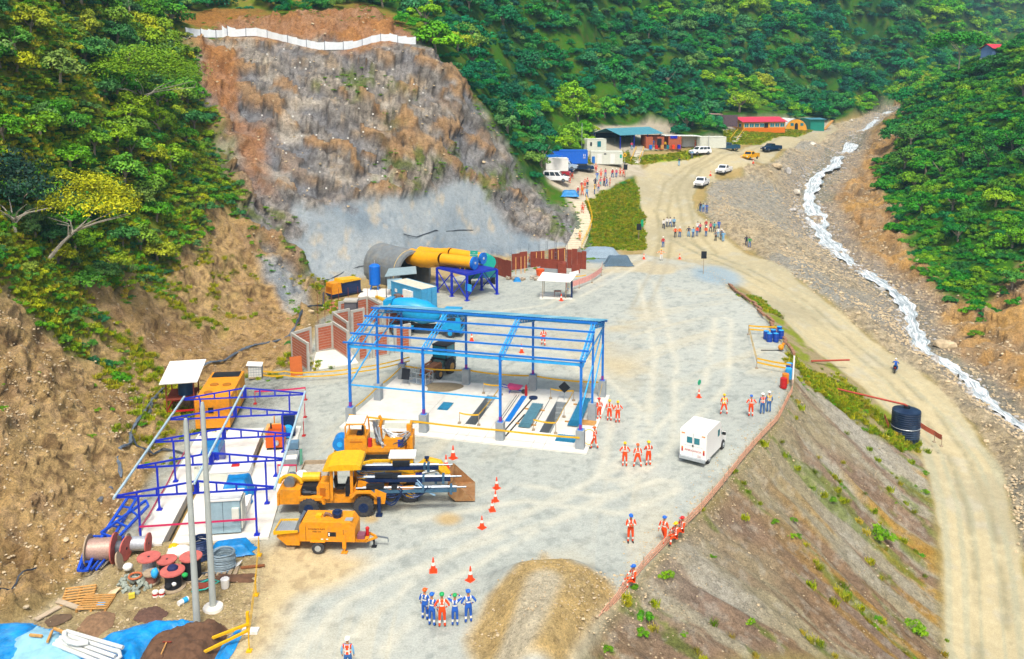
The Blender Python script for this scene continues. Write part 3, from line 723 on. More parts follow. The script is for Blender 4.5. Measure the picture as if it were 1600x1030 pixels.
def scatter(name, label, pts, scs, protos, material, flat=1.0):
    """one stuff object: a cloud of points that carries the prototypes"""
    m = bpy.data.meshes.new(name); m.vertices.add(len(pts)); m.vertices.foreach_set('co', np.asarray(pts, np.float32).ravel())
    a = m.attributes.new('sc', 'FLOAT', 'POINT'); a.data.foreach_set('value', np.asarray(scs, np.float32))
    a = m.attributes.new('rz', 'FLOAT', 'POINT'); a.data.foreach_set('value', rng.uniform(0, 6.28, len(pts)).astype(np.float32))
    a = m.attributes.new('pk', 'INT', 'POINT'); a.data.foreach_set('value', rng.integers(0, len(protos), len(pts)).astype(np.int32))
    o = bpy.data.objects.new(name, m); COL.objects.link(o)
    ng = bpy.data.node_groups.new(name, 'GeometryNodeTree')
    ng.interface.new_socket('Geometry', in_out='INPUT', socket_type='NodeSocketGeometry'); ng.interface.new_socket('Geometry', in_out='OUTPUT', socket_type='NodeSocketGeometry')
    gi = ng.nodes.new('NodeGroupInput'); go = ng.nodes.new('NodeGroupOutput')
    jn = ng.nodes.new('GeometryNodeJoinGeometry')
    def attr(nm, ty):
        n = ng.nodes.new('GeometryNodeInputNamedAttribute'); n.data_type = ty; n.inputs[0].default_value = nm; return n.outputs[0]
    for k, p in enumerate(protos):
        oi = ng.nodes.new('GeometryNodeObjectInfo'); oi.inputs['Object'].default_value = p; oi.inputs['As Instance'].default_value = True
        ip = ng.nodes.new('GeometryNodeInstanceOnPoints'); cmp = ng.nodes.new('FunctionNodeCompare'); cmp.data_type = 'INT'; cmp.operation = 'EQUAL'
        ng.links.new(attr('pk', 'INT'), cmp.inputs[2]); cmp.inputs[3].default_value = k
        ng.links.new(gi.outputs[0], ip.inputs['Points']); ng.links.new(cmp.outputs[0], ip.inputs['Selection']); ng.links.new(oi.outputs['Geometry'], ip.inputs['Instance'])
        cx = ng.nodes.new('ShaderNodeCombineXYZ'); ng.links.new(attr('rz', 'FLOAT'), cx.inputs[2])
        er = ng.nodes.new('FunctionNodeEulerToRotation'); ng.links.new(cx.outputs[0], er.inputs[0]); ng.links.new(er.outputs[0], ip.inputs['Rotation'])
        cs = ng.nodes.new('ShaderNodeCombineXYZ'); sc_ = attr('sc', 'FLOAT')
        mm = ng.nodes.new('ShaderNodeMath'); mm.operation = 'MULTIPLY'; mm.inputs[1].default_value = flat; ng.links.new(sc_, mm.inputs[0])
        ng.links.new(sc_, cs.inputs[0]); ng.links.new(sc_, cs.inputs[1]); ng.links.new(mm.outputs[0], cs.inputs[2]); ng.links.new(cs.outputs[0], ip.inputs['Scale'])
        ng.links.new(ip.outputs[0], jn.inputs[0])
    sm = ng.nodes.new('GeometryNodeSetMaterial'); sm.inputs['Material'].default_value = material
    ng.links.new(jn.outputs[0], sm.inputs[0]); ng.links.new(sm.outputs[0], go.inputs[0])
    md = o.modifiers.new('scatter', 'NODES'); md.node_group = ng
    tag(o, label, kind='stuff')
    return o
# crowded places where no tree may stand
mStair = M('885 395 925 392 935 340 915 300 890 305 890 340', 1, .1)
vegt = veg * (1 - mTreeline)
far = (side == 1)
tx, ty, tz, ti = sample(vegt * far * (1 - mStair), 44000)
ts = rng.uniform(1.3, 2.8, 44000) * (1 + .7 * (rng.random(44000) > .85)) * np.clip(.85 + RR.ravel()[ti] / 900, .8, 1.5)
k = thin(tx, ty, tz, ts, .56); tx, ty, tz, ts = tx[k], ty[k], tz[k], ts[k]
rx, ry, rz_, ri = sample(np.maximum(mGrassR, veg * (side == 2)), 9000)
rs = rng.uniform(.8, 2.0, 9000) * (1 + .7 * (rng.random(9000) > .9)) * np.clip(RR.ravel()[ri] / 170, .8, 1.3)
k = thin(rx, ry, rz_, rs, .6); rx, ry, rz_, rs = rx[k], ry[k], rz_[k], rs[k]
lx, ly, lz, li = sample(veg * (side == 0) * ss(.42, .5, fbm(X / 7, Y / 7, None, 3, 400) + .2), 7600)
ls_ = rng.uniform(.45, 1.3, 7600) * (1 + 1.1 * (rng.random(7600) > .93)) * np.clip(RR.ravel()[li] / 100, .8, 1.7)
k = thin(lx, ly, lz, ls_, .65); lx, ly, lz, ls_ = lx[k], ly[k], lz[k], ls_[k]
# single trees and shrubs: those that show largest
allp = [(x, y, z, s, 1) for x, y, z, s in zip(tx, ty, tz, ts)] + [(x, y, z, s, 2) for x, y, z, s in zip(rx, ry, rz_, rs)] + [(x, y, z, s, 0) for x, y, z, s in zip(lx, ly, lz, ls_)]
def appar(p): return p[3] / math.hypot(p[0], p[1])
trees = sorted([p for p in allp if p[4] == 1 or p[3] > 1.7], key=appar, reverse=True)
shr = sorted([p for p in allp if not (p[4] == 1 or p[3] > 1.7)], key=appar, reverse=True)
TL = {1: ('dark green tree in the forest on the steep valley side behind the sheds', 'trees on the forested valley side'),
      2: ('rounded green tree on the slope above the stream bank', 'trees on the slope right of the stream'),
      0: ('leafy tree on the steep hillside left of the rock cliff', 'trees on the left hillside')}
SL = {2: ('low green shrub on the slope above the stream bank', 'shrubs on the slope right of the stream'),
      0: ('low green shrub on the steep hillside left of the rock cliff', 'shrubs on the left hillside')}
LK = {1: 'far', 2: 'right', 0: 'left'}
def patch(x, y): return float(fbm(np.array([x / 22.]), np.array([y / 30.]), None, 3, 450)[0]) > .53
for n_, p in enumerate(trees[:292]):
    r_ = thing('tree', TL[p[4]][0], 'tree', (p[0], p[1], p[2] - .1 * p[3]), random.uniform(0, 6.28), TL[p[4]][1])
    c = inst('crown', random.choice(crowns if p[4] else crowns[:3]), r_, (0, 0, p[3] * .15), (0, 0, 0), p[3]); setmat(c, LM['far2' if p[4] == 1 and patch(p[0], p[1]) else LK[p[4]]])
    inst('trunk', random.choice(trunks), r_, (0, 0, 0), (0, 0, 0), (p[3], p[3], p[3] * 1.1))
for p in shr[:270]:
    r_ = thing('shrub', SL[p[4]][0], 'shrub', (p[0], p[1], p[2] - .1 * p[3]), random.uniform(0, 6.28), SL[p[4]][1])
    c = inst('foliage', random.choice(bushm), r_, (0, 0, 0), (0, 0, 0), p[3]); setmat(c, LM[LK[p[4]]])
    inst('stem', stemm, r_, (0, 0, 0), (0, 0, 0), p[3])
def protos_of(names, meshes):
    out = []
    for m in meshes:
        for o in COL.objects:
            if o.name.split('.')[0] == names and o.data == m: out.append(o); break
    return out
cp = protos_of('crown', crowns); bp_ = protos_of('foliage', bushm)
rest_t, rest_s = trees[292:], shr[270:]
f = [p for p in rest_t if p[4] == 1]
pt_ = fbm(np.array([p[0] / 22. for p in f]), np.array([p[1] / 30. for p in f]), None, 3, 450) > .53
for w_, nm_, mk in ((False, 'dense dark blue green forest over the steep valley sides', 'far'), (True, 'patches of lighter yellow green forest over the steep valley sides', 'far2')):
    g_ = [p for p, q in zip(f, pt_) if bool(q) == w_]; scatter('forest', nm_, [(p[0], p[1], p[2] + .1 * p[3]) for p in g_], [p[3] for p in g_], cp, LM[mk])
for q, nm, lb in ((2, 'scrub', 'dense green scrub over the slope above the stream'), (0, 'scrub', 'dense scrub over the steep left hillside')):
    f = [p for p in rest_t + rest_s if p[4] == q]
    scatter(nm, lb, [(p[0], p[1], p[2] - .1 * p[3]) for p in f], [p[3] for p in f], bp_, LM[LK[q]])
# low fill between crowns, grass and weeds
def grass_mesh(seed, n=60, h=.5):
    g = np.random.default_rng(seed); V = []; T = []
    for i in range(n):
        a = g.uniform(0, 6.28); rad = g.uniform(0, .5); bx, by = math.cos(a) * rad, math.sin(a) * rad
        a2 = g.uniform(0, 6.28); l = h * g.uniform(.5, 1.2); w = .035
        V += [(bx - w, by, 0), (bx + w, by + w, 0), (bx + math.cos(a2) * l * .5 + w, by + math.sin(a2) * l * .5, l), (bx + math.cos(a2) * l * .5 - w, by + math.sin(a2) * l * .5, l * .97)]
        T += [g.uniform(0, 1)] * 4
    m = bpy.data.meshes.new('tuft'); m.from_pydata(V, [], [(i, i + 1, i + 2, i + 3) for i in range(0, len(V), 4)])
    a = m.attributes.new('tint', 'FLOAT', 'POINT'); a.data.foreach_set('value', np.array(T, np.float32)); m.materials.append(LM['grass']); return m
gx, gy, gz_, gi_ = sample(veg * (side == 0) + .12 * mBareM * gp_ , 7000)
wx, wy, wz, wi = sample(veg * (side != 0), 14000)
tuft0 = tag(bpy.data.objects.new('weed', grass_mesh(3)), 'small grass tuft on the embankment below the canteen steps', 'weed'); COL.objects.link(tuft0)
g0 = on(1000, 250); tuft0.location = g0
scatter('undergrowth', 'low leafy undergrowth over the left hillside', np.stack([gx, gy, gz_], 1), rng.uniform(.25, .6, len(gx)), bp_, LM['left'], .8)
scatter('undergrowth', 'low leafy undergrowth on the far slopes', np.stack([wx, wy, wz], 1), rng.uniform(.7, 1.5, len(wx)) * np.clip(RR.ravel()[wi] / 200, .5, 2), bp_, LM['far'], .8)
green_streak = ss(.58, .66, fbm(across / 1.3 + 90, along / 5, None, 4, 260))
dz = mTreeline + np.clip(mGrassB, 0, 1) + mBareM * gp_ * .5 + mSlopeT * ss(.45, .6, n1[..., 0]) * 1.4 + mSlopeR * green_streak * .04 + veg * (side == 0) * .4
hx, hy, hz__, hi = sample((dz + mTreeline * .8) / np.clip(RR / 100, .5, 3), 19000)
scatter('grass', 'short green and yellow grass on banks and slopes', np.stack([hx, hy, hz__], 1), rng.uniform(.3, .75, len(hx)), [tuft0], LM['grass'])
qx, qy, qz, qi = sample(mTreeline * .8 + mSlopeT * ss(.5, .62, n1[..., 0]) + mSlopeR * green_streak * .05 + mBareN * .01 + mCliff * (1 - mShot) * (ss(.56, .64, n1[..., 0]) * .14 + ss(.8, .4, mCliff) * .9), 1500)
scatter('undergrowth', 'scattered bright green weeds on the slopes and the rock face', np.stack([qx, qy, qz], 1), rng.uniform(.2, .55, len(qx)), bp_, LM['fresh'], .8)
# ---------------------------------------------------------------- common paints
conc = mat('concrete', '#d6d3c9', .9, var=.06, scale=1.5, dirt=.3, dirtc='#a69c86', bump=.15)
concg = mat('concrete_grey', '#8f979b', .9, var=.12, scale=2.5, dirt=.3, dirtc='#70777a')
azure = mat('azure_steel', '#126ec6', .45, var=.15, scale=2, dirt=.1, dirtc='#5a7fa0')
sky_st = mat('light_azure_steel', '#2ea0e0', .45, var=.2, scale=2)
royal = mat('royal_blue_steel', '#142cae', .4, var=.12)
galv = mat('galvanised_steel', '#b4bcc0', .4, .5, var=.12)
steel = mat('bare_steel', '#7d8690', .35, .6, var=.2)
white = mat('white_paint', '#e0e0da', .5, var=.05, dirt=.15)
cream = mat('cream_panel', '#cfd3c6', .6, var=.06, dirt=.15)
black = mat('black_rubber', '#17181b', .8, var=.2)
tyre = mat('tyre_rubber', '#34363a', .9, var=.25, dirt=.5, dirtc='#6f675a')
yel = mat('machine_yellow', '#d68a0a', .6, var=.18, scale=5, dirt=.55, dirtc='#9a7c4c', bump=.2)
yel2 = mat('machine_lemon_yellow', '#dba80e', .5, var=.15, scale=5, dirt=.4, dirtc='#8a6a30')
dark = mat('dark_metal', '#23272e', .5, .3, var=.3)
darkb = mat('dark_blue_metal', '#1b2f56', .4, .3, var=.35, scale=6)
glass = mat('dark_glass', '#1a2a35', .08, var=.05, spec=.8)
tealg = mat('teal_glass', '#1f7684', .1, var=.05, spec=.8)
redm = mat('red_paint', '#b3191b', .5, var=.1)
orange = mat('safety_orange', '#e0400c', .6, var=.08)
hivis = mat('reflective_band', '#d8d6cc', .4, var=.05)
tapey = mat('yellow_tape', '#d9a908', .5, var=.12, scale=8)
tapep = mat('pink_tape', '#c4285a', .5, var=.12, scale=8)
tarp = mat('blue_tarpaulin', '#0a78b8', .45, var=.3, scale=2.5, bump=.6)
wood = mat('raw_timber', '#b88a4c', .8, var=.25, scale=5)
woodg = mat('weathered_timber', '#9a8a72', .9, var=.25, scale=5)
brick = mat('brick_red', '#a3563a', .9, var=.25, scale=6, dirt=.4, dirtc='#b79478')
rust = mat('rusty_formwork', '#7b3524', .85, var=.2, scale=2, dirt=.3, dirtc='#a35b3a')
hose = mat('black_hose', '#39424c', .6, var=.3)
def local(o, th):
    e = Vector((math.cos(th), math.sin(th))); n = Vector((-math.sin(th), math.cos(th)))
    def f(px, py, z=.12):
        p = gp(px, py, z); d = Vector((p.x - o[0], p.y - o[1])); return d.dot(e), d.dot(n)
    return f
def sink(o, th, x0, x1, y0, y1, dz):
    """take the soil out under a slab"""
    e = (math.cos(th), math.sin(th)); dx = X2 - o[0]; dy = Y2 - o[1]
    u = dx * e[0] + dy * e[1]; v_ = -dx * e[1] + dy * e[0]
    m = (u > x0) & (u < x1) & (v_ > y0) & (v_ < y1)
    Z2[m] = dz
def text_mesh(s, size, m, align='CENTER'):
    cu = bpy.data.curves.new('lettering', 'FONT'); cu.body = s; cu.size = size; cu.align_x = align; cu.extrude = .004
    o = bpy.data.objects.new('lettering', cu); COL.objects.link(o)
    bpy.context.view_layer.update()
    me_ = bpy.data.meshes.new_from_object(o); bpy.data.objects.remove(o); me_.materials.clear(); me_.materials.append(m); me_.name = 'lettering'
    return me_

# ---------------------------------------------------------------- large azure steel frame on its slab
FO, FT = (-12.759, 65.137), -.25
BL, DL, HP, HC, HR = 6.129, 5.509, 1.539, 6.676, 8.026
sink(FO, FT, .2, 18.3, .2, 10.8, -2.5)
slab = thing('concrete_slab', None, None, (*FO, 0), FT); slab['kind'] = 'structure'
del_keys = [k for k in ('label', 'category') if k in slab.keys()]
PA = (8.74, 9.62, 2.25, 8.78); PB = (14.8, 15.7, 2.1, 8.8)
def panels(parent, cells, top=.12, m=conc, bot=-.5):
    for x0, x1, y0, y1 in cells:
        mb = MB(); mb.b2(x0 + .012, x1 - .012, y0 + .012, y1 - .012, bot, top + random.uniform(-.004, .004)); mb.obj('slab_panel', m, parent)
panels(slab, [(-.65, 5.2, -.8, 5.5), (-.65, 5.2, 5.5, 11.45), (5.2, 8.74, -.8, 11.45), (8.74, 9.62, -.8, 2.25), (8.74, 9.62, 8.78, 11.45), (9.62, 11.0, -.8, 11.45), (11.0, 14.8, -.8, 11.45), (14.8, 15.7, -.8, 2.1), (14.8, 15.7, 8.8, 11.45), (15.7, 19.0, -.8, 5.4), (15.7, 19.0, 5.4, 11.45)])
for p in (PA, PB):
    mb = MB(); x0, x1, y0, y1 = p
    mb.b2(x0, x1, y0, y1, -1.5, -1.4); mb.b2(x0 - .1, x0 + .01, y0, y1, -1.4, .1); mb.b2(x1 - .01, x1 + .1, y0, y1, -1.4, .1); mb.b2(x0, x1, y0 - .1, y0 + .01, -1.4, .1); mb.b2(x0, x1, y1 - .01, y1 + .1, -1.4, .1)
    for i in range(3): mb.b2(x0 + .02, x1 - .02, y1 - .3 - .3 * i, y1 - .3 * i, -1.4, -.35 - .35 * i)
    mb.obj('pit', concg, slab)
for x in (11.15, 11.35, 14.15): 
    mb = MB(); mb.b2(x, x + .05, 3.2, 9.5, .12, .135); mb.obj('rail_strip', dark, slab)
fr = thing('steel_frame_shed', 'bright blue open steel building frame with unfinished roof standing on the white slab', 'building frame', (*FO, 0), FT)
for i in range(4):
    for j in (0, 2):
        mb = MB(); mb.box((BL * i, DL * j, HP / 2 + .06), (.62, .62, HP - .12)); mb.obj('pedestal', concg, fr)
        mb = MB(); mb.b2(BL * i - .09, BL * i + .09, DL * j - .09, DL * j + .09, HP + .03, HC); mb.box((BL * i, DL * j, HP + .015), (.4, .4, .03)); mb.obj('column', azure, fr)
        mb = MB(); mb.box((BL * i, DL * j, HP + .22), (.2, .2, .38)); mb.obj('base_stub', mat('magenta_primer', '#7a2f8c', .5), fr)
for i in (0, 3):
    mb = MB(); mb.box((BL * i, DL, HP / 2 + .06), (.62, .62, HP - .12)); mb.obj('pedestal', concg, fr)
    mb = MB(); mb.b2(BL * i - .08, BL * i + .08, DL - .08, DL + .08, HP, HR - .35); mb.obj('column', azure, fr)
for i in range(4):
    x = BL * i; mb = MB()
    for s in (0, 1):
        f = (lambda t: (x, t * DL if s == 0 else 2 * DL - t * DL, HC + .05 + (HR - HC) * t))
        for dx in (-.13, .13):
            a, b = Vector(f(0)), Vector(f(1)); o_ = Vector((dx, 0, 0))
            mb.beam(a + o_, b + o_, .07, .07); mb.beam(a + o_ - Vector((0, 0, .38)), b + o_ - Vector((0, 0, .38)), .07, .07)
            for k in range(12):
                p, q = Vector(f(k / 12)), Vector(f((k + 1) / 12)); dn_ = Vector((0, 0, -.38))
                mb.beam(p + o_ + (dn_ if k % 2 else Vector()), q + o_ + (Vector() if k % 2 else dn_), .035)
        for k in range(13): mb.beam(Vector(f(k / 12)) + Vector((-.13, 0, 0)), Vector(f(k / 12)) + Vector((.13, 0, 0)), .04)
    mb.obj('truss', sky_st, fr)
for k, t_ in enumerate((0.0, .25, .5, .75, 1.0)):
    mb = MB(); y, z = DL * t_, HC + .13 + (HR - HC) * t_
    mb.beam((-.45, y - .1, z), (3 * BL + .35, y - .1, z), .1, .13); mb.obj('purlin', azure, fr)
for k, t_ in enumerate((0.0, .33, .66)):
    mb = MB(); y, z = 2 * DL - DL * t_, HC + .13 + (HR - HC) * t_
    mb.beam((-.45, y, z), (3 * BL + .35, y, z), .1, .13); mb.obj('purlin', azure, fr)
for y in (0, 2 * DL):
    mb = MB(); mb.beam((-.1, y, HC - .18), (3 * BL + .1, y, HC - .18), .14, .2); mb.obj('eave_beam', sky_st, fr)
nsh = 20
for k in range(nsh):
    x0 = -.4 + (3 * BL + .8) / nsh * k; w_ = (3 * BL + .8) / nsh
    mb = MB()
    for r_ in range(4):
        xa = x0 + w_ * r_ / 4; s_ = .035
        a = lambda x, t_, dz: (x, DL + t_ * (DL + .45), HR + .24 - t_ * (HR - HC) * 1.08 + dz)
        mb.quad(a(xa, 0, s_), a(xa + w_ / 8, 0, s_), a(xa + w_ / 8, 1, s_), a(xa, 1, s_)); mb.quad(a(xa + w_ / 8, 0, s_), a(xa + w_ / 4, 0, 0), a(xa + w_ / 4, 1, 0), a(xa + w_ / 8, 1, s_))
    mb.obj('roof_sheet', mat('pale_blue_sheet' if k % 3 else 'pale_blue_sheet_worn', '#5ea9c9' if k % 3 else '#8cc3d6', .45, .2, var=.15), fr)
mb = MB(); mb.beam((0, 0, 3.35), (2 * BL, 0, 3.35), .09, .1); mb.obj('girt', sky_st, fr)
for p, q in (((0, 0, 3.4), (0, DL, 5.4)), ((0, 0, 5.0), (0, DL, 7.0)), ((0, DL, 5.2), (0, 2 * DL, 6.5)), ((3 * BL, 0, 6.3), (3 * BL, 2 * DL, 6.2)), ((3 * BL, 0, 3.0), (3 * BL, 2 * DL, 6.3)), ((3 * BL, DL, 2.2), (3 * BL, 2 * DL, 4.8))):
    mb = MB(); mb.beam(p, q, .09); mb.obj('brace', sky_st, fr)
def on_frame(x, y, z=.12):
    p = Matrix.Rotation(FT, 3, 'Z') @ Vector((x, y, z)); return Vector((FO[0] + p.x, FO[1] + p.y, z))
def tape(name, label, pts, m, w=.12, sag=.12, cat='tape', group=None, lines=1, post=None, posth=1.0):
    """barrier tape as thin upright strips between points; posts become parts"""
    r_ = thing(name, label, cat, pts[0], 0, group); o_ = Vector(pts[0])
    mb = MB()
    for a, b in zip(pts, pts[1:]):
        a, b = Vector(a) - o_, Vector(b) - o_; n = 6
        for l in range(lines):
            dz = Vector((0, 0, -.38 * l))
            P_ = [a.lerp(b, k / n) - Vector((0, 0, sag * 4 * (k / n) * (1 - k / n))) + dz for k in range(n + 1)]
            for k in range(n):
                u = Vector((0, 0, w / 2)); d = (P_[k + 1] - P_[k]).cross(u).normalized() * .012
                mb.beam(P_[k], P_[k + 1], .015, w)
    mb.obj('strip', m, r_)
    if post:
        for p in pts:
            mb = MB(); q = Vector(p) - o_; mb.beam(q + Vector((0, 0, .06)), q - Vector((0, 0, posth)), .05); mb.box(q - Vector((0, 0, posth - .04)), (.26, .26, .08)); mb.obj('post', post, r_)
    return r_
F = on_frame
tape('caution_tape', 'yellow caution tape strung round the concrete pedestals of the blue frame', [F(0, -.35, 1.0), F(BL, -.35, 1.0), F(2 * BL, -.35, 1.0), F(3 * BL, -.35, 1.05)], tapey, .14, .05)
tape('caution_tape', 'yellow caution tape along the rear pedestals of the blue frame', [F(0, 0, 1.3), F(0, DL, 1.3), F(0, 2 * DL, 1.3), F(BL, 2 * DL + .33, 1.3), F(2 * BL, 2 * DL + .33, 1.3), F(3 * BL, 2 * DL, 1.35), F(3 * BL + .3, DL, 1.0)], tapey, .14, .15)
tape('pit_barrier', 'yellow taped barrier of thin posts round the narrow pit between the middle columns', [F(8.3, 2.2, 1.0), F(9.9, 2.2, 1.0), F(9.9, 9.1, 1.0), F(8.3, 9.1, 1.0)], tapey, .12, .08, 'barrier', post=woodg, posth=.86)
tape('pit_barrier', 'yellow taped barrier of thin posts round the pit nearest the orange workers', [F(14.3, 2.3, 1.0), F(16.1, 2.1, 1.0), F(16.1, 5.5, 1.0), F(16.2, 9.3, 1.0), F(14.2, 9.3, 1.0)], tapey, .12, .08, 'barrier', post=woodg, posth=.86)
def sheets(label, x0, x1, y0, y1, m, n=3, h=.06, sup=True, name='roof_sheet_stack', z0=.12):
    r_ = thing(name, label, 'sheet stack', (*F((x0 + x1) / 2, (y0 + y1) / 2).xy, z0), FT); lx, ly = (x1 - x0) / 2, (y1 - y0) / 2
    b = .1 if sup else 0
    if sup:
        for y in (-ly * .7, ly * .6):
            mb = MB(); mb.box((0, y, .05), (2 * lx + .7, .12, .1)); mb.obj('bearer', wood, r_)
    for k in range(n):
        mb = MB(); nr = max(2, int(2 * lx / .18))
        for i in range(nr):
            xa = -lx + 2 * lx * i / nr + k * .03; w_ = 2 * lx / nr
            mb.b2(xa, xa + w_ * .55, -ly + k * .1, ly - k * .07, b + k * h, b + k * h + .03); mb.b2(xa + w_ * .55, xa + w_, -ly + k * .1, ly - k * .07, b + k * h + .012, b + k * h + .05)
        mb.obj('sheet', m, r_)
bsh = mat('blue_roof_sheet', '#2f86ad', .4, .2, var=.2); bsh2 = mat('teal_grey_sheet', '#5f8f9f', .4, .3, var=.2)
sheets('short blue roofing sheet lying flat on the slab left of the narrow pit', 5.6, 6.5, 4.55, 6.2, bsh, 2, .05, False)
sheets('long narrow bright blue plate lying beside the wheelbarrow', 11.66, 12.12, 3.5, 9.3, mat('bright_blue_plate', '#0d74c8', .4), 1, .05, False, 'steel_plate')
sheets('grey blue roofing sheets on timber bearers left of the second pit', 13.0, 13.95, 2.5, 7.4, bsh2, 4)
sheets('blue and silver roofing sheets fanned out on bearers by the right end columns', 16.7, 17.6, 3.7, 9.6, bsh, 5)
sheets('short blue sheets with white edges in front of the right corner pedestal', 16.3, 17.8, .75, 1.9, bsh, 3, .06, False)
for (x0, y0, x1, y1) in ((12.1, .9, 12.75, 9.2), (12.5, .6, 12.9, 5.2)):
    b_ = thing('steel_angle', 'long dark steel angle lying on the slab left of the grey blue sheets' if y1 > 6 else 'short dark steel angle on the slab beside the longer one', 'steel angle', F(x0, y0))
    mb = MB(); q = F(x1, y1) - F(x0, y0); mb.beam((0, 0, .04), q + Vector((0, 0, .04)), .1, .05); mb.obj('bar', dark, b_)
# leaning board, wheelbarrow, tilted sign, barrel lids, red cylinder
r_ = thing('notice_board', 'dark board on easel legs leaning at the rear left pedestal', 'board', F(.9, 9.6), FT)
mb = MB(); mb.box((0, 0, .95), (.75, .04, 1.0), rx=-.3); mb.obj('board', dark, r_); mb = MB(); mb.beam((-.35, -.1, .6), (-.4, -.25, 0), .04); mb.beam((.35, -.1, .6), (.4, -.25, 0), .04); mb.beam((0, .1, 1.2), (0, .5, 0), .04); mb.obj('easel', galv, r_)
r_ = thing('warning_board', 'tilted dark square board on a post at the far end of the second pit', 'sign', F(15.4, 9.25), FT)
mb = MB(); mb.box((0, 0, 1.15), (.72, .05, .72), ry=PI / 4); mb.obj('panel', dark, r_); mb = MB(); mb.beam((0, .04, 0), (0, .04, 1.0), .05); mb.obj('post', galv, r_)
r_ = thing('wheelbarrow', 'pink and blue wheelbarrow parked on the slab behind the long blue plate', 'wheelbarrow', F(10.9, 9.9), FT)
mb = MB(); mb._add([(-.4, -.32, .35), (.35, -.25, .35), (.35, .25, .35), (-.4, .32, .35), (-.6, -.42, .72), (.65, -.36, .62), (.65, .36, .62), (-.6, .42, .72)], [(0, 3, 2, 1), (0, 1, 5, 4), (1, 2, 6, 5), (2, 3, 7, 6), (3, 0, 4, 7), (4, 5, 6, 7)]); mb.obj('tray', mat('barrow_pink', '#c03a6e', .5), r_)
mb = MB(); mb.beam((.75, 0, .2), (-1.2, -.3, .6), .05); mb.beam((.75, 0, .2), (-1.2, .3, .6), .05); mb.beam((-.4, -.25, .35), (-.45, -.25, 0), .05); mb.beam((-.4, .25, .35), (-.45, .25, 0), .05); mb.obj('frame', royal, r_)
mb = MB(); mb.cyl((.78, -.06, .2), (.78, .06, .2), .2); mb.obj('wheel', tyre, r_)
r_ = thing('drum_lid', 'round blue lid lying on the slab right of the wheelbarrow', 'lid', F(12.75, 9.0)); mb = MB(); mb.cyl((0, 0, 0), (0, 0, .12), .38, n=16); mb.obj('disc', darkb, r_)
r_ = thing('gas_cylinder', 'small red upright cylinder at the end of the long blue plate', 'cylinder', F(12.0, 9.5)); mb = MB(); mb.tube([(0, 0, 0), (0, 0, .75), (0, 0, .88), (0, 0, .98)], [.12, .12, .06, .05]); mb.obj('body', redm, r_)
r_ = thing('timber_stack', 'short planks and rope heap beside the right end middle pedestal', 'planks', F(18.2, 5.6), FT)
for k in range(4): mb = MB(); mb.box((random.uniform(-.1, .1), -1.2 + .25 * k, .05), (1.3, .14, .06), rz=random.uniform(-.1, .1)); mb.obj('plank', wood, r_)
r_ = thing('yellow_hose_coil', 'loose coil of yellow tape hanging by the right corner pedestal', 'coil', F(18.95, .5)); mb = MB()
mb.tube([(math.cos(a) * .45, math.sin(a) * .1, .7 + math.sin(a * 1.0) * .55) for a in np.linspace(0, 5.6, 16)], .03, 5); mb.obj('loop', tapey, r_)
for (px, py, rx_, ry_) in ((690, 605, 1.6, .75), (613, 660, 2.0, .35)):
    g = gp(px, py, .124); me_ = bpy.data.meshes.new('stain'); vv_ = [(g.x + rx_ * math.cos(a) * (1 + .25 * math.sin(3 * a + 1)), g.y + ry_ * 2 * math.sin(a) * (1 + .2 * math.cos(2 * a)), .1265) for a in np.linspace(0, 6.283, 28)[:-1]]
    me_.from_pydata(vv_, [], [tuple(range(27))]); me_.materials.append(mat('dried_mud', '#8a7c62', .9, var=.2)); o_ = bpy.data.objects.new('stain', me_); COL.objects.link(o_); o_['kind'] = 'stuff'; tag(o_, 'brown dried mud stain on the white slab')

# ---------------------------------------------------------------- low royal blue canopy frame on the left slab
CO, CT = (-21.8, 47.33), R(7.2)
CB, CW, CH = 3.93, 6.62, 2.95
sink(CO, CT, .3, 6.6, .3, 15.8, -1.0)
sl2 = thing('concrete_slab', None, None, (*CO, 0), CT); sl2['kind'] = 'structure'
cl = local(CO, CT)
panels(sl2, [(-.35, 1.25, -.35, 4), (-.35, 1.25, 4, 9), (-.35, 1.25, 9, 16.6), (1.8, 7.35, -.35, 2.6), (1.8, 4.3, 2.6, 6.5), (4.4, 7.35, 2.6, 6.5), (1.8, 4.5, 6.5, 10.5), (4.9, 7.35, 6.5, 10.5), (1.8, 4.5, 10.5, 16.6), (4.9, 7.35, 10.5, 16.6)])
mb = MB(); mb.b2(1.25, 1.8, -.3, 16.5, -.75, -.7); mb.b2(4.5, 4.9, 6.5, 16.5, -.75, -.7); mb.obj('trench_floor', mat('sandy_trench', '#a68a52', .9, var=.2), sl2)
cf = thing('canopy_frame', 'low royal blue open canopy frame of five trusses over the left slab', 'canopy frame', (*CO, 0), CT)
OV = 1.2; AP = .78
for i in range(5):
    y = CB * i
    for x in (0, CW):
        if i == 4 and x == 0: pass
        mb = MB(); mb.beam((x, y, .15), (x, y, CH), .11, .11); mb.box((x, y, .16), (.34, .34, .03)); mb.box((x, y, .3), (.2, .2, .26), tx=.5, ty=.5); mb.obj('column', royal, cf)
    mb = MB(); x0, x1, xm = -OV, CW + OV, CW / 2
    mb.beam((x0, y, CH + .05), (x1, y, CH + .05), .09, .1); mb.beam((x0, y, CH + .14), (xm, y, CH + AP), .09, .1); mb.beam((x1, y, CH + .14), (xm, y, CH + AP), .09, .1)
    mb.beam((xm, y, CH + .08), (xm, y, CH + AP), .28, .1)
    for k in range(1, 4):
        for s in (-1, 1):
            xx = xm + s * (xm + OV) * k / 4; mb.beam((xx, y, CH + .05), (xx, y, CH + AP - (AP - .14) * k / 4), .1, .08)
    mb.obj('truss', royal, cf)
pale = mat('pale_tube', '#a9c4cf', .45, .2)
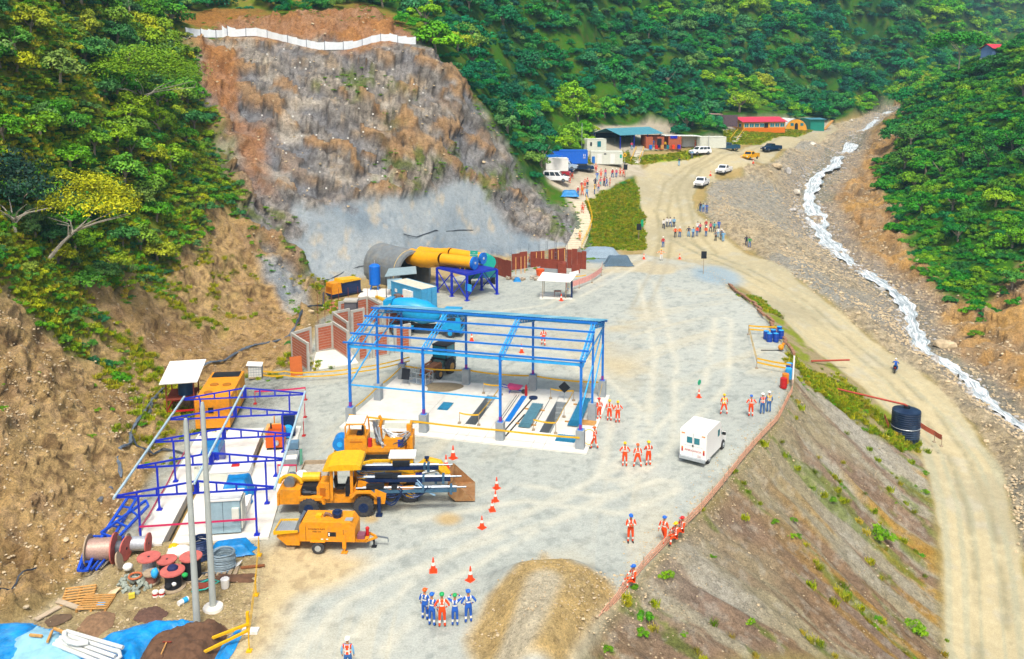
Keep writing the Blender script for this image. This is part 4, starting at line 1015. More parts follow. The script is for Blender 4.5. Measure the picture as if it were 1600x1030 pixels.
for x, z in ((-OV, CH + .22), (CW / 2, CH + AP + .09), (CW + OV, CH + .22)):
    mb = MB(); mb.beam((x, -.5, z), (x, CB * 4 + .25, z), .12, .12); mb.obj('long_tube', pale, cf)
def on_c(x, y, z=.12):
    p = Matrix.Rotation(CT, 3, 'Z') @ Vector((x, y, z)); return Vector((CO[0] + p.x, CO[1] + p.y, z))
tape('barrier_tape', 'pink barrier tape across the front of the low blue canopy', [on_c(0, -.1, 1.15), on_c(CW, -.1, 1.2)], tapep, .12, .0)
tape('barrier_tape', 'pink barrier tape along the hillside edge of the canopy slab', [on_c(-.1, 0, .9), on_c(-.1, CB, .8), on_c(-.1, 2 * CB, .9), on_c(-.1, 3 * CB, 1.0)], tapep, .2, .1)
tape('barrier_tape', 'pink barrier tape on posts round the far corner of the canopy slab', [gp(398, 612, 1.1), gp(477, 606, 1.1), gp(476, 632, 1.1), gp(474, 660, 1.1)], tapep, .14, .05, post=redm, posth=1.1)
def C_(px, py, z=.12): return gp(px, py, z)
# grey control cabinet
r_ = thing('control_cabinet', 'tall pale grey control cabinet with white top behind the second concrete pole', 'cabinet', on_c(3.9, .25), CT)
mb = MB(); mb.b2(0, 1.75, 0, 1.3, .12, 2.15); mb.obj('body', mat('pale_blue_grey', '#8fa9b3', .5), r_); mb = MB(); mb.b2(-.06, 1.81, -.06, 1.36, 2.15, 2.25); mb.obj('roof', white, r_)
mb = MB(); mb.b2(1.3, 1.7, -.16, .0, 1.0, 1.7); mb.obj('meter_box', cream, r_); mb = MB(); mb.b2(1.78, 1.86, .1, 1.2, .3, 2.0); mb.obj('side_door', cream, r_); mb = MB(); mb.b2(.75, .77, -.012, 0, .2, 2.1); mb.obj('door_seam', dark, r_)
# white cabinets, low
def cab(label, x, y, w, d, h, m=white, topm=None, name='cabinet'):
    r_ = thing(name, label, 'cabinet', on_c(x, y), CT); mb = MB(); mb.b2(0, w, 0, d, 0, h - .05); mb.obj('body', m, r_); mb = MB(); mb.b2(-.04, w + .04, -.04, d + .04, h - .05, h); mb.obj('top', topm or m, r_)
    mb = MB(); mb.b2(w * .05, w * .48, -.01, 0, h * .15, h * .85); mb.obj('panel', cream, r_); mb = MB(); mb.b2(w * .52, w * .95, -.01, 0, h * .15, h * .85); mb.obj('panel', cream, r_); return r_
cab('low white cabinet with a red tool on top under the third truss', 2.3, 7.3, 2.6, 2.0, .75)
r_ = thing('power_tool', 'small red and black tool lying on the low white cabinet', 'tool', on_c(3.9, 8.2, .87), CT); mb = MB(); mb.box((0, 0, .09), (.55, .3, .18), tx=.7); mb.obj('body', redm, r_); mb = MB(); mb.box((-.05, 0, .22), (.3, .18, .1)); mb.obj('motor', dark, r_)
cab('plain white cabinet behind the grey control cabinet', 3.7, 2.6, 1.9, 1.5, .6)
r_ = cab('pale green grey cabinet with black lettering beside the first concrete pole', 1.45, 6.9, .8, 1.6, 1.6, cream)
lt = inst('lettering', text_mesh('RC 153', .22, black), r_, (.4, -.015, 1.25), (PI / 2, 0, 0))
r_ = thing('transformer', 'glossy blue transformer box with sloping lid in front of the yellow generator', 'transformer', on_c(1.35, 9.3), CT)
mb = MB(); mb.b2(0, 1.25, 0, 2.1, .0, 1.2); mb.obj('tank', royal, r_); mb = MB(); mb.box((.62, 1.05, 1.4), (1.3, 2.15, .4), tx=.8, ty=.8); mb.obj('lid', mat('glossy_blue', '#1f6fa8', .2), r_)
mb = MB(); [mb.b2(.1 + .2 * k, .14 + .2 * k, -.12, 0, .15, 1.0) for k in range(6)]; mb.obj('fins', royal, r_)
# generator
r_ = thing('generator_enclosure', 'large orange yellow generator enclosure with round roof vents at the back of the canopy', 'generator', C_(306, 674), CT)
mb = MB(); mb.b2(0, 2.6, 0, 6.6, .2, 2.5); mb.obj('enclosure', yel, r_); mb = MB(); mb.b2(.02, 2.58, .05, 6.55, .0, .2); mb.obj('skid', dark, r_)
for x, y in ((.7, 1.6), (.8, 3.4), (1.8, 3.3)): mb = MB(); mb.cyl((x, y, 2.5), (x, y, 2.56), .34, n=18); mb.obj('roof_vent', mat('brown_vent', '#9a6210', .7), r_)
mb = MB(); mb.b2(.2, 2.4, 5.2, 6.4, 2.5, 2.56); mb.obj('roof_grille', dark, r_); 
for x in (.35, 1.0): mb = MB(); mb.b2(x, x + .4, -.03, 0, 1.4, 1.85); mb.obj('window', dark, r_)
mb = MB(); mb.b2(2.6, 2.64, 1.0, 2.2, .5, 2.1); mb.obj('side_door', yel2, r_); mb = MB(); mb.b2(2.6, 2.64, 3.2, 4.4, .5, 2.1); mb.obj('side_door', yel2, r_)
# tarp covered thing
def drape(name, label, cat, c, w, d, h, seed, m=tarp, rz=0, n=22, amp=.12):
    g = np.random.default_rng(seed); V = []; F_ = []
    for j in range(n):
        for i in range(n):
            u, v_ = i / (n - 1) * 2 - 1, j / (n - 1) * 2 - 1
            r2 = max(abs(u), abs(v_)); z = h * (1 - ss(.55, .98, np.array(r2))) if h > .3 else h * (1 - r2 ** 2)
            V.append([u * w / 2 * (1 + .1 * math.sin(5 * v_ + seed)), v_ * d / 2 * (1 + .1 * math.sin(4 * u + seed)), float(z)])
    V = np.array(V); V[:, 2] += amp * (fbm(V[:, 0] * 2.2 + seed, V[:, 1] * 2.2, None, 3, seed) - .4) + .03; V[:, 2] = np.maximum(V[:, 2], .015)
    F_ = [(j * n + i, j * n + i + 1, (j + 1) * n + i + 1, (j + 1) * n + i) for j in range(n - 1) for i in range(n - 1)]
    me_ = bpy.data.meshes.new(name); me_.from_pydata([tuple(v_) for v_ in V], [], F_); me_.materials.append(m); me_.polygons.foreach_set('use_smooth', [True] * len(F_))
    o_ = bpy.data.objects.new(name, me_); COL.objects.link(o_); o_.location = c; o_.rotation_euler = (0, 0, rz); return tag(o_, label, cat)
drape('covered_equipment', 'equipment box wrapped in bright blue tarpaulin with a yellow strap on the left slab', 'covered box', on_c(4.6, 5.0), 2.0, 2.2, 1.3, 5, rz=CT)
r_ = thing('strap', 'yellow strap across the blue tarpaulin bundle', 'strap', on_c(4.6, 4.0, 0.9), CT); mb = MB(); mb.beam((-.7, -.1, 0), (.7, -.12, .0), .05, .1); mb.obj('band', tapey, r_)
# orange compressor with blue fan drum
r_ = thing('compressor', 'orange compressor with hooded body on the slab under the fourth truss', 'compressor', on_c(5.3, 12.2), CT)
mb = MB(); mb.prism([(0, .2), (1.25, .2), (1.25, 1.1), (1.05, 1.35), (.2, 1.35), (0, 1.1)], 0, 1.6); mb.obj('hood', mat('pump_orange', '#cf5a08', .5), r_); mb = MB(); mb.b2(.05, 1.2, .1, 1.5, 0, .2); mb.obj('skid', dark, r_)
mb = MB(); mb.cyl((.8, -.25, .6), (.8, .02, .6), .16); mb.obj('filter', galv, r_); mb = MB(); mb.cyl((.3, .8, 1.35), (.3, .8, 1.75), .06); mb.obj('exhaust', dark, r_)
r_ = thing('blower', 'blue round blower before a dark cabinet at the right of the canopy slab', 'blower', on_c(6.6, 14.3), CT)
mb = MB(); mb.cyl((0, -.3, .55), (0, .3, .55), .42, n=16); mb.obj('drum', sky_st, r_); mb = MB(); mb.b2(-.5, .5, .35, .9, 0, 1.6); mb.obj('cabinet', darkb, r_)
r_ = thing('tan_cabinet', 'tan yellow cabinet beside the blue round blower', 'cabinet', on_c(4.95, 14.1), CT); mb = MB(); mb.b2(0, 1.3, 0, 1.3, 0, .8); mb.obj('body', mat('tan_paint', '#c89c58', .6), r_); mb = MB(); mb.cyl((.5, 1.5, 0), (.5, 1.5, 1.3), .05); mb.obj('pipe', yel, r_)
# water tank shelter on red posts, concrete-tote, small pit, tray
r_ = thing('shelter', 'small shelter with white sheet roof on rusty red posts above the generator', 'shelter', C_(262, 655, 0), R(12))
for x in (0, 2.1):
    for y in (0, 2.5): mb = MB(); mb.beam((x, y, 0), (x, y, 3.5 if y else 3.2), .09); mb.obj('post', rust, r_)
mb = MB(); mb.quad((-.4, -.6, 3.15), (2.5, -.6, 3.15), (2.7, 3.4, 3.75), (-.2, 3.4, 3.75)); mb.quad((-.4, -.6, 3.1), (-.2, 3.4, 3.7), (2.7, 3.4, 3.7), (2.5, -.6, 3.1)); mb.obj('roof', white, r_)
for z in (.55,): mb = MB(); mb.b2(0, 2.1, -.04, .04, z, z + .14); mb.b2(0, 2.1, 2.46, 2.54, z, z + .14); mb.b2(-.04, .04, 0, 2.5, z, z + .14); mb.b2(2.06, 2.14, 0, 2.5, z, z + .14); mb.obj('rail', redm, r_)
mb = MB(); mb.b2(-.05, 2.15, -.05, 2.55, 1.55, 1.63); mb.obj('deck', rust, r_)
tk = thing('water_tank', 'dark blue water tank standing on the shelter deck', 'tank', Vector(r_.location) + Matrix.Rotation(R(12), 3, 'Z') @ Vector((1.3, 1.2, 1.63)))
mb = MB(); mb.tube([(0, 0, 0), (0, 0, 1.05), (0, 0, 1.2)], [.6, .6, .3], 18); mb.obj('shell', mat('tank_blue', '#1c4a70', .4), tk, True)
r_ = thing('ibc_tote', 'white caged liquid tote left of the brick walls', 'tote', gp(389, 592), R(10)); mb = MB(); mb.b2(0, 1.1, 0, 1.1, .15, 1.15); mb.obj('bottle', white, r_); mb = MB(); mb.b2(-.05, 1.15, -.05, 1.15, 0, .15); mb.obj('pallet', woodg, r_)
mb = MB(); [mb.beam((-.03 + 1.16 * k / 5, -.03, .15), (-.03 + 1.16 * k / 5, -.03, 1.15), .03) for k in range(6)]; [mb.beam((-.03, -.03, .35 + .25 * k), (1.13, -.03, .35 + .25 * k), .03) for k in range(4)]; [mb.beam((1.13, 1.16 * k / 5, .15), (1.13, 1.16 * k / 5, 1.15), .03) for k in range(6)]; mb.obj('cage', galv, r_)
mb = MB(); mb.box((.5, .5, 1.22), (1.4, 1.3, .03), ry=.1); mb.obj('cover', white, r_)
r_ = thing('wash_pit', 'small concrete wash basin with pipes right of the canopy slab', 'basin', gp(440, 730), CT); mb = MB(); mb.b2(0, 1.1, 0, .1, 0, .5); mb.b2(0, 1.1, 1.5, 1.6, 0, .5); mb.b2(0, .1, .1, 1.5, 0, .5); mb.b2(1.0, 1.1, .1, 1.5, 0, .5); mb.obj('basin', concg, r_); mb = MB(); mb.b2(.1, 1.0, .1, 1.5, .2, .22); mb.obj('floor', conc, r_)
mb = MB(); mb.box((.55, 2.2, .7), (.8, .6, .5)); mb.obj('pump', mat('grey_blue', '#5f7f96', .5), r_); mb = MB(); [mb.beam((.2 + .6 * k, 2.2 + .2 * j, .5), (.15 + .7 * k, 2.2 + .3 * j, 0), .05) for k in (0, 1) for j in (-1, 1)]; mb.obj('leg', dark, r_)
mb = MB(); mb.tube([(1.3, 0, .1), (1.3, .3, 1.1), (1.1, 1.4, .5)], .04); mb.tube([(1.4, .1, .1), (1.35, .6, 1.0), (1.2, 1.6, .4)], .04); mb.obj('pipe', mat('green_pipe', '#4f9a7c', .5), r_)
tape('barrier_tape', 'short pink rails round the small wash basin', [gp(434, 727, .9), gp(463, 727, .9)], tapep, .12, 0, post=redm, posth=.9)
r_ = thing('mixing_tray', 'open wooden mixing tray with dried mortar behind the drill rig', 'tray', gp(466, 752), R(3)); mb = MB(); mb.b2(0, 1.9, 0, 2.5, 0, .06); mb.obj('floor', mat('dry_mortar', '#9c978a', .9, var=.3), r_); mb = MB(); mb.b2(0, 1.9, -.06, 0, 0, .35); mb.b2(0, 1.9, 2.5, 2.56, 0, .35); mb.b2(-.06, 0, 0, 2.5, 0, .3); mb.b2(1.9, 1.96, -.06, 2.56, 0, .4); mb.obj('side_board', woodg, r_)
r_ = thing('white_barrel', 'white plastic barrel standing behind the drill rig', 'barrel', gp(472, 765)); mb = MB(); mb.tube([(0, 0, 0), (0, 0, .1), (0, 0, 1.1), (0, 0, 1.25)], [.4, .44, .44, .3], 16); mb.obj('shell', white, r_, True); mb = MB(); mb.cyl((0, 0, 1.25), (0, 0, 1.3), .2); mb.obj('lid', white, r_)
# two concrete poles
for (px, py, hh, lb) in ((308, 976, 10.8, 'tall grey concrete pole standing in the soil heap, nearest the camera'), (333, 950, 11.1, 'tall grey concrete pole on a round white footing')):
    p = gp(px, py, 0); r_ = thing('concrete_pole', lb, 'pole', p); mb = MB(); mb.tube([(0, 0, -.3), (0, 0, hh - .25), (-.0, 0, hh)], [.175, .115, .07], 14); mb.obj('shaft', mat('pole_concrete', '#a3aaa6', .85, var=.1, scale=2), r_, True)
    if px == 333: mb = MB(); mb.tube([(0, 0, -.1), (0, 0, .1), (0, 0, .16)], [.55, .5, .2], 14); mb.obj('footing', conc, r_, True)
# ---------------------------------------------------------------- machines in the yard
def wheel(root, x, y, z, r, w, hub=None, name='wheel', lug=0):
    """wheel with a tyre and a rim, axle along local y"""
    mb = MB(); mb.tube([(x, y - w / 2, z), (x, y - w / 2 + .03, z), (x, y + w / 2 - .03, z), (x, y + w / 2, z)], [r * .86, r, r, r * .86], 20)
    if lug:
        for k in range(lug):
            a = 2 * PI * k / lug; mb.box((x + math.cos(a) * r, y, z + math.sin(a) * r), (.09, w * .94, .07), ry=-a + PI / 2)
    o = mb.obj(name, tyre, root); mb = MB(); mb.tube([(x, y - w / 2 - .02, z), (x, y + w / 2 + .02, z)], r * .5, 14); mb.cyl((x, y - w / 2 - .06, z), (x, y + w / 2 + .06, z), r * .2)
    mb.obj('rim', hub or galv, o); return o
def hoses(root, a, b, n, seed, sag=.5, r=.03, m=hose, spread=.15, name='hose'):
    g = random.Random(seed)
    for i in range(n):
        p, q = Vector(a) + Vector([g.uniform(-spread, spread) for _ in range(3)]), Vector(b) + Vector([g.uniform(-spread, spread) for _ in range(3)])
        s = sag * g.uniform(.5, 1.3); mb = MB()
        mb.tube([p.lerp(q, t) - Vector((0, 0, s * 4 * t * (1 - t))) + Vector((0, g.uniform(-.06, .06), 0)) for t in np.linspace(0, 1, 8)], r, 5, cap=False); mb.obj(name, m, root)
# --- towed concrete pump
r_ = thing('concrete_pump', 'orange yellow towed concrete pump on two wheels, nearest machine to the camera', 'concrete pump', gp(502, 853), R(-2)); r_.scale = (.96, .96, .93)
mb = MB(); mb.prism([(-1.1, .72), (2.25, .72), (2.25, 1.55), (1.95, 1.98), (-.95, 1.98), (-1.1, 1.75)], -.75, .75); mb.obj('body', yel, r_)
mb = MB(); mb.b2(-.72, -.7, -.765, -.745, .74, 1.7); mb.obj('panel_seam', dark, r_); mb = MB(); mb.b2(1.55, 1.57, -.765, -.745, .74, 1.55); mb.obj('panel_seam', dark, r_)
mb = MB(); mb.prism([(-1.95, .35), (-1.15, .35), (-1.15, 1.25), (-2.45, 1.1), (-2.55, .9)], -.6, .6); mb.obj('rear_box', yel, r_)
mb = MB(); mb.prism([(-2.65, 1.1), (-1.2, 1.3), (-1.2, 1.42), (-2.6, 1.35)], -.75, -.68); mb.prism([(-2.65, 1.1), (-1.2, 1.3), (-1.2, 1.42), (-2.6, 1.35)], .68, .75); mb.b2(-2.68, -2.6, -.75, .75, 1.1, 1.36); mb.obj('hopper_rim', yel2, r_)
mb = MB(); mb.quad((-2.6, -.68, 1.24), (-1.25, -.68, 1.3), (-1.25, .68, 1.3), (-2.6, .68, 1.24)); [mb.beam((-2.6 + .14 * k, -.66, 1.29), (-2.6 + .14 * k, .66, 1.29), .03) for k in range(10)]; mb.obj('hopper_grille', galv, r_)
mb = MB(); mb.prism([(-1.45, 1.3), (-1.15, 1.3), (-1.0, 2.05), (-1.15, 2.1)], -.7, .5); mb.obj('splash_guard', steel, r_)
mb = MB(); mb.b2(-1.6, 2.9, -.5, -.38, .58, .72); mb.b2(-1.6, 2.9, .38, .5, .58, .72); mb.b2(2.25, 2.95, -.5, .5, .6, .72); mb.beam((2.9, -.45, .66), (3.45, 0, .66), .1, .12); mb.beam((2.9, .45, .66), (3.45, 0, .66), .1, .12); mb.obj('chassis', yel, r_)
mb = MB(); mb.beam((3.4, 0, .72), (4.1, 0, .62), .08); mb.beam((4.1, 0, .62), (4.12, 0, .35), .05); mb.obj('drawbar', steel, r_)
wheel(r_, .05, -.85, .38, .38, .24, galv); wheel(r_, .05, .85, .38, .38, .24, galv)
mb = MB(); mb.b2(-.4, .5, -.98, -.7, .78, .83); mb.obj('mudguard', yel, r_)
for x, y in ((1.6, -.72), (1.6, .72)): mb = MB(); mb.b2(x - .11, x + .11, y - .08, y + .08, .3, 1.2); mb.b2(x - .05, x + .05, y - .05, y + .05, .05, .3); mb.box((x, y, .03), (.36, .3, .06)); mb.obj('outrigger', yel, r_)
mb = MB(); mb.b2(3.2, 3.3, -.05, .05, .05, .62); mb.box((3.25, 0, .03), (.3, .25, .05)); mb.obj('jack', dark, r_)
mb = MB(); mb.b2(-2.0, -1.5, -.5, -.1, 0, .18); mb.obj('block', woodg, r_)
mb = MB(); mb.cyl((-1.8, -.3, .18), (-1.8, -.3, .4), .06); mb.obj('stub_leg', dark, r_)
mb = MB(); mb.cyl((1.05, 0, 1.98), (1.05, 0, 2.2), .26); mb.cyl((1.05, 0, 2.2), (1.05, 0, 2.32), .32); mb.box((1.05, 0, 2.36), (.3, .3, .12)); mb.obj('air_filter', darkb, r_)
mb = MB(); mb.tube([(.75, 0, 1.95), (.55, 0, 2.15), (.35, 0, 2.2), (.25, 0, 2.0)], .09, 8); mb.obj('exhaust', mat('brown_rust', '#75594a', .8), r_)
mb = MB(); mb.b2(-.25, .1, -.2, .2, 1.98, 2.12); mb.obj('lifting_eye', yel2, r_)
mb = MB(); mb.b2(1.6, 2.05, -.5, -.1, 1.985, 2.0); mb.obj('label_plate', galv, r_)
mb = MB(); mb.b2(.62, 1.12, -.765, -.75, 1.08, 1.36); mb.obj('control_panel', dark, r_); mb = MB(); mb.b2(.66, .74, -.775, -.765, 1.12, 1.32); mb.obj('sticker', white, r_)
for x in (.2, .5): mb = MB(); mb.b2(x, x + .14, -.765, -.75, .86, .92); mb.obj('reflector', white, r_)
mb = MB(); mb.b2(2.3, 2.75, -.4, .1, .72, .98); mb.obj('battery_box', mat('plum', '#7b4a5a', .6), r_); mb = MB(); mb.cyl((2.85, .05, .75), (2.85, .05, 1.15), .1); mb.ball((2.85, .05, 1.2), .13); mb.obj('valve', redm, r_)
inst('lettering', text_mesh('CONCRETE PUMP', .13, black), r_, (-.05, -.756, 1.5), (PI / 2, 0, 0)); inst('lettering', text_mesh('DIESEL LINE', .1, black), r_, (-.05, -.756, 1.34), (PI / 2, 0, 0))
# --- drilling jumbo
r_ = thing('drill_rig', 'yellow twin boom drilling rig with domed roof and long steel booms pointing right', 'drill rig', gp(486, 795), R(2))
J = r_
mb = MB(); mb.b2(-1.75, -.45, -.85, .85, .75, 1.7); mb.obj('rear_body', yel, J); mb = MB(); mb.b2(-1.77, -1.75, -.7, .7, .85, 1.5); mb.obj('rear_grille', dark, J)
mb = MB(); mb.b2(-1.9, -1.77, -.9, .9, .7, 1.5); mb.obj('bumper', yel, J)
mb = MB(); mb.tube([(-1.2 + .7 * math.cos(a), -.1, 1.75 + .55 * math.sin(a)) for a in np.linspace(0.1, 3.0, 12)], .13, 8); mb.obj('cable_guide', yel2, J)
mb = MB(); mb.cyl((-1.2, -.5, 2.0), (-1.2, .4, 2.0), .34, n=16); mb.obj('cable_drum', steel, J)
mb = MB(); mb.b2(-1.0, 2.9, -.55, .55, .65, 1.1); mb.obj('chassis', yel, J)
mb = MB(); mb.box((.1, 0, 1.45), (1.0, 1.2, .7)); mb.cyl((-.3, -.65, 1.4), (.2, -.65, 1.4), .16); mb.obj('engine', dark, J)
mb = MB(); mb.cyl((-.45, .1, 2.1), (.65, .1, 2.1), .3, n=14); mb.obj('tank', yel2, J)
mb = MB(); mb.prism([(-.55, 1.05), (.85, 1.05), (.95, .8), (1.1, .8), (.9, 1.25), (-.55, 1.25)], -1.05, -.65); mb.obj('mudguard', yel, J)
mb = MB(); mb.prism([(.55, 1.0), (1.35, 1.0), (1.35, 2.05), (.75, 2.05), (.55, 1.8)], -.75, .35); mb.obj('middle_body', yel, J); mb = MB(); mb.b2(.75, 1.1, -.765, -.75, 1.2, 1.75); mb.obj('hatch', mat('dull_orange', '#a8600c', .6), J)
for x, y in ((1.5, -.8), (1.5, .75), (2.75, -.8), (2.75, .75)): mb = MB(); mb.b2(x - .09, x + .09, y - .09, y + .09, 1.0, 3.1); mb.obj('roof_post', yel, J)
mb = MB()
prof = [(1.0, 3.05), (1.35, 3.3), (2.0, 3.42), (3.1, 3.42), (3.35, 3.3), (3.4, 3.1), (3.3, 3.08), (1.1, 3.0)]
mb.prism(prof, -1.15, 1.1); mb.obj('canopy_roof', yel2, J)
mb = MB(); mb.b2(1.7, 2.2, -.5, .1, 1.5, 1.62); mb.box((1.65, -.2, 1.9), (.12, .55, .6), ry=-.15); mb.obj('seat', black, J); mb = MB(); mb.b2(2.3, 2.7, -.6, .5, 1.1, 1.9); mb.obj('console', dark, J)
mb = MB(); mb.prism([(2.6, .9), (4.1, .9), (4.3, 1.3), (4.0, 1.7), (3.4, 2.1), (3.1, 2.2), (2.7, 1.4)], -.6, .6); mb.obj('boom_base', yel, J)
mb = MB(); mb.prism([(2.75, 1.15), (3.1, 1.5), (3.9, 1.5), (4.3, 1.15), (4.3, 1.3), (3.95, 1.62), (3.05, 1.62), (2.6, 1.3)], -1.1, -.6); mb.obj('mudguard', yel, J)
for y in (-1.0, 1.0): wheel(J, .1, y, .6, .6, .42, darkb, lug=18); wheel(J, 3.5, y, .62, .62, .45, darkb, lug=18)
for y in (-1.05, 1.05): mb = MB(); mb.cyl((4.45, y, .1), (4.45, y, 1.2), .12); mb.box((4.45, y, .05), (.4, .4, .1)); mb.obj('stabiliser', darkb, J)
mb = MB(); mb.prism([(4.1, .7), (4.8, .7), (4.9, 1.4), (4.2, 1.7)], -.9, .9); mb.obj('front_frame', yel, J)
for k, (y, z) in enumerate(((-.75, 1.5), (-.3, 2.0), (.3, 1.7), (.75, 2.3))):
    mb = MB(); mb.b2(3.1, 9.3 - .4 * k, y - .13, y + .13, z - .1, z + .12); mb.obj('feed_beam', darkb if k % 2 else mat('blue_grey_steel', '#4a6f8c', .35, .5, var=.3, scale=5), J)
    mb = MB(); mb.cyl((3.0, y - .05, z + .22), (9.9 - .3 * k, y - .05, z + .2), .055); mb.cyl((3.4, y + .14, z + .2), (9.3 - .4 * k, y + .14, z + .18), .04); mb.obj('drill_rod', steel, J)
    mb = MB(); mb.box((4.2 + .5 * k, y, z + .32), (1.1, .28, .26)); mb.box((5.4, y, z + .25), (.35, .34, .2)); mb.obj('rock_drill', dark, J)
    mb = MB(); mb.box((8.95 - .5 * k, y, z + .05), (.16, .5, .5)); mb.box((7.2, y, z + .1), (.14, .42, .34)); mb.obj('rod_guide', mat('blue_grey_steel', '#4a6f8c'), J)
for y, z in ((-.7, 1.55), (.6, 1.7)):
    mb = MB(); mb.tube([(4.0, y * .6, 1.55), (5.2, y, z), (6.6, y, z + .1)], [.2, .17, .14], 8); mb.obj('boom', yel, J)
    mb = MB(); mb.cyl((4.2, y, 1.25), (5.6, y, 1.35), .09); mb.obj('lift_cylinder', darkb, J)
hoses(J, (4.3, -.7, 1.6), (5.8, -.9, 1.45), 5, 3, .75, .05, darkb); hoses(J, (5.7, -.8, 1.7), (7.6, -.7, 1.8), 6, 4, .55, .035, darkb); hoses(J, (3.0, .1, 2.4), (4.6, .1, 2.2), 5, 5, .2); hoses(J, (-.4, -.6, 1.5), (1.2, -.6, 1.6), 5, 6, .25)
hoses(J, (6.8, -.6, 2.0), (7.9, -.7, 1.3), 5, 8, .1, .04, mat('pale_hose', '#7fa3bd', .5))
for k in range(5): mb = MB(); mb.tube([(3.0 + .1 * k, -.6 + .2 * k, 1.6), (3.1 + .15 * k, -.6 + .2 * k, 2.2), (3.5 + .1 * k, -.5 + .2 * k, 2.1)], .045, 5); mb.obj('pipe', yel2 if k % 2 else dark, J)
# --- loader
r_ = thing('wheel_loader', 'low yellow loader with white cab roof and large open bucket behind the drill rig', 'loader', gp(606, 772), R(2)); Lr = r_
mb = MB(); mb.prism([(-2.4, .7), (.2, .7), (.2, 1.45), (-.4, 1.6), (-2.2, 1.6), (-2.4, 1.3)], -.95, .95); mb.obj('rear_body', yel2, Lr)
mb = MB(); mb.b2(-2.2, .1, -.8, .8, 1.6, 1.66); mb.obj('deck', mat('blue_grey_deck', '#5d7f92', .5, .3, var=.2), Lr)
mb = MB(); mb.prism([(-1.9, 1.66), (-1.2, 1.66), (-1.0, 1.85), (.4, 1.85), (.6, 1.6), (1.8, 1.6), (1.8, 1.75), (.7, 2.0), (-1.1, 2.0), (-1.9, 1.8)], -.95, -.75); mb.prism([(-1.9, 1.66), (-1.2, 1.66), (-1.0, 1.85), (.4, 1.85), (.4, 2.0), (-1.1, 2.0), (-1.9, 1.8)], .75, .95); mb.obj('side_rail', yel2, Lr)
mb = MB(); mb.b2(-1.5, -.8, -.4, .4, 1.67, 1.8); mb.obj('vent', dark, Lr)
mb = MB(); mb.b2(.25, 1.7, .05, 1.05, 1.1, 2.45); mb.obj('cab', yel2, Lr); mb = MB(); mb.b2(.42, 1.45, .03, .05, 1.85, 2.3); mb.obj('cab_window', glass, Lr); mb = MB(); mb.b2(1.7, 1.72, .15, .95, 1.8, 2.3); mb.obj('cab_window', glass, Lr)
mb = MB(); mb.b2(.1, 1.85, -.05, 1.15, 2.45, 2.56); mb.obj('cab_roof', white, Lr)
mb = MB(); mb.b2(.2, 2.2, -.85, .85, .7, 1.15); mb.obj('front_frame', yel2, Lr)
mb = MB(); mb.cyl((1.9, -.6, 1.3), (2.3, -.6, 1.3), .45, n=14); mb.obj('pivot', royal, Lr)
for s in (-1, 1):
    mb = MB(); mb.tube([(1.9, s * .4, 1.6), (2.6, s * .4, 2.15), (3.4, s * .4, 1.95), (4.1, s * .4, 1.1)], [.2, .24, .22, .16], 6); mb.obj('lift_arm', yel2, Lr)
    mb = MB(); mb.cyl((2.2, s * .4, 1.2), (3.8, s * .4, 1.5), .09); mb.obj('cylinder', galv, Lr)
    wheel(Lr, -1.4, s * 1.05, .62, .62, .5, yel2, lug=16); wheel(Lr, 1.6, s * 1.05, .62, .62, .5, yel2, lug=16)
buck = mat('bucket_steel', '#9a7148', .6, .3, var=.25, dirt=.4, dirtc='#c8b48f')
mb = MB()
P_ = [(4.1, .15), (5.6, .1), (4.15, 1.35), (4.05, 1.2), (3.95, .5)]
for (x0, z0), (x1, z1) in (((5.75, .08), (4.5, .08)), ((4.5, .08), (4.05, .5)), ((4.05, .5), (4.05, 1.15)), ((4.05, 1.15), (4.35, 1.45))): mb.prism([(x0, z0), (x1, z1), (x1 - .05, z1 + .04), (x0, z0 + .06)], -1.3, 1.3)
mb.obj('bucket_shell', buck, Lr)
for s in (-1, 1): mb = MB(); mb.prism([(5.75, .08), (4.5, .08), (4.05, .5), (4.05, 1.15), (4.35, 1.45)], s * 1.3 - .03, s * 1.3 + .03); mb.obj('bucket_side', buck, Lr)
mb = MB(); mb.cyl((2.6, 0, 2.1), (2.6, 0, 2.5), .06); mb.box((2.6, 0, 2.5), (.3, .2, .12)); mb.obj('work_light', darkb, Lr)
# --- carrier with blue drum
r_ = thing('shotcrete_carrier', 'orange yellow carrier with open cab, tangled hoses and blue round drum at its rear', 'carrier', gp(583, 716), R(1)); K = r_
mb = MB(); mb.b2(-1.9, -.3, -.85, .85, .75, 1.85); mb.obj('rear_body', yel, K); mb = MB(); mb.b2(-1.5, -.6, -.865, -.85, 1.55, 1.65); mb.obj('slot', mat('dull_orange', '#a8600c'), K)
mb = MB(); mb.b2(-2.7, 2.8, -.6, .6, .55, .8); mb.b2(-1.6, -1.1, -.9, -.6, .4, .8); mb.obj('chassis', yel, K)
mb = MB(); mb.cyl((-2.25, -.7, 1.35), (-2.25, .3, 1.35), .52, n=20); mb.obj('drum', mat('drum_blue', '#1878c0', .5), K); mb = MB(); mb.cyl((-2.25, -.72, 1.35), (-2.25, -.7, 1.35), .2); mb.obj('drum_hub', sky_st, K)
mb = MB()
for s in (-.8, .8): mb.tube([(-1.8, s, 1.85), (-1.8, s, 2.75), (-1.6, s, 2.9), (-.55, s, 2.9), (-.4, s, 2.75), (-.35, s, 1.85)], .055, 6)
mb.beam((-1.7, -.8, 2.9), (-1.7, .8, 2.9), .1); mb.beam((-.5, -.8, 2.9), (-.5, .8, 2.9), .1); mb.obj('cab_frame', yel, K)
mb = MB(); mb.b2(-1.75, -.5, -.75, .75, 2.92, 2.96); mb.obj('cab_roof', white, K)
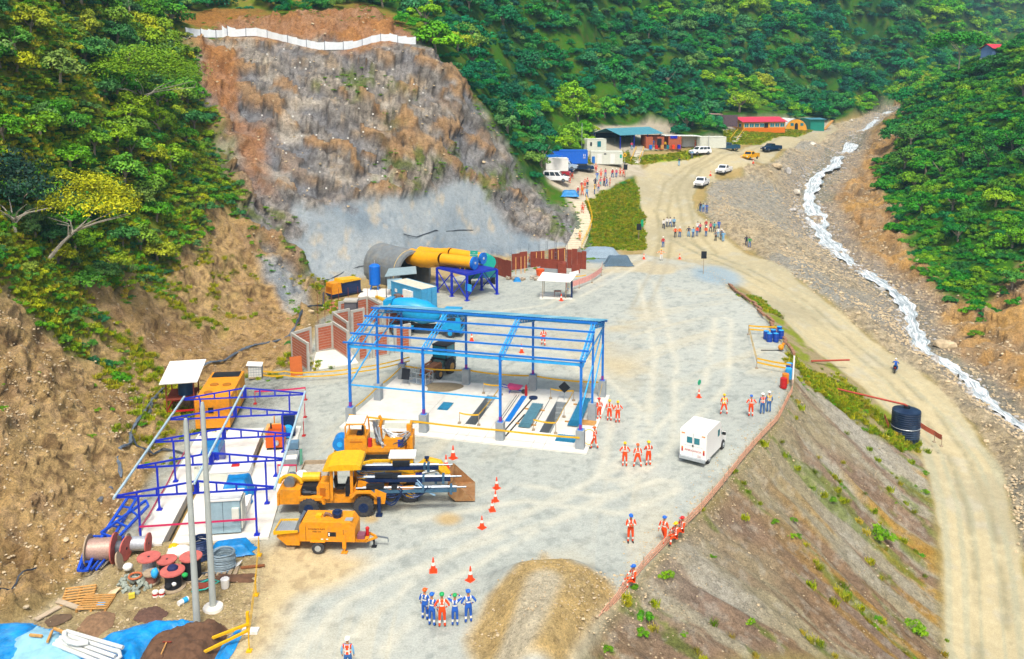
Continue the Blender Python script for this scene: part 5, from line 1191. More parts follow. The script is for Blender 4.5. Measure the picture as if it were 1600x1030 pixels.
mb = MB(); mb.b2(-1.1, -.7, -.3, .3, 1.85, 2.0); mb.box((-.68, 0, 2.2), (.12, .55, .6)); mb.obj('seat', dark, K)
mb = MB(); mb.b2(-.3, 2.4, -.8, .8, .8, 1.15); mb.obj('deck', yel, K); mb = MB(); mb.b2(.9, 2.3, -.75, .6, 1.15, 1.75); mb.obj('motor_box', yel, K); mb = MB(); mb.b2(1.9, 2.3, -.765, -.75, 1.2, 1.7); mb.obj('blue_hatch', royal, K)
mb = MB(); mb.box((-.1, -.6, 1.45), (.25, .3, .6)); mb.obj('extinguisher', redm, K)
mb = MB(); mb.cyl((.5, 0, 1.15), (.5, 0, 2.3), .22); mb.tube([(.5, 0, 2.2), (.7, 0, 2.9), (.5, 0, 3.2)], .12); mb.obj('boom_column', yel, K)
mb = MB(); mb.b2(.9, 2.7, -.2, .25, 2.35, 2.75); mb.obj('boom_tray', cream, K); mb = MB(); mb.b2(2.5, 2.85, -.5, .4, .9, 2.7); mb.obj('front_post', yel, K); mb = MB(); mb.b2(2.75, 2.95, -.8, .8, .7, 1.9); mb.obj('front_plate', yel, K)
hoses(K, (.4, -.4, 2.4), (.9, -.7, 1.3), 7, 21, .35, .05, galv); hoses(K, (.9, -.3, 2.3), (2.6, -.5, 2.2), 8, 22, .6, .045, galv, .2); hoses(K, (.2, -.3, 2.8), (.5, -.5, 1.4), 5, 23, .3, .05, steel, .2); hoses(K, (.5, -.5, 1.5), (2.4, -.8, 1.7), 5, 24, .5, .04, hose, .2)
for x in (-1.1 + .2, 1.7):
    for y in (-.85, .85): wheel(K, x, y, .5, .5, .35, yel, lug=16)
# --- truck mixer (blue), partly seen through the frame
lb = mat('mixer_blue', '#1190c4', .4, var=.12); r_ = thing('mixer_truck', 'blue concrete mixer truck parked between the frame and the container', 'mixer truck', gp(667, 522), R(-8)); T = r_
mb = MB(); mb.b2(-4.2, 3.2, -.45, .45, .75, 1.05); mb.obj('chassis', dark, T)
mb = MB(); mb.tube([(-3.9, 0, 3.15), (-3.2, 0, 3.1), (-1.8, 0, 2.75), (-.2, 0, 2.4), (1.0, 0, 2.15), (1.5, 0, 2.05)], [.55, .85, 1.25, 1.3, .85, .5], 18); mb.obj('drum', lb, T, True)
mb = MB(); mb.prism([(-4.6, 2.9), (-3.7, 3.5), (-3.6, 3.9), (-4.6, 3.7)], -.7, .7); mb.obj('hopper', lb, T); mb = MB(); mb.beam((-4.4, 0, 2.6), (-5.2, .1, 1.6), .5, .12); mb.obj('chute', lb, T)
mb = MB(); [mb.beam((-4.0, s, 1.0), (-3.8, s, 3.4), .08) for s in (-.8, .8)]; [mb.beam((-4.05 + .0 * k, -.8, 1.3 + .35 * k), (-4.05, .8, 1.3 + .35 * k), .04) for k in range(6)]; mb.obj('ladder', galv, T)
mb = MB(); mb.prism([(1.9, .8), (3.9, .8), (3.95, 1.9), (3.7, 2.85), (1.9, 2.85)], -1.15, 1.15); mb.obj('cab', lb, T); mb = MB(); mb.prism([(3.97, 1.95), (4.0, 1.95), (3.76, 2.75), (3.72, 2.75)], -1.0, 1.0); mb.obj('windscreen', glass, T)
mb = MB(); mb.b2(2.4, 3.4, -1.17, -1.15, 1.9, 2.6); mb.obj('side_window', glass, T); mb = MB(); mb.b2(3.9, 4.05, -1.1, 1.1, .55, .9); mb.obj('bumper', lb, T); mb = MB(); mb.b2(3.96, 3.99, -.8, .8, 1.2, 1.7); mb.obj('grille', dark, T)
for x in (-3.2, -1.9, 2.8):
    for y in (-1.0, 1.0): wheel(T, x, y, .5, .5, .35, lb)
for s in (-1, 1): mb = MB(); mb.b2(-3.9, -1.2, s * 1.05 - .2, s * 1.05 + .2, 1.08, 1.14); mb.obj('mudguard', lb, T)
# --- backhoe with work basket
r_ = thing('backhoe', 'backhoe loader with teal glazed cab and a caged work basket in front', 'backhoe', gp(690, 582), R(62)); B_ = r_
mb = MB(); mb.b2(-.6, 1.8, -.5, .5, .7, 1.3); mb.obj('hood', mat('grey_green', '#54706b', .5), B_); mb = MB(); mb.b2(-.3, 1.1, -.75, .75, 1.3, 1.5); mb.b2(-.35, 1.15, -.8, .8, 2.65, 2.75); [mb.beam((x, y, 1.4), (x, y, 2.7), .08) for x in (-.3, 1.1) for y in (-.72, .72)]; mb.obj('cab_frame', dark, B_)
mb = MB(); [mb.b2(-.25, 1.05, s * .72 - .01, s * .72 + .01, 1.5, 2.62) for s in (-1, 1)]; mb.b2(-.32, -.3, -.7, .7, 1.5, 2.6); mb.b2(1.1, 1.12, -.7, .7, 1.5, 2.6); mb.obj('cab_glass', tealg, B_)
for y in (-.85, .85): wheel(B_, .2, y, .7, .7, .4, mat('rim_tan', '#b58a4a', .6), lug=16); wheel(B_, -1.7, y, .5, .5, .3, mat('rim_tan', '#b58a4a'))
mb = MB(); mb.b2(-2.1, -.5, -.45, .45, .6, 1.15); mb.obj('engine_cover', mat('copper_paint', '#a56a44', .6, var=.3), B_)
for s in (-.5, .5): mb = MB(); mb.tube([(-1.0, s, 1.3), (-2.3, s, 1.25), (-2.9, s, .5)], .1, 6); mb.obj('loader_arm', mat('copper_paint', '#a56a44'), B_)
mb = MB(); mb.b2(-4.1, -2.9, -.95, .95, .15, .22); [mb.beam((x, y, .2), (x, y, 1.2), .045) for x in (-4.1, -3.5, -2.9) for y in (-.95, 0, .95) if not (x == -3.5 and y == 0)]
for z in (.7, 1.2): mb.beam((-4.1, -.95, z), (-4.1, .95, z), .045); mb.beam((-2.9, -.95, z), (-2.9, .95, z), .045); mb.beam((-4.1, -.95, z), (-2.9, -.95, z), .045); mb.beam((-4.1, .95, z), (-2.9, .95, z), .045)
mb.obj('work_basket', galv, B_)
# --- ambulance
r_ = thing('ambulance', 'white box ambulance with red rear lettering parked at the right edge of the yard', 'ambulance', gp(1096, 712), R(57)); A = r_
aw = mat('ambulance_white', '#e8e8e4', .35, var=.03, scale=1)
mb = MB(); mb.prism([(-1.75, .45), (1.3, .45), (1.3, 2.1), (1.15, 2.4), (.9, 2.5), (-1.6, 2.5), (-1.75, 2.4)], -.98, .98); mb.obj('box_body', aw, A)
mb = MB(); mb.prism([(1.3, .45), (2.65, .45), (2.7, 1.0), (2.6, 1.12), (1.9, 1.25), (1.45, 1.95), (1.3, 1.95)], -.88, .88); mb.obj('cab', aw, A)
mb = MB(); mb.prism([(1.93, 1.24), (1.96, 1.25), (1.52, 1.92), (1.48, 1.9)], -.78, .78); mb.obj('windscreen', glass, A)
for s in (-1, 1):
    mb = MB(); mb._add([(1.4, s * .89, 1.25), (1.8, s * .89, 1.25), (1.5, s * .89, 1.75), (1.4, s * .89, 1.75)], [(0, 1, 2, 3)]); mb.obj('side_window', tealg, A)
    mb = MB(); mb.b2(.55, .95, s * .98 - .01 * (s < 0), s * .98 + .01 * (s > 0), 1.45, 1.95); mb.obj('side_window', tealg, A)
    mb = MB(); mb.b2(1.5, 1.62, s * 1.1 - .12, s * 1.1 + .12, 1.3, 1.5); mb.obj('mirror', black, A)
    for x in (-1.0, 1.95): wheel(A, x, s * .84, .36, .36, .24, galv)
    mb = MB(); mb.b2(-1.77, -1.75, s * .8 - .06, s * .8 + .06, .85, 1.1); mb.obj('tail_light', redm, A); mb = MB(); mb.b2(-1.772, -1.75, s * .8 - .06, s * .8 + .06, 1.1, 1.2); mb.obj('indicator', mat('amber', '#d9820a', .4), A)
    mb = MB(); mb.b2(-1.77, -1.75, s * .75 - .12, s * .75 + .12, 2.18, 2.25); mb.obj('marker_light', mat('amber', '#d9820a'), A)
    mb = MB(); mb.b2(-1.765, -1.75, s * .27 - .2, s * .27 + .2, 1.55, 2.0); mb.obj('rear_window', tealg, A)
    mb = MB(); mb.b2(2.68, 2.72, s * .62 - .14, s * .62 + .14, .7, .9); mb.obj('headlight', glass, A)
mb = MB(); mb.b2(-1.756, -1.75, -.008, .008, .6, 2.3); mb.b2(-1.756, -1.75, -.7, .7, 1.35, 1.36); mb.obj('door_seam', steel, A)
mb = MB(); mb.b2(-1.95, -1.75, -.95, .95, .35, .55); mb.obj('rear_step', galv, A); mb = MB(); mb.b2(-.4, .5, -.3, .3, 2.5, 2.56); mb.box((-1.2, 0, 2.53), (.5, .5, .06)); mb.obj('roof_hatch', aw, A)
mb = MB(); mb.b2(-1.77, -1.75, -.62, -.32, .62, .78); mb.obj('number_plate', white, A); mb = MB(); mb.b2(-1.772, -1.77, -.6, -.34, .64, .655); mb.b2(-1.772, -1.77, -.6, -.34, .745, .76); mb.obj('plate_border', redm, A)
mb = MB(); mb.b2(-1.78, -1.75, -.03, .07, 1.32, 1.45); mb.obj('handle', dark, A)
inst('lettering', text_mesh('AMBULANCIA', .2, redm), A, (-1.757, 0, .95), (PI / 2, 0, -PI / 2))
# --- cones
def cone_at(p, label, h=.75, group='traffic cones in the yard', col=orange):
    r_ = thing('traffic_cone', label, 'cone', p, random.uniform(0, 1), group); mb = MB(); mb.tube([(0, 0, .04), (0, 0, h * .45)], [h * .2, h * .13], 12); mb.tube([(0, 0, h * .65), (0, 0, h * .99)], [h * .085, h * .03], 12); mb.obj('cone', col, r_)
    mb = MB(); mb.tube([(0, 0, h * .45), (0, 0, h * .65)], [h * .132, h * .087], 12); mb.obj('band', hivis, r_); mb = MB(); mb.box((0, 0, .02), (h * .52, h * .52, .05)); mb.obj('base', col, r_); return r_
for px, py, h, lb_ in ((708, 716, .98, 'orange cone behind the loader bucket, farther of the pair'), (697, 731, .98, 'orange cone behind the loader bucket, nearer of the pair'), (776, 763, .8, 'farthest cone of the row of four right of the bucket'), (774, 783, .75, 'second cone from the back in the row right of the bucket'), (769, 798, .78, 'third cone from the back in the row right of the bucket'), (753, 825, .8, 'nearest cone of the row right of the bucket, facing the concrete pump'), (677, 893, .85, 'orange cone left of the pair behind the workers in blue'), (735, 907, .85, 'orange cone right of the pair, directly behind the workers in blue')):
    cone_at(gp(px, py), lb_, h)
for px, py, lb_ in ((815, 551, 'pinkish cone in the open yard behind the middle of the blue frame'), (737, 533, 'small red cone between the blue frame and the backhoe'), (1006, 405, 'red cone at the left of the yard entrance'), (1062, 405, 'red cone at the right of the yard entrance'), (877, 470, 'red and white cone before the white roofed booth'), (1177, 256, 'red cone on the upper road between the white and the yellow pickup'), (1110, 275, 'red cone behind the nearest white pickup on the road'), (1090, 243, 'red cone beside the parked white estate car')):
    cone_at(on(px, py), lb_, .9 if py > 300 else 1.0, 'far traffic cones')
r_ = cone_at(gp(1092, 621), 'cone carrying a round green disc sign in the open yard', .75); mb = MB(); mb.beam((0, 0, .5), (0, 0, 1.2), .03); mb.obj('stem', galv, r_); mb = MB(); mb.cyl((0, -.02, 1.35), (0, .02, 1.35), .24, n=18); mb.obj('disc', mat('sign_green', '#0f9a6e', .4), r_)
# ---------------------------------------------------------------- rear of the yard: tunnel, fans, containers, walls
tun = mat('tunnel_lining', '#6c7478', .85, var=.2, scale=1.2, dirt=.4, dirtc='#a08e6e', bump=.3)
TC = gp(648, 447); TA = R(133)          # the tube runs from its mouth into the hill
r_ = thing('tunnel_portal', 'grey concrete horseshoe tunnel mouth projecting from the rock face', 'tunnel portal', TC, TA - PI / 2)
def horseshoe(r, h, n=18):
    return [(-r * .92, 0), (-r, h * .5)] + [(-r * math.cos(a), h + r * math.sin(a)) for a in np.linspace(0, PI, n)] + [(r, h * .5), (r * .92, 0)]
Ho, Hi = horseshoe(2.75, 2.0), horseshoe(2.4, 2.0)
for k in range(5):
    mb = MB(); y0, y1 = k * 1.6, k * 1.6 + 1.58; n = len(Ho)
    vs = [(x, y, z) for y in (y0, y1) for x, z in Ho] + [(x, y, z) for y in (y0, y1) for x, z in Hi]
    fs = []
    for i in range(n - 1):
        fs += [(i, i + 1, n + i + 1, n + i), (2 * n + i, 3 * n + i, 3 * n + i + 1, 2 * n + i + 1), (i, 2 * n + i, 2 * n + i + 1, i + 1), (n + i, n + i + 1, 3 * n + i + 1, 3 * n + i)]
    mb._add(vs, fs); mb.obj('lining_ring', tun, r_)
mb = MB(); mb._add([(x, 8.0, z) for x, z in Ho], [tuple(range(len(Ho)))]); mb.obj('dark_end_wall', mat('tunnel_darkness', '#3a3735', .95), r_)  # added end wall, coloured dark to stand for the unlit depth of the bore
mb = MB(); mb.tube([(x * 1.01, .9, z * 1.01) for x, z in Ho[:12]], .06, 5); mb.obj('cable', mat('tan_cable', '#b5a277', .7), r_)
sink((TC.x, TC.y), TA - PI / 2, -2.6, 2.6, -.5, 8, .0)
# fan platform
PFo = Vector((-5.6, 104.6, 0)); PFr = R(43)
r_ = thing('fan_platform', 'royal blue steel platform on braced legs carrying the ventilation fans', 'platform', PFo, PFr); W1, W2, PH = 5.0, 6.0, 3.35
for x in (0, W1):
    for y in (0, W2 / 2, W2): mb = MB(); mb.beam((x, y, 0), (x, y, PH - .1), .24, .24); mb.box((x, y, .04), (.5, .5, .08)); mb.obj('leg', royal, r_)
mb = MB(); [mb.beam((0, W2 * k / 6, PH - .08), (W1, W2 * k / 6, PH - .08), .1, .16) for k in range(7)]; mb.beam((0, 0, PH - .1), (0, W2, PH - .1), .14, .22); mb.beam((W1, 0, PH - .1), (W1, W2, PH - .1), .14, .22); mb.obj('deck_beams', royal, r_)
mb = MB(); mb.b2(.1, W1 - .1, .1, W2 - .1, PH, PH + .05); mb.obj('deck_plate', mat('deck_blue', '#1b2c96', .5, var=.3), r_)
for p, q in (((0, 0, .2), (0, 3, 3)), ((0, 3, .2), (0, 0, 3)), ((0, 3, .2), (0, 6, 3)), ((0, 6, .2), (0, 3, 3)), ((0, 0, .3), (W1 / 2, 0, 3.1)), ((W1, 0, .3), (W1 / 2, 0, 3.1)), ((W1, 0, .3), (W1, 3, 3)), ((W1, 3, .3), (W1, 0, 3)), ((W1, 6, .3), (W1, 3, 3))): mb = MB(); mb.beam(p, q, .1); mb.obj('brace', royal, r_)
mb = MB(); mb.b2(-.05, -.02, -.9, .3, 1.3, 2.2); mb.obj('blue_panel', sky_st, r_)
fy = mat('duct_yellow', '#dc9a05', .5, var=.08, scale=1.5)
def fan(label, A, B_, C, r=.78):
    g_ = thing('ventilation_fan', label, 'fan', A, 0); A, B_, C = Vector(A), Vector(B_), Vector(C); o = A
    d = (B_ - A).normalized()
    mb = MB(); mb.tube([Vector(), B_ - o], r, 20); mb.obj('fan_casing', fy, g_, True)
    mb = MB(); mb.tube([-d * .02, -d * .38], [r * 1.02, r * 1.12], 20, cap=False); mb.tube([-d * .38, -d * .42, -d * .3], [r * 1.12, r * 1.0, r * .9], 20, cap=False); mb.obj('inlet_ring', azure, g_, True)
    mb = MB(); mb.tube([-d * .2, -d * .1], r * .95, 20); mb.obj('inlet_mesh', mat('mesh_grey', '#4e6f86', .5, .4), g_); mb = MB(); mb.ball(tuple(-d * .3), .22); mb.obj('fan_hub', galv, g_)
    n = 14; P_ = [B_ - o + (C - B_) * (k / n) - Vector((0, 0, .25 * math.sin(PI * k / n))) for k in range(n + 1)]
    mb = MB(); mb.tube(P_, [r * (1.02 + .07 * math.sin(k * 2.3) + .4 * math.sin(PI * min(1, .6 * k / n + .05))) for k in range(n + 1)], 16, cap=False); mb.obj('fabric_duct', fy, g_, True)
    mb = MB(); q = (B_ - o) * .5
    for s in (.25, .4): c = (B_ - o) * s; mb.b2(c.x - .06, c.x + .06, c.y - .5, c.y + .5, c.z - r - .12, c.z - r * .6)
    mb.obj('saddle', fy, g_)
fan('nearer yellow ventilation fan with blue inlet ring feeding a wrinkled duct into the tunnel', (-5.0, 107.3, 4.25), (-9.0, 109.4, 4.3), (-13.6, 114.2, 3.7))
fan('farther yellow ventilation fan with blue inlet ring on the steel platform', (-4.0, 110.0, 4.3), (-8.0, 112.6, 4.4), (-12.6, 116.6, 3.6), .72)
r_ = thing('green_sign', 'green square sign with white lettering above the ventilation fans', 'sign', (-4.9, 108.9, PH)); mb = MB(); mb.b2(-.5, .5, -.03, .03, 1.15, 2.15); mb.obj('board', mat('sign_teal', '#0d9a86', .4), r_); mb = MB(); mb.beam((0, .06, 0), (0, .06, 2.0), .07); mb.obj('post', galv, r_)
for k, tx_ in enumerate(('USO', 'OBLIGATORIO', 'DE EPP')): inst('lettering', text_mesh(tx_, .17, white), r_, (0, -.035, 1.85 - .26 * k), (PI / 2, 0, 0))
r_ = thing('teal_tank', 'teal round ended tank behind the right end of the fan platform', 'tank', (-3.1, 113.2, 0), R(20)); mb = MB(); mb.cyl((0, -.2, 3.1), (0, 1.8, 3.1), .95, n=20); mb.obj('shell', mat('teal_paint', '#14a090', .5), r_); mb = MB(); mb.b2(-2.8, 1.0, -.1, 1.7, 1.0, 2.2); mb.obj('machine_base', mat('teal_dark', '#1d6f73', .5), r_)
for x in (-2.6, .8): mb = MB(); mb.b2(x - .1, x + .1, 0, 1.6, 0, 1.0); mb.obj('support', dark, r_)
# blue pressure tank on legs with pad
pad = MB(); g = gp(590, 458); pad.b2(-2.2, 3.2, -2.2, 2.2, -.3, .07); o_ = pad.obj('concrete_pad', conc); o_.location = g; o_['kind'] = 'structure'
r_ = thing('pressure_tank', 'upright bright blue pressure tank on four short legs beside the tunnel', 'tank', gp(586, 453) + Vector((0, 0, .07))); mb = MB(); mb.tube([(0, 0, .55), (0, 0, .7), (0, 0, 3.1), (0, 0, 3.35), (0, 0, 3.45)], [.45, .74, .74, .5, .1], 20); mb.obj('shell', mat('tank_bright_blue', '#0b63c4', .35), r_, True)
for a in (.8, 2.4, 3.9, 5.5): mb = MB(); mb.beam((math.cos(a) * .5, math.sin(a) * .5, .7), (math.cos(a) * .75, math.sin(a) * .75, 0), .09); mb.obj('leg', azure, r_)
mb = MB(); mb.cyl((0, 0, 3.45), (0, 0, 3.9), .05); mb.obj('pipe', galv, r_)
# yellow and dark blue generator
r_ = thing('mobile_generator', 'yellow and dark blue generator set with tilted yellow lid below the rock face', 'generator', gp(520, 467), R(45))
mb = MB(); mb.b2(0, 4.3, 0, 1.8, .2, .5); mb.b2(1.5, 4.3, .05, 1.75, .5, 1.75); mb.obj('body', darkb, r_); mb = MB(); mb.box((.75, .9, 1.15), (1.4, 1.7, 1.4), tx=.85, ty=.9); mb.obj('radiator_hood', yel, r_)
mb = MB(); mb.prism([(1.45, 1.78), (4.3, 1.78), (4.3, 1.95), (1.55, 2.15)], -.05, 1.85); mb.obj('lid', yel2, r_); mb = MB(); [mb.b2(.05, .07, .3, 1.5, .7 + .15 * k, .76 + .15 * k) for k in range(5)]; mb.obj('louvre', mat('dull_orange', '#a8600c'), r_); mb = MB(); mb.b2(-.6, 4.5, -.15, .05, .1, .25); mb.b2(-.6, 4.5, 1.75, 1.95, .1, .25); mb.obj('skid', dark, r_)
# shipping containers
def container(label, p, rz, L=6.06, W=2.44, H=2.6, m=None, top=None, door=True, name='shipping_container', ribs=22, group=None):
    g_ = thing(name, label, 'container', p, rz, group)
    mb = MB(); mb.b2(.06, L - .06, .06, W - .06, .1, H - .06); mb.obj('box', m, g_)
    mb = MB()
    for k in range(ribs): x = .15 + (L - .3) * k / ribs; mb.b2(x, x + (L - .3) / ribs * .5, .02, .06, .2, H - .15); mb.b2(x, x + (L - .3) / ribs * .5, W - .06, W - .02, .2, H - .15)
    for k in range(8): y = .15 + (W - .3) * k / 8; mb.b2(.02, .06, y, y + (W - .3) / 16, .2, H - .15)
    mb.obj('corrugation', m, g_)
    for (y0, z0) in ((0, .02), (0, H - .12), (W - .1, .02), (W - .1, H - .12)): mb = MB(); mb.b2(0, L, y0, y0 + .1, z0, z0 + .12); mb.obj('rail', m, g_)
    for x in (0, L - .12):
        for y in (0, W - .12): mb = MB(); mb.b2(x, x + .12, y, y + .12, .02, H); mb.obj('corner_post', m, g_)
    mb = MB(); mb.b2(.05, L - .05, .05, W - .05, H - .06, H - .02); mb.obj('roof', top or m, g_)
    if door:
        for k in (0, 1): mb = MB(); mb.b2(L - .05, L + .02, .15 + k * (W / 2 - .1), W / 2 - .05 + k * (W / 2 - .1), .2, H - .18); mb.obj('door', m, g_)
        mb = MB(); [mb.cyl((L + .04, y, .2), (L + .04, y, H - .2), .025, n=6) for y in (.5, .95, 1.5, 1.95)]; [mb.b2(L + .02, L + .035, .2, W - .2, z, z + .05) for z in (.7, 1.2, 1.7, 2.1)]; mb.obj('lock_bars', m, g_)
    return g_
p0 = gp(683, 480)
cb = container('light blue container with pale roof and equipment along its side, near the tunnel', p0, R(133), m=mat('container_sky', '#3f93bd', .5, dirt=.15, dirtc='#7d8f96'), top=mat('pale_roof', '#c3c0ae', .7, dirt=.4, dirtc='#94866c'), door=False)
cb.location = p0 + Vector((0, 0, 0))
mb = MB(); [mb.b2(-.03, .02, .15 + .75 * k, .75 + .75 * k, .25, 2.4) for k in range(3)]; [mb.b2(-.05, -.03, .1, 2.3, z, z + .05) for z in (.6, 1.1, 1.6, 2.1)]; mb.obj('end_door', mat('container_sky', '#3f93bd'), cb)
for x in (1.5, 2.5): mb = MB(); mb.b2(x, x + .8, 2.44, 2.7, .9, 2.1); mb.obj('white_cabinet', white, cb)
mb = MB(); mb.b2(3.5, 4.6, 2.44, 3.1, .5, 1.3); mb.obj('machinery', mat('rust_mix', '#6f5d58', .8, var=.4, scale=8), cb); mb = MB(); mb.cyl((3.3, 2.7, .6), (3.3, 2.7, 1.3), .13); mb.obj('red_bottle', redm, cb)
mb = MB(); mb.b2(4.8, 5.2, 2.44, 2.5, 1.4, 1.8); mb.obj('window', white, cb)
r_ = thing('lean_to', 'grey sheet lean-to roof with pale screens at the far end of the light blue container', 'lean-to', gp(622, 462), R(20))
mb = MB(); mb.quad((-1.8, -.5, 2.7), (2.4, -.3, 2.75), (3.0, 2.6, 3.1), (-.6, 2.6, 3.05)); mb.quad((-1.8, -.5, 2.66), (-.6, 2.6, 3.0), (3.0, 2.6, 3.05), (2.4, -.3, 2.7)); mb.obj('roof', mat('aged_sheet', '#93aab0', .5, .3), r_)
mb = MB(); mb.b2(-1.4, .5, -.2, -.15, 1.0, 2.3); mb.obj('screen', mat('pale_screen', '#a4c6d4', .5), r_)
for x, y in ((-1.6, -.4), (2.2, -.3), (-.4, 2.4), (2.8, 2.4)): mb = MB(); mb.beam((x, y, 0), (x, y, 2.7), .08); mb.obj('post', dark, r_)
r_ = thing('work_table', 'low table covered with blue sheet in front of the lean-to', 'table', gp(622, 474), R(10)); mb = MB(); mb.b2(-1.0, 1.0, -.4, .4, .75, .82); mb.obj('table_top', tarp, r_); mb = MB(); [mb.beam((x, y, 0), (x, y, .75), .07) for x in (-.9, .9) for y in (-.35, .35)]; mb.obj('leg', woodg, r_)
r_ = thing('yellow_beam', 'yellow steel beam lying behind the brick walls', 'beam', gp(588, 466)); mb = MB(); mb.beam((0, 0, .2), (2.3, -3.0, .2), .3, .3); mb.obj('beam', tapey, r_)
# --- unfinished brick and concrete rooms
def wallseg(root, a, b, h, name='wall_bay', frame=True, th=.16, openz=None):
    a, b = Vector(a), Vector(b); a.z = b.z = 0; d = b - a; L = d.length; d.normalize()
    rot = math.atan2(d.y, d.x); o = bpy.data.objects.new(name, None)
    M_ = Matrix.Translation(a - root.location) @ Matrix.Rotation(rot, 4, 'Z')
    mb = MB(); mb.M = M_; mb.b2(.2, L - .2, -.06, .06, .15, h - .25); w = mb.obj('brick_infill', brick, root)
    for x0, x1, z0, z1 in ((0, .25, 0, h), (L - .25, L, 0, h)): mb = MB(); mb.M = M_; mb.b2(x0, x1, -th / 2 - .03, th / 2 + .03, z0, z1); mb.obj('concrete_post', concw, root)
    mb = MB(); mb.M = M_; mb.b2(.25, L - .25, -th / 2, th / 2, h - .28, h); mb.b2(.25, L - .25, -th / 2, th / 2, 0, .2); mb.obj('ring_beam', concw, root)
    nr = int((h - .5) / .28)
    mb = MB(); mb.M = M_; [mb.b2(.25, L - .25, -.068, .068, .3 + .28 * k, .325 + .28 * k) for k in range(nr)]; mb.obj('mortar_course', concw, root)
concw = mat('wall_concrete', '#aaa89f', .9, var=.12, dirt=.3, dirtc='#8b8a86')
bw = thing('brick_rooms', 'unfinished roofless rooms of brick infill and pale concrete posts left of the blue frame', 'building', gp(480, 580))
H_ = 2.8
for a, b, h in (((457, 563), (483, 581), 2.8), ((457, 563), (487, 553), 2.8), ((494, 551), (521, 545), 2.8), ((521, 545), (545, 562), 2.9), ((521, 527), (547, 521), 2.8), ((521, 527), (545, 545), 2.8), ((530, 510), (575, 500), 2.8), ((575, 500), (596, 512), 2.8), ((558, 565), (576, 561), 2.8), ((582, 560), (608, 555), 2.8), ((616, 552), (642, 547), 2.8), ((549, 525), (570, 520), 2.8), ((600, 520), (640, 512), 2.6)):
    wallseg(bw, gp(*a), gp(*b), h)
mb = MB(); a = [gp(*q) - bw.location for q in ((487, 580), (560, 568), (545, 545), (494, 551))]; mb._add([(p.x, p.y, .08) for p in a] + [(p.x, p.y, -.2) for p in a], [(0, 1, 2, 3), (0, 4, 5, 1), (3, 2, 6, 7)]); mb.obj('floor_slab', conc, bw)
mb = MB(); a = gp(539, 520) - bw.location; mb.b2(a.x, a.x + 1.3, a.y, a.y + 1.1, 0, 3.4); mb.obj('stair_block', mat('dark_block', '#5b5a60', .9), bw); mb = MB(); mb.b2(a.x - .1, a.x + 1.4, a.y - .1, a.y + 1.2, 3.4, 3.6); mb.obj('block_cap', concw, bw)
for (px, py) in ((497, 490), (508, 486), (519, 482), (530, 480), (545, 478), (560, 476), (575, 478), (590, 482)):
    p = gp(px, py + 16) - bw.location; mb = MB(); mb.b2(p.x - .02, p.x + .02, p.y - .02, p.y + .02, 0, 3.4); mb.obj('rebar', rust, bw)
mb = MB(); a = [gp(*q) - bw.location for q in ((512, 487), (585, 470), (575, 463), (508, 475))]; mb._add([(p.x, p.y, .05) for p in a], [(0, 1, 2, 3)]); mb.obj('brick_floor', mat('red_brick_floor', '#a5604a', .9, var=.2), bw)
r_ = thing('timber_board', 'rusty orange board leaning on the nearest brick wall', 'board', gp(463, 585), R(20)); mb = MB(); mb.box((0, 0, .8), (1.1, .06, 1.8), rx=-.45); mb.obj('board', mat('rust_board', '#a5531c', .8), r_)
tape('caution_tape', 'yellow caution tape in front of the brick rooms', [gp(411, 580, .9), gp(445, 580, .9), gp(480, 582, .9), gp(560, 575, 1.0), gp(640, 558, 1.0)], tapey, .12, .1, lines=2)
# --- rusty formwork enclosure
fw = thing('formwork_enclosure', 'rust red formwork panels standing round a concrete footing at the foot of the cliff', 'formwork', gp(840, 425))
def fpan(a, b, h, m=rust):
    a, b = gp(*a) - fw.location, gp(*b) - fw.location; n = max(2, int((b - a).length / 1.2))
    for k in range(n):
        p, q = a.lerp(b, k / n), a.lerp(b, (k + .96) / n); mb = MB(); d = (q - p).normalized(); u = Vector((0, 0, 1)); t_ = Vector((-d.y, d.x, 0)) * .05; hh = h + random.uniform(-.12, .12)
        mb._add([p - t_, q - t_, q + t_, p + t_, p - t_ + u * hh, q - t_ + u * hh, q + t_ + u * hh, p + t_ + u * hh], [(0, 3, 2, 1), (4, 5, 6, 7), (0, 1, 5, 4), (1, 2, 6, 5), (2, 3, 7, 6), (3, 0, 4, 7)]); mb.obj('panel', m, fw)
for a, b, h in (((769, 426), (799, 437), 2.5), ((800, 422), (824, 419), 2.4), ((829, 418), (851, 416), 2.4), ((857, 414), (884, 411), 2.3), ((885, 419), (902, 420), 2.9), ((902, 420), (916, 421), 2.6), ((893, 428), (906, 427), 1.2)): fpan(a, b, h)
for px, py in ((769, 426), (783, 430), (798, 424), (812, 420), (827, 418), (854, 415), (868, 413), (885, 419), (778, 429), (842, 416)):
    p = gp(px, py) - fw.location; mb = MB(); [mb.beam((p.x + dx, p.y + dy, 0), (p.x + dx, p.y + dy, 3.7), .035) for dx in (-.12, .12) for dy in (-.12, .12)]; [mb.b2(p.x - .14, p.x + .14, p.y - .14, p.y + .14, z, z + .03) for z in (.6, 1.2, 1.8, 2.4, 3.0)]; mb.obj('rebar_cage', steel, fw)
for px, py in ((806, 427), (814, 426), (820, 425), (838, 418), (846, 417), (862, 415), (872, 414), (882, 413)): p = gp(px, py) - fw.location; mb = MB(); mb.beam((p.x, p.y - .8, 0), (p.x, p.y, 2.3), .1); mb.obj('timber_prop', wood, fw)
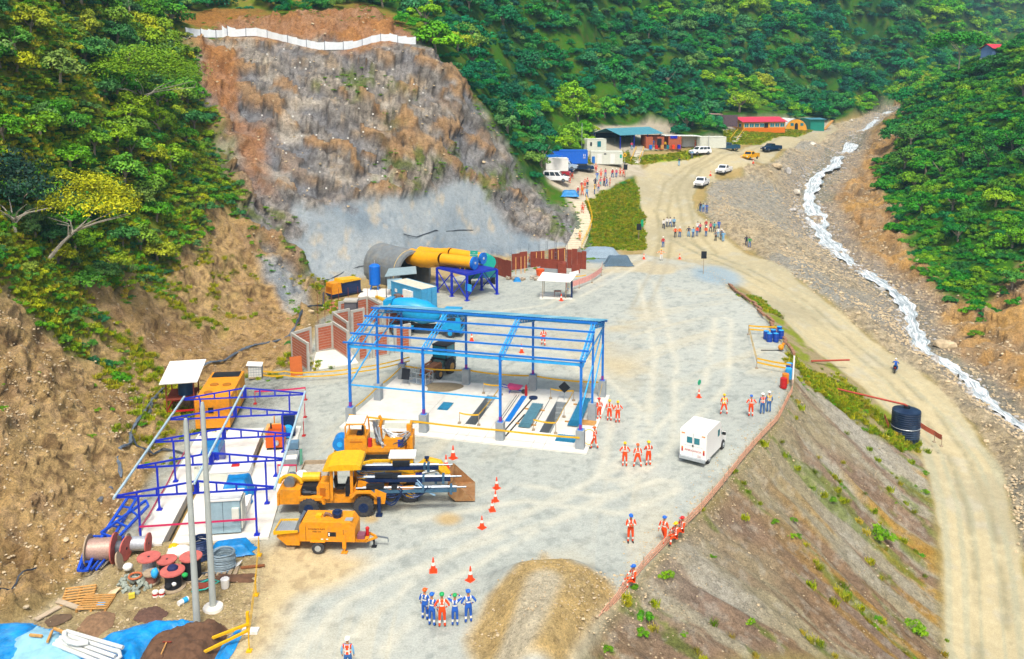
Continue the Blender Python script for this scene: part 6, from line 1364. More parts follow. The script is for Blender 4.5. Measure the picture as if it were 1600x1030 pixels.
mb = MB(); a = gp(862, 430) - fw.location; mb.box((a.x, a.y + 1.2, 1.0), (3.3, .1, 1.6), rz=-.35); mb.box((a.x + 1.5, a.y + 1.0, .9), (1.2, 1.4, 1.5)); mb.obj('footing_form', rust, fw); mb = MB(); mb.box((a.x - .6, a.y + 2.6, 1.2), (3.6, .1, 1.2), rz=-.35); mb.obj('footing_form', rust, fw)
mb = MB(); mb.box((a.x - .2, a.y + 1.9, .35), (3.2, 1.3, .7), rz=-.35); mb.obj('footing', concg, fw)
r_ = thing('orange_bin', 'bright orange open bin beside the formwork', 'bin', gp(844, 431)); mb = MB(); mb.tube([(0, 0, 0), (0, 0, .95)], [.5, .62], 14); mb.obj('shell', mat('bin_orange', '#d9541a', .6, var=.2), r_)
r_ = thing('rubble_heap', 'pale rubble and timber scraps between the formwork and the booth', 'rubble heap', gp(817, 436)); g_ = random.Random(4)
for k in range(26): mb = MB(); mb.box((g_.uniform(-2.2, 2.2), g_.uniform(-1, 1), g_.uniform(.05, .3)), (g_.uniform(.3, 1.0), g_.uniform(.15, .4), g_.uniform(.1, .3)), rz=g_.uniform(0, 3), rx=g_.uniform(-.3, .3)); mb.obj('rubble', mat('pale_rubble', '#a89f90', .9, var=.3) if k % 3 else woodg, r_)
drape('tarp_bundle', 'small blue tarpaulin bundle beside the rubble heap', 'tarpaulin', gp(808, 440), 1.0, .8, .5, 9)
tape('mesh_fence', 'pale pink mesh fence curving round the foot of the stairs', [gp(884, 446, .9), gp(905, 440, .9), gp(925, 432, .9), gp(940, 421, .9), gp(941, 412, .9)], mat('pink_mesh', '#d99a90', .8, var=.15), .75, .08, 'fence', post=woodg, posth=.9)
tape('caution_tape', 'yellow caution tape before the formwork enclosure', [gp(866, 440, .9), gp(885, 432, .9), gp(916, 430, .9)], tapey, .14, .1)
# --- booth with white roof
r_ = thing('guard_booth', 'open booth with white sheet roof on thin posts, notice panel and table', 'booth', gp(848, 467), R(-4)); mb = MB(); mb.b2(-.4, 3.7, -.2, 2.8, -.2, .08); mb.obj('floor', conc, r_)
for x, y in ((0, 0), (0.1, 2.4), (2.9, 0), (3.3, 2.4)): mb = MB(); mb.beam((x, y, 0), (x, y, 2.5), .08); mb.obj('post', woodg, r_)
mb = MB(); mb._add([(-.7, -.5, 2.45), (3.4, -.9, 2.35), (4.2, 1.6, 2.75), (-.1, 2.2, 2.9), (-.7, -.5, 2.5), (3.4, -.9, 2.4), (4.2, 1.6, 2.8), (-.1, 2.2, 2.95)], [(3, 2, 1, 0), (4, 5, 6, 7), (0, 1, 5, 4), (1, 2, 6, 5)]); mb.obj('roof', white, r_)
mb = MB(); mb.box((3.9, 2.3, 2.85), (1.2, 1.8, .05), ry=-.25); mb.obj('roof', white, r_)
mb = MB(); mb.b2(2.85, 2.93, .1, 2.2, .1, 2.3); mb.obj('side_wall', dark, r_); mb = MB(); mb.b2(3.0, 3.5, .35, .4, .6, 2.1); mb.obj('notice_panel', cream, r_); mb = MB(); mb.b2(3.5, 3.75, .4, 1.2, .1, 2.1); mb.obj('blue_screen', darkb, r_)
mb = MB(); mb.b2(1.4, 2.3, .8, 1.5, .72, .78); [mb.beam((x, y, .08), (x, y, .72), .05) for x in (1.45, 2.25) for y in (.85, 1.45)]; mb.obj('table', mat('dusty_red', '#8f5d55', .7), r_)
for k in range(4): mb = MB(); mb.b2(3.02 + .11 * k, 3.1 + .11 * k, .335, .35, 1.0 + .2 * (k % 3), 1.15 + .2 * (k % 3)); mb.obj('notice', (redm, azure, tapey, white)[k], r_)
drape('gravel_heap', 'dark blue grey gravel heap beside the yard entrance', 'gravel heap', gp(966, 414), 4.2, 2.6, 1.3, 31, mat('slate_gravel', '#4d6272', .95, var=.3, scale=9, bump=.5), amp=.2)
drape('gravel_heap', 'light blue grey spill of gravel at the foot of the stairs', 'gravel heap', gp(938, 400), 6.0, 4.2, 1.2, 32, mat('pale_slate_gravel', '#8193a0', .95, var=.3, scale=9, bump=.5), amp=.3)
# --- stairs up to the parking terrace
s0, s1 = gp(898, 392), on(903, 317); s1.z = max(s1.z, 5.8)
r_ = thing('hillside_stairs', 'long flight of pale steps with yellow handrail climbing from the yard to the parking', 'stairs', s0); ns = 27
SP = [on(*q) for q in ((896, 392), (906, 372), (913, 352), (910, 334), (904, 317))]; s0 = SP[0]; r_.location = s0
def sp(t):
    k = min(int(t * 4), 3); p = SP[k].lerp(SP[k + 1], t * 4 - k); p.z = max(p.z, hz(p.x, p.y)) + .15; return p - s0
for k in range(ns): p = sp((k + .5) / ns); w_ = 2.9 - .9 * k / ns; mb = MB(); mb.b2(p.x - w_ / 2, p.x + w_ / 2, p.y - .12, p.y + .22, p.z - .6, p.z + .16); mb.obj('step', mat('pale_step', '#d6ccb4', .9), r_)
for k in range(6): p = sp(k / 5); mb = MB(); mb.beam((p.x + 1.35, p.y, p.z), (p.x + 1.35, p.y, p.z + 1.2), .07); mb.obj('rail_post', tapey, r_)
for dz in (.7, 1.15): mb = MB(); mb.tube([sp(k / 8) + Vector((1.35, 0, dz)) for k in range(9)], .05, 5); mb.obj('handrail', tapey, r_)
# --- fence of white sheets on the cliff crest
wf = mat('white_sheeting', '#dfe6ea', .5, var=.08, dirt=.15, dirtc='#9fb0bb')
fp3 = [on(*q) for q in FP]
for _k in range(1): fp3 = [fp3[0]] + [(a_ + b_ * 2 + c_) / 4 for a_, b_, c_ in zip(fp3, fp3[1:], fp3[2:])] + [fp3[-1]]
r_ = thing('sheeting_fence', 'white sheeting fence on posts running along the crest of the rock cliff', 'fence', fp3[0])
for k in range(len(fp3) - 1):
    a, b = fp3[k] - fp3[0], fp3[k + 1] - fp3[0]; mb = MB(); h0, h1 = 1.35 + random.uniform(-.12, .15), 1.35 + random.uniform(-.12, .15)
    if k in (5, 6): h0 += .6
    mid = (a + b) / 2 + Vector((0, -.12, 0)); u = Vector((0, 0, 1))
    mb._add([a, mid, b, b + u * h1, mid + u * (h0 + h1) / 2.1, a + u * h0], [(0, 1, 4, 5), (1, 2, 3, 4)]); mb.obj('sheet', wf, r_)
    if k % 2 == 0: mb = MB(); mb.beam(a - u * .5, a + u * (h0 + .15), .08); mb.obj('post', darkb, r_)
# rock bolt plates
bolt = MB(); bolt.box((0, 0, 0), (.24, .1, .24)); bolt.box((0, -.08, 0), (.1, .08, .1)); boltm = bolt.mesh('plate', white)
BP = [(403, 107), (432, 105), (418, 90), (444, 84), (461, 105), (469, 99), (478, 103), (485, 95), (521, 106), (584, 107), (614, 108), (608, 83), (418, 143), (445, 145), (468, 142), (508, 142), (539, 138), (574, 142), (599, 142), (617, 143), (636, 141), (647, 140), (661, 139), (410, 184), (431, 183), (458, 181), (484, 183), (510, 182), (532, 181), (561, 177), (583, 178), (604, 175), (625, 172), (647, 178), (657, 174), (423, 222), (445, 221), (472, 221), (495, 219), (521, 218), (544, 215), (568, 214), (586, 210), (611, 210), (647, 209), (680, 238), (590, 248), (612, 245), (635, 245), (654, 243), (500, 275), (483, 296), (510, 293), (532, 291), (556, 288), (575, 285), (598, 283), (674, 272), (697, 273), (448, 256), (529, 254), (552, 252), (570, 250), (466, 250), (424, 163), (555, 120), (640, 160)]
for px, py in BP:
    p = on(px, py); b_ = bpy.data.objects.new('rock_bolt_plate', boltm); COL.objects.link(b_); b_.location = p + Vector((0, -.15, .15)); tag(b_, 'small white rock bolt plate fixed to the cliff face', 'bolt plate', 'rock bolt plates on the cliff')
# cables along the foot of the hill and over the shotcrete
def cable(label, pts, n=3, r=.06, m=hose, seed=1, name='cable_bundle', lift=.12):
    P3 = [on(*q) + Vector((0, 0, lift)) for q in pts]; g = random.Random(seed); r_ = thing(name, label, 'cables', P3[0])
    for k in range(n):
        pp = []
        for i in range(len(P3) - 1):
            for t_ in (0, .33, .66): q = P3[i].lerp(P3[i + 1], t_); pp.append(q - P3[0] + Vector((g.uniform(-.12, .12), g.uniform(-.12, .12), g.uniform(0, .12))))
        pp.append(P3[-1] - P3[0]); mb = MB(); mb.tube(pp, r, 5); mb.obj('cable', m, r_)
cable('thick bundle of grey cables along the hill foot from shelter to brick rooms', [(232, 655), (240, 640), (250, 628), (262, 600), (300, 585), (330, 580), (350, 570), (380, 556), (400, 550), (430, 540), (452, 530), (462, 520)], 5, .07, mat('grey_cable', '#5a6672', .6, var=.3))
cable('loop of grey cables hanging down the slope left of the blue canopy', [(262, 600), (240, 640), (215, 665), (205, 680), (203, 700), (190, 712), (184, 730), (190, 752)], 4, .06, mat('grey_cable', '#5a6672'), 2)
cable('thin dark cables snaking across the soil beside the canopy slab', [(205, 680), (215, 705), (240, 712), (255, 705), (290, 712)], 2, .05, hose, 3)
cable('dark hose running from the shotcrete toe to the cable bundle', [(505, 462), (505, 480), (490, 492), (475, 500), (462, 520)], 3, .07, hose, 4)
cable('dark cable draped over the shotcrete left of the tunnel', [(500, 450), (515, 440), (540, 425), (560, 420), (580, 415)], 1, .06, hose, 5)
cable('black cable strung across the shotcrete above the tunnel', [(630, 372), (650, 372), (680, 366), (692, 364), (715, 362), (750, 358)], 1, .07, hose, 6)
cable('thin dark pipe lying down the bare rock slope at the left', [(0, 940), (20, 930), (38, 918), (60, 895), (90, 870), (97, 860)], 1, .05, hose, 7)
# ---------------------------------------------------------------- stream, rocks, tank, crest fence
path = []
for i in range(len(RIV) - 1):
    for t_ in np.linspace(0, 1, 12)[:-1]: path.append((RIV[i].xy.lerp(RIV[i + 1].xy, t_), RIVW[i] + (RIVW[i + 1] - RIVW[i]) * t_))
pp = np.array([[p.x, p.y] for p, w in path]); ww = np.array([w for p, w in path])
ker = np.ones(9) / 9; sm = np.stack([np.convolve(np.pad(pp[:, k], 4, 'edge'), ker, 'valid') for k in (0, 1)], 1); ww = np.convolve(np.pad(ww, 4, 'edge'), ker, 'valid')
dT = np.gradient(sm, axis=0); dT /= np.linalg.norm(dT, axis=1, keepdims=True); nT = np.stack([-dT[:, 1], dT[:, 0]], 1)
nc = 11; V = []; Ff = []
zc = np.array([base(a, b) for a, b in sm]).ravel(); zc = np.convolve(np.pad(zc, 4, 'edge'), ker, 'valid')
for i in range(len(sm)):
    for j in range(nc):
        u = (j / (nc - 1) * 2 - 1) * ww[i] * 1.15; x, y = sm[i] + nT[i] * u * (.52 + .16 * math.sin(i * .35) + .12 * math.sin(i * 1.3 + u))
        V.append((x, y, zc[i] + .02 + .16 * (random.random() - .5)))
for i in range(len(sm) - 1):
    for j in range(nc - 1): a = i * nc + j; Ff.append((a, a + 1, a + nc + 1, a + nc))
wm = bpy.data.materials.new('stream_water'); t = nodes(wm); tc = N(t, 'ShaderNodeTexCoord')
mp_ = N(t, 'ShaderNodeMapping', {'Vector': tc.outputs['UV'], 'Scale': (.22, 1.0, 1.0)})
n_ = N(t, 'ShaderNodeTexNoise', {'Vector': mp_.outputs[0], 'Scale': 1.5, 'Detail': 6.0, 'Roughness': .75, 'Distortion': 1.2})
f_ = N(t, 'ShaderNodeMapRange', {0: n_.outputs[0], 1: .42, 2: .58}); mx = N(t, 'ShaderNodeMix', {0: f_.outputs[0], 6: (*lin('#7c8b90'), 1), 7: (*lin('#dfe6e8'), 1)}, data_type='RGBA')
rg = N(t, 'ShaderNodeMapRange', {0: f_.outputs[0], 3: .45, 4: .9}); bp2 = N(t, 'ShaderNodeBump', {'Height': n_.outputs[0], 'Strength': .8, 'Distance': .3})
p_ = N(t, 'ShaderNodeBsdfPrincipled', {'Base Color': mx.outputs[2], 'Roughness': rg.outputs[0], 'Normal': bp2.outputs[0]}); t.links.new(p_.outputs[0], N(t, 'ShaderNodeOutputMaterial').inputs[0])
me_ = bpy.data.meshes.new('stream'); me_.from_pydata(V, [], Ff); uvl = me_.uv_layers.new(name='flow'); sl_ = np.concatenate([[0], np.cumsum(np.linalg.norm(np.diff(sm, axis=0), axis=1))])
for lp in me_.loops: i_, j_ = divmod(lp.vertex_index, nc); uvl.data[lp.index].uv = (float(sl_[i_]), (j_ / (nc - 1) * 2 - 1) * float(ww[i_]))
me_.materials.append(wm); me_.polygons.foreach_set('use_smooth', [True] * len(Ff)); o_ = bpy.data.objects.new('stream', me_); COL.objects.link(o_); o_['kind'] = 'structure'
# rocks
def rock_mesh(seed, m):
    bm = bmesh.new(); bmesh.ops.create_icosphere(bm, subdivisions=2, radius=1); g = np.random.default_rng(seed); pl = g.normal(size=(9, 3)); pl /= np.linalg.norm(pl, axis=1, keepdims=True); dd = g.uniform(.45, .85, 9)
    for v_ in bm.verts:
        c = np.array(v_.co)
        for n_, d in zip(pl, dd):
            k = c @ n_
            if k > d: c = c - n_ * (k - d)
        v_.co = Vector(c * np.array([1, .8, .62]))
    me_ = bpy.data.meshes.new('rock'); bm.to_mesh(me_); bm.free(); me_.materials.append(m); return me_
rk = [mat('rock_tan', '#b3a283', .95, var=.35, scale=1.5), mat('rock_grey', '#a5a39e', .95, var=.35, scale=1.5), mat('rock_pale', '#cbc3b2', .95, var=.25, scale=1.5)]
rmesh = [rock_mesh(500 + i, rk[i % 3]) for i in range(6)]
BL_ = [((1213, 262), 1.4, 'large split boulder with cream face beside the upper road'), ((1232, 268), 1.6, 'tall angular boulder at the head of the debris bank'), ((1245, 300), 1.1, 'tan boulder on the debris bank above the stream bend'), ((1203, 268), .8, 'flat grey boulder left of the split boulder'), ((1239, 330), .9, 'small tan boulder on the debris slope, left of the white water'), ((1270, 225), 1.0, 'pale boulder near the end of the upper road'), ((1475, 545), 1.6, 'broad pale boulder in the stream bed'), ((1462, 560), .9, 'grey boulder in the stream below the broad pale one'), ((1330, 190), .9, 'white boulder beside the gravel spoil at the valley head')]
rproto = []
for k, ((px, py), s_, lb_) in enumerate(BL_):
    r_ = bpy.data.objects.new('boulder', rmesh[k % 6]); COL.objects.link(r_); r_.location = on(px, py) + Vector((0, 0, s_ * .2)); r_.scale = (s_, s_, s_); r_.rotation_euler = (0, 0, k); tag(r_, lb_, 'boulder'); rproto.append(r_)
for nm, lb_, dens, n, lo, hi, mt in (('loose_rock', 'loose tan and grey rock covering the debris bank', mDeb * (1 - mRoad) * (.3 + ss(.45, .6, n1[..., 0])) + mBed * .8, 13000, .05, .24, 0), ('loose_rock', 'loose brown rock on the bare slope at the left', (mBareN + mBareM * .4) * (1 - mYard) * ss(.4, .6, n2[..., 0]), 2400, .03, .13, 0), ('river_stone', 'grey stones breaking the water of the stream', mRiv, 1500, .15, .42, 1), ('loose_rock', 'pale fallen stones at the foot of the shotcrete', mEro * .5 * ss(.5, .65, n2[..., 0]) + mCliff * (1 - mShot) * .04, 1500, .08, .3, 0), ('loose_stone', 'small stones along the yard edge and on the earth ramp', mMound * .35 + mTanL * .5 + mSlopeR * .12 + ss(2.2, .2, np.abs(sP)) * .8 * ss(0, 5, X), 5000, .02, .075, 0)):
    bx_, by_, bz_, bi_ = sample(dens / np.clip(RR / 60, .5, 3) ** 1.2, n)
    scatter(nm, lb_, np.stack([bx_, by_, bz_ + .02], 1), rng.uniform(lo, hi, n) ** 1.0 * np.where(rng.random(n) > .95, 1.8, 1), rproto[:6], rk[mt])
# pale cut face and big tank
P = on(1414, 681); sc_ = P.y / CAM_F; tr = 21.8 * sc_; th_ = 43 * sc_
r_ = thing('storage_tank', 'large dark blue ribbed cylindrical tank standing below the slope beside the road', 'tank', P)
tm = mat('tank_navy', '#0d2440', .45, var=.2, scale=1, dirt=.25, dirtc='#6f8aa0'); mb = MB(); pr_ = [(0, 0, -.5)]; rs_ = [tr]
for k in range(12): z = th_ * k / 12; pr_ += [(0, 0, z), (0, 0, z + .04), (0, 0, z + .08)]; rs_ += [tr, tr * 1.02, tr]
pr_ += [(0, 0, th_), (0, 0, th_ + .12), (0, 0, th_ + .22)]; rs_ += [tr, tr * .6, tr * .12]; mb.tube(pr_, rs_, 32); mb.obj('shell', tm, r_, True)
mb = MB(); mb.cyl((0, 0, th_ + .15), (0, 0, th_ + .42), .3, n=14); mb.obj('manhole', dark, r_); mb = MB(); mb.tube([(math.cos(a) * tr * 1.03, math.sin(a) * tr * 1.03, th_ * .38) for a in np.linspace(0, 2 * PI, 33)], .03, 5); mb.obj('band', galv, r_)
tp = P + Vector((-.1, 0, th_ + .45)); q = on(1306, 610); q.z += .2; r2_ = thing('red_pipe', 'long rust red pipe from the slope into the top of the dark tank', 'pipe', q); mb = MB(); mb.tube([(0, 0, 0), tp + Vector((-.1, 0, .1)) - q, tp - q + Vector((.1, 0, .0)), tp - q + Vector((.12, 0, -.4))], .1, 8); mb.obj('tube', mat('red_oxide', '#a5402c', .6), r2_)
q = on(1268, 567); q.z += .25; e_ = on(1326, 579); e_.z += 1.2; r2_ = thing('red_pipe', 'short rust red pipe sticking out of the upper slope toward the road', 'pipe', q); mb = MB(); mb.cyl((0, 0, 0), e_ - q, .1, n=8); mb.obj('tube', mat('red_oxide', '#a5402c'), r2_)
tape('mesh_fence', 'orange mesh fence behind the dark tank', [P + Vector((tr + .3, .5, .9)), P + Vector((tr + 1.1, -1.0, .6)), P + Vector((tr + 1.2, -2.2, .7))], mat('orange_mesh', '#c9684a', .8), .5, .05, 'fence', post=woodg, posth=.9)
tape('mesh_fence', 'short strip of orange mesh left of the dark tank', [P + Vector((-tr - .3, 1.2, 1.6)), P + Vector((-tr - .45, -.2, 1.0))], mat('orange_mesh', '#c9684a'), .4, .05, 'fence')
# crest barrier
cm = mat('faded_orange_net', '#cf9c80', .85, var=.3, scale=6)
crest = [gp(*q) for q in ((1240, 575), (1238, 612), (1216, 656), (1190, 684), (1165, 712), (1130, 756), (1095, 798), (1062, 830), (1035, 857), (1005, 888), (980, 920), (952, 955), (926, 988), (905, 1015), (890, 1040))]
r_ = thing('crest_barrier', 'faded orange net barrier on short stakes along the edge above the right slope', 'barrier', crest[0])
g_ = random.Random(8)
for a, b in zip(crest, crest[1:]):
    n = max(2, int((b - a).length / .9))
    for k in range(n):
        p, q = a.lerp(b, k / n) - crest[0], a.lerp(b, (k + 1) / n) - crest[0]; h0 = g_.uniform(.25, .5)
        mb = MB(); lean = Vector((g_.uniform(-.1, .1), g_.uniform(-.1, .1), 0))
        for z in (.05, .2, .35, .5): mb.beam(p + Vector((0, 0, z)) + lean * z, q + Vector((0, 0, z * g_.uniform(.8, 1.1))), .03, .055)
        for s_ in range(4): t_ = s_ / 4; c = p.lerp(q, t_); mb.beam(c + Vector((0, 0, .03)), c.lerp(q, .3) + Vector((0, 0, .5)), .025)
        mb.obj('net_section', cm, r_)
        if k % 2 == 0: mb = MB(); mb.beam(p - Vector((0, 0, .2)), p + lean + Vector((0, 0, .75)), .05); mb.obj('stake', woodg, r_)
edge2 = [gp(*q) for q in ((1136, 446), (1160, 462), (1184, 481), (1205, 505), (1225, 530), (1238, 556))]
r_ = thing('edge_timbers', 'row of weathered timbers laid along the far right edge of the yard', 'timbers', edge2[0])
for a, b in zip(edge2, edge2[1:]):
    for k in range(5): p, q = a.lerp(b, k / 5) - edge2[0], a.lerp(b, (k + 1.05) / 5) - edge2[0]; j = Vector((g_.uniform(-.3, .3), 0, 0)); mb = MB(); mb.beam(p + j + Vector((0, 0, .15)), q + j + Vector((0, 0, .2)), .28, .25); mb.obj('timber', mat('red_timber', '#8f6a50', .9, var=.3), r_)
tape('caution_tape', 'yellow caution tape on posts enclosing the blue drums', [gp(1214, 511, 1.0), gp(1170, 509, 1.0), gp(1183, 560, 1.0), gp(1236, 570, 1.0)], tapey, .16, .05, lines=2, post=woodg, posth=1.0)
def drum(label, px, py, m, h=.9, r=.3, group='steel drums', up=0):
    p = gp(px, py); p.z = up; r_ = thing('steel_drum', label, 'drum', p, 0, group); mb = MB(); mb.tube([(0, 0, 0), (0, 0, .02)] + [(0, 0, h * k) for k in (.32, .34, .36, .64, .66, .68)] + [(0, 0, h - .02), (0, 0, h)], [r * .97, r, r, r * 1.05, r, r, r * 1.05, r, r, r * .97], 16); mb.obj('shell', m, r_); mb = MB(); mb.cyl((0, 0, h - .03), (0, 0, h + .01), r * .9, n=16); mb.obj('lid', sky_st if 'blue' in label else m, r_)
db = mat('drum_blue_dark', '#0f3f9a', .4, var=.15)
for px, py, lb_ in ((1197, 530, 'blue steel drum leftmost of the taped cluster'), (1202, 534, 'blue steel drum at the front left of the taped cluster'), (1212, 534, 'blue steel drum at the front right of the taped cluster'), (1208, 528, 'blue steel drum in the middle of the taped cluster'), (1217, 523, 'blue steel drum at the back of the taped cluster'), (1220, 529, 'small blue drum at the right of the taped cluster')): drum(lb_, px, py, db)
drum('red steel drum with white lid near the white post at the yard edge', 1224, 606, redm); drum('orange drum behind the red drum', 1227, 599, mat('drum_orange', '#cf7a1a', .5)); drum('light blue drum behind the orange drum', 1232, 592, sky_st, 1.0); drum('dark blue drum farthest of the row beside the leaning white post', 1233, 582, db)
r_ = thing('yellow_pump', 'small yellow pump lying by a bar inside the taped enclosure', 'pump', gp(1220, 548)); mb = MB(); mb.ball((0, 0, .35), .3); mb.cyl((0, 0, .1), (.3, .1, .8), .14); mb.obj('body', yel, r_); mb = MB(); mb.beam((-2.0, 0, .05), (.3, 0, .05), .06); mb.obj('bar', dark, r_)
r_ = thing('white_post', 'leaning white post beside the drums at the yard edge', 'post', gp(1238, 601)); mb = MB(); mb.beam((0, 0, 0), (.15, .3, 2.6), .12); mb.obj('shaft', white, r_)
# ground pushed-up stones at the road end, black signs
for (px, py, h, lb_) in ((1099, 428, 2.3, 'black rectangular sign on a post at the right of the yard entrance'), (998, 376, 1.9, 'black rectangular sign before the green bank at the entrance'), (977, 281, 2.0, 'small black sign at the corner of the parking terrace')):
    p = on(px, py); r_ = thing('road_sign', lb_, 'sign', p); w_ = .38; mb = MB(); mb.b2(-w_, w_, -.03, .03, h - .1, h + .95); mb.obj('panel', dark, r_); mb = MB(); mb.beam((0, .05, -.3), (0, .05, h + .5), .07); mb.obj('post', woodg, r_)
p = on(1003, 362); r_ = thing('road_sign', 'green narrow sign on a post beside the black sign at the green bank', 'sign', p, R(20)); mb = MB(); mb.b2(-.25, .25, -.03, .03, .9, 2.1); mb.obj('panel', mat('sign_green', '#0f9a6e'), r_); mb = MB(); mb.beam((0, .05, -.3), (0, .05, 1.5), .06); mb.obj('post', galv, r_)
p = on(976, 257); r_ = thing('road_sign', 'yellow diamond warning sign beside the white container', 'sign', p); mb = MB(); mb.box((0, 0, 1.9), (.7, .05, .7), ry=PI / 4); mb.obj('panel', tapey, r_); mb = MB(); mb.beam((0, .05, -.3), (0, .05, 1.9), .06); mb.obj('post', galv, r_); mb = MB(); mb.box((0, -.03, 1.9), (.25, .02, .3)); mb.obj('symbol', dark, r_)
# ---------------------------------------------------------------- far camp: containers, sheds, vehicles
def vehicle(label, px, py, rz, kind, col, L=4.9, W=1.85, group=None, name=None):
    p = on(px, py); r_ = thing(name or {'pickup': 'pickup_truck', 'suv': 'estate_car', 'van': 'van'}[kind], label, {'pickup': 'pickup', 'suv': 'car', 'van': 'van'}[kind], p + Vector((0, 0, .02)), rz, group)
    H = {'pickup': 1.78, 'suv': 1.75, 'van': 2.0}[kind]; h = L / 2; w = W / 2; mb = MB()
    mb.prism([(-h, .4), (h, .4), (h, .75), (h - .1, .95), (h - 1.25, 1.08), (-h + .05, 1.08), (-h, .8)], -w, w); mb.obj('body', col, r_)
    c0, c1, c2, c3 = {'pickup': (-.55, -.35, .75, 1.3), 'suv': (-h + .1, -h + .4, .7, 1.3), 'van': (-h + .02, -h + .15, h - 1.9, h - 1.1)}[kind]
    mb = MB(); wt = w - .12
    vs = [(c0, -w + .02, 1.08), (c3, -w + .02, 1.05), (c3, w - .02, 1.05), (c0, w - .02, 1.08), (c1, -wt, H), (c2, -wt, H), (c2, wt, H), (c1, wt, H)]
    mb._add(vs, [(0, 3, 2, 1), (4, 5, 6, 7), (0, 1, 5, 4), (1, 2, 6, 5), (2, 3, 7, 6), (3, 0, 4, 7)]); mb.obj('cabin', col, r_)
    def lerp(a, b, t_): return tuple(a[i] + (b[i] - a[i]) * t_ for i in range(3))
    for nm, q in (('windscreen', (1, 2, 6, 5)), ('rear_window', (3, 0, 4, 7)), ('side_window', (0, 1, 5, 4)), ('side_window', (2, 3, 7, 6))):
        if kind == 'van' and nm == 'side_window' and 'plain' in label: continue
        a, b, c, d = [Vector(vs[i]) for i in q]; n_ = (b - a).cross(d - a).normalized() * .015
        def bl(u, v_): return (a.lerp(b, u)).lerp(d.lerp(c, u), v_) + n_
        spans = ((.08, .92),) if nm != 'side_window' else ((.08, .36), (.4, .66), (.7, .93)) if kind != 'pickup' else ((.1, .45), (.5, .86))
        for s0_, s1_ in spans: mb = MB(); mb._add([bl(s0_, .14), bl(s1_, .14), bl(s1_, .88), bl(s0_, .88)], [(0, 1, 2, 3)]); mb.obj(nm, glass, r_)
    if kind == 'pickup': mb = MB(); mb.b2(-h + .1, -.65, -w + .1, w - .1, 1.05, 1.1); mb.obj('cargo_bed', dark, r_); mb = MB(); mb.b2(-h, -.6, -w, -w + .08, 1.05, 1.25); mb.b2(-h, -.6, w - .08, w, 1.05, 1.25); mb.b2(-h, -h + .06, -w, w, 1.05, 1.25); mb.obj('bed_rail', col, r_)
    for x in (-h + .95, h - .95):
        for y in (-w + .1, w - .1): wheel(r_, x, y, .36, .36, .24, steel)
    for y in (-w + .3, w - .3): mb = MB(); mb.b2(h - .02, h + .02, y - .18, y + .18, .72, .88); mb.obj('headlight', white, r_)
    mb = MB(); mb.b2(h - .02, h + .04, -.55, .55, .55, .7); mb.obj('grille', black, r_); mb = MB(); mb.b2(-h - .04, -h + .02, -w + .1, w - .1, .4, .55); mb.obj('bumper', black, r_)
    return r_
cw = mat('car_white', '#e4e6e6', .3, var=.03); cb_ = mat('car_dark_blue', '#16304f', .25, var=.1); cy = mat('car_yellow', '#e0a206', .35, var=.05); cg = mat('car_grey_blue', '#2a5068', .3, var=.1); cr = mat('car_red', '#a01c2a', .35); csv = mat('car_silver', '#a9bccb', .3)
RG = 'vehicles parked along the upper road'
vehicle('white estate car parked nose left below the white containers', 1094, 242, R(205), 'suv', cw, group=RG)
vehicle('blue grey pickup parked at the foot of the canteen steps', 1138, 235, R(195), 'pickup', cg, 5.3, group=RG)
vehicle('yellow pickup on the outer edge of the upper road', 1172, 249, R(226), 'pickup', cy, 5.2, group=RG)
vehicle('dark blue pickup farthest up the road, behind the yellow one', 1205, 236, R(208), 'pickup', cb_, 5.2, group=RG)
vehicle('white pickup on the road edge just in front of the yellow one', 1131, 270, R(236), 'pickup', cw, 5.2, group=RG)
vehicle('white pickup nearest to the camera on the road', 1096, 291, R(242), 'pickup', cw, 5.0, group=RG)
PG = 'vehicles in the parking terrace'
vehicle('dark blue people carrier in front of the blue container', 908, 267, R(-4), 'suv', cb_, 5.0, group=PG)
vehicle('white van with teal side windows, nearest vehicle on the parking terrace', 869, 284, R(-12), 'van', cw, 4.8, group=PG)
vehicle('red car partly hidden behind the white van', 872, 276, R(-12), 'suv', cr, 4.6, group=PG)
vehicle('dark blue car behind the red one on the parking terrace', 878, 271, R(-14), 'suv', cb_, 4.6, group=PG)
vehicle('silver blue car at the back of the parking row', 884, 266, R(-14), 'suv', csv, 4.6, group=PG)
vehicle('blue van standing at the left end of the blue container', 858, 251, R(5), 'van', azure, 4.8, group=PG)
def far_container(label, px, py, rz, m, **k):
    p = on(px, py); return container(label, p - Vector((0, 0, .05)), rz, m=m, door=False, **k)
cblue = mat('container_blue', '#0e62c8', .5, var=.08, dirt=.1, dirtc='#8a9aa8')
c_ = far_container('bright blue shipping container with white mark behind the dark people carrier', 865, 256, R(-2), cblue, L=6.6)
mb = MB(); [mb.b2(5.75 + .3 * k, 5.85 + .3 * k, -.02, .0, 1.4, 1.9) for k in (0, 1)]; mb.b2(5.7, 6.2, -.02, 0, 1.1, 1.2); mb.obj('white_mark', white, c_)
c_ = far_container('white office container with doors and a teal board beside the yellow diamond sign', 923, 256, R(-2), cream, L=6.4)
for x in (1.3, 3.9): mb = MB(); mb.b2(x, x + .9, -.03, 0, .15, 2.1); mb.obj('door', white, c_)
mb = MB(); mb.b2(5.8, 6.2, -.03, 0, 1.3, 2.0); mb.obj('teal_board', mat('sign_teal', '#0d9a86'), c_); mb = MB(); mb.b2(2.6, 3.1, -.03, 0, 2.0, 2.2); mb.obj('vent', dark, c_)
c_ = far_container('beige cabin with window and teal door above the blue container', 917, 236, R(12), cream, L=4.3, W=2.4)
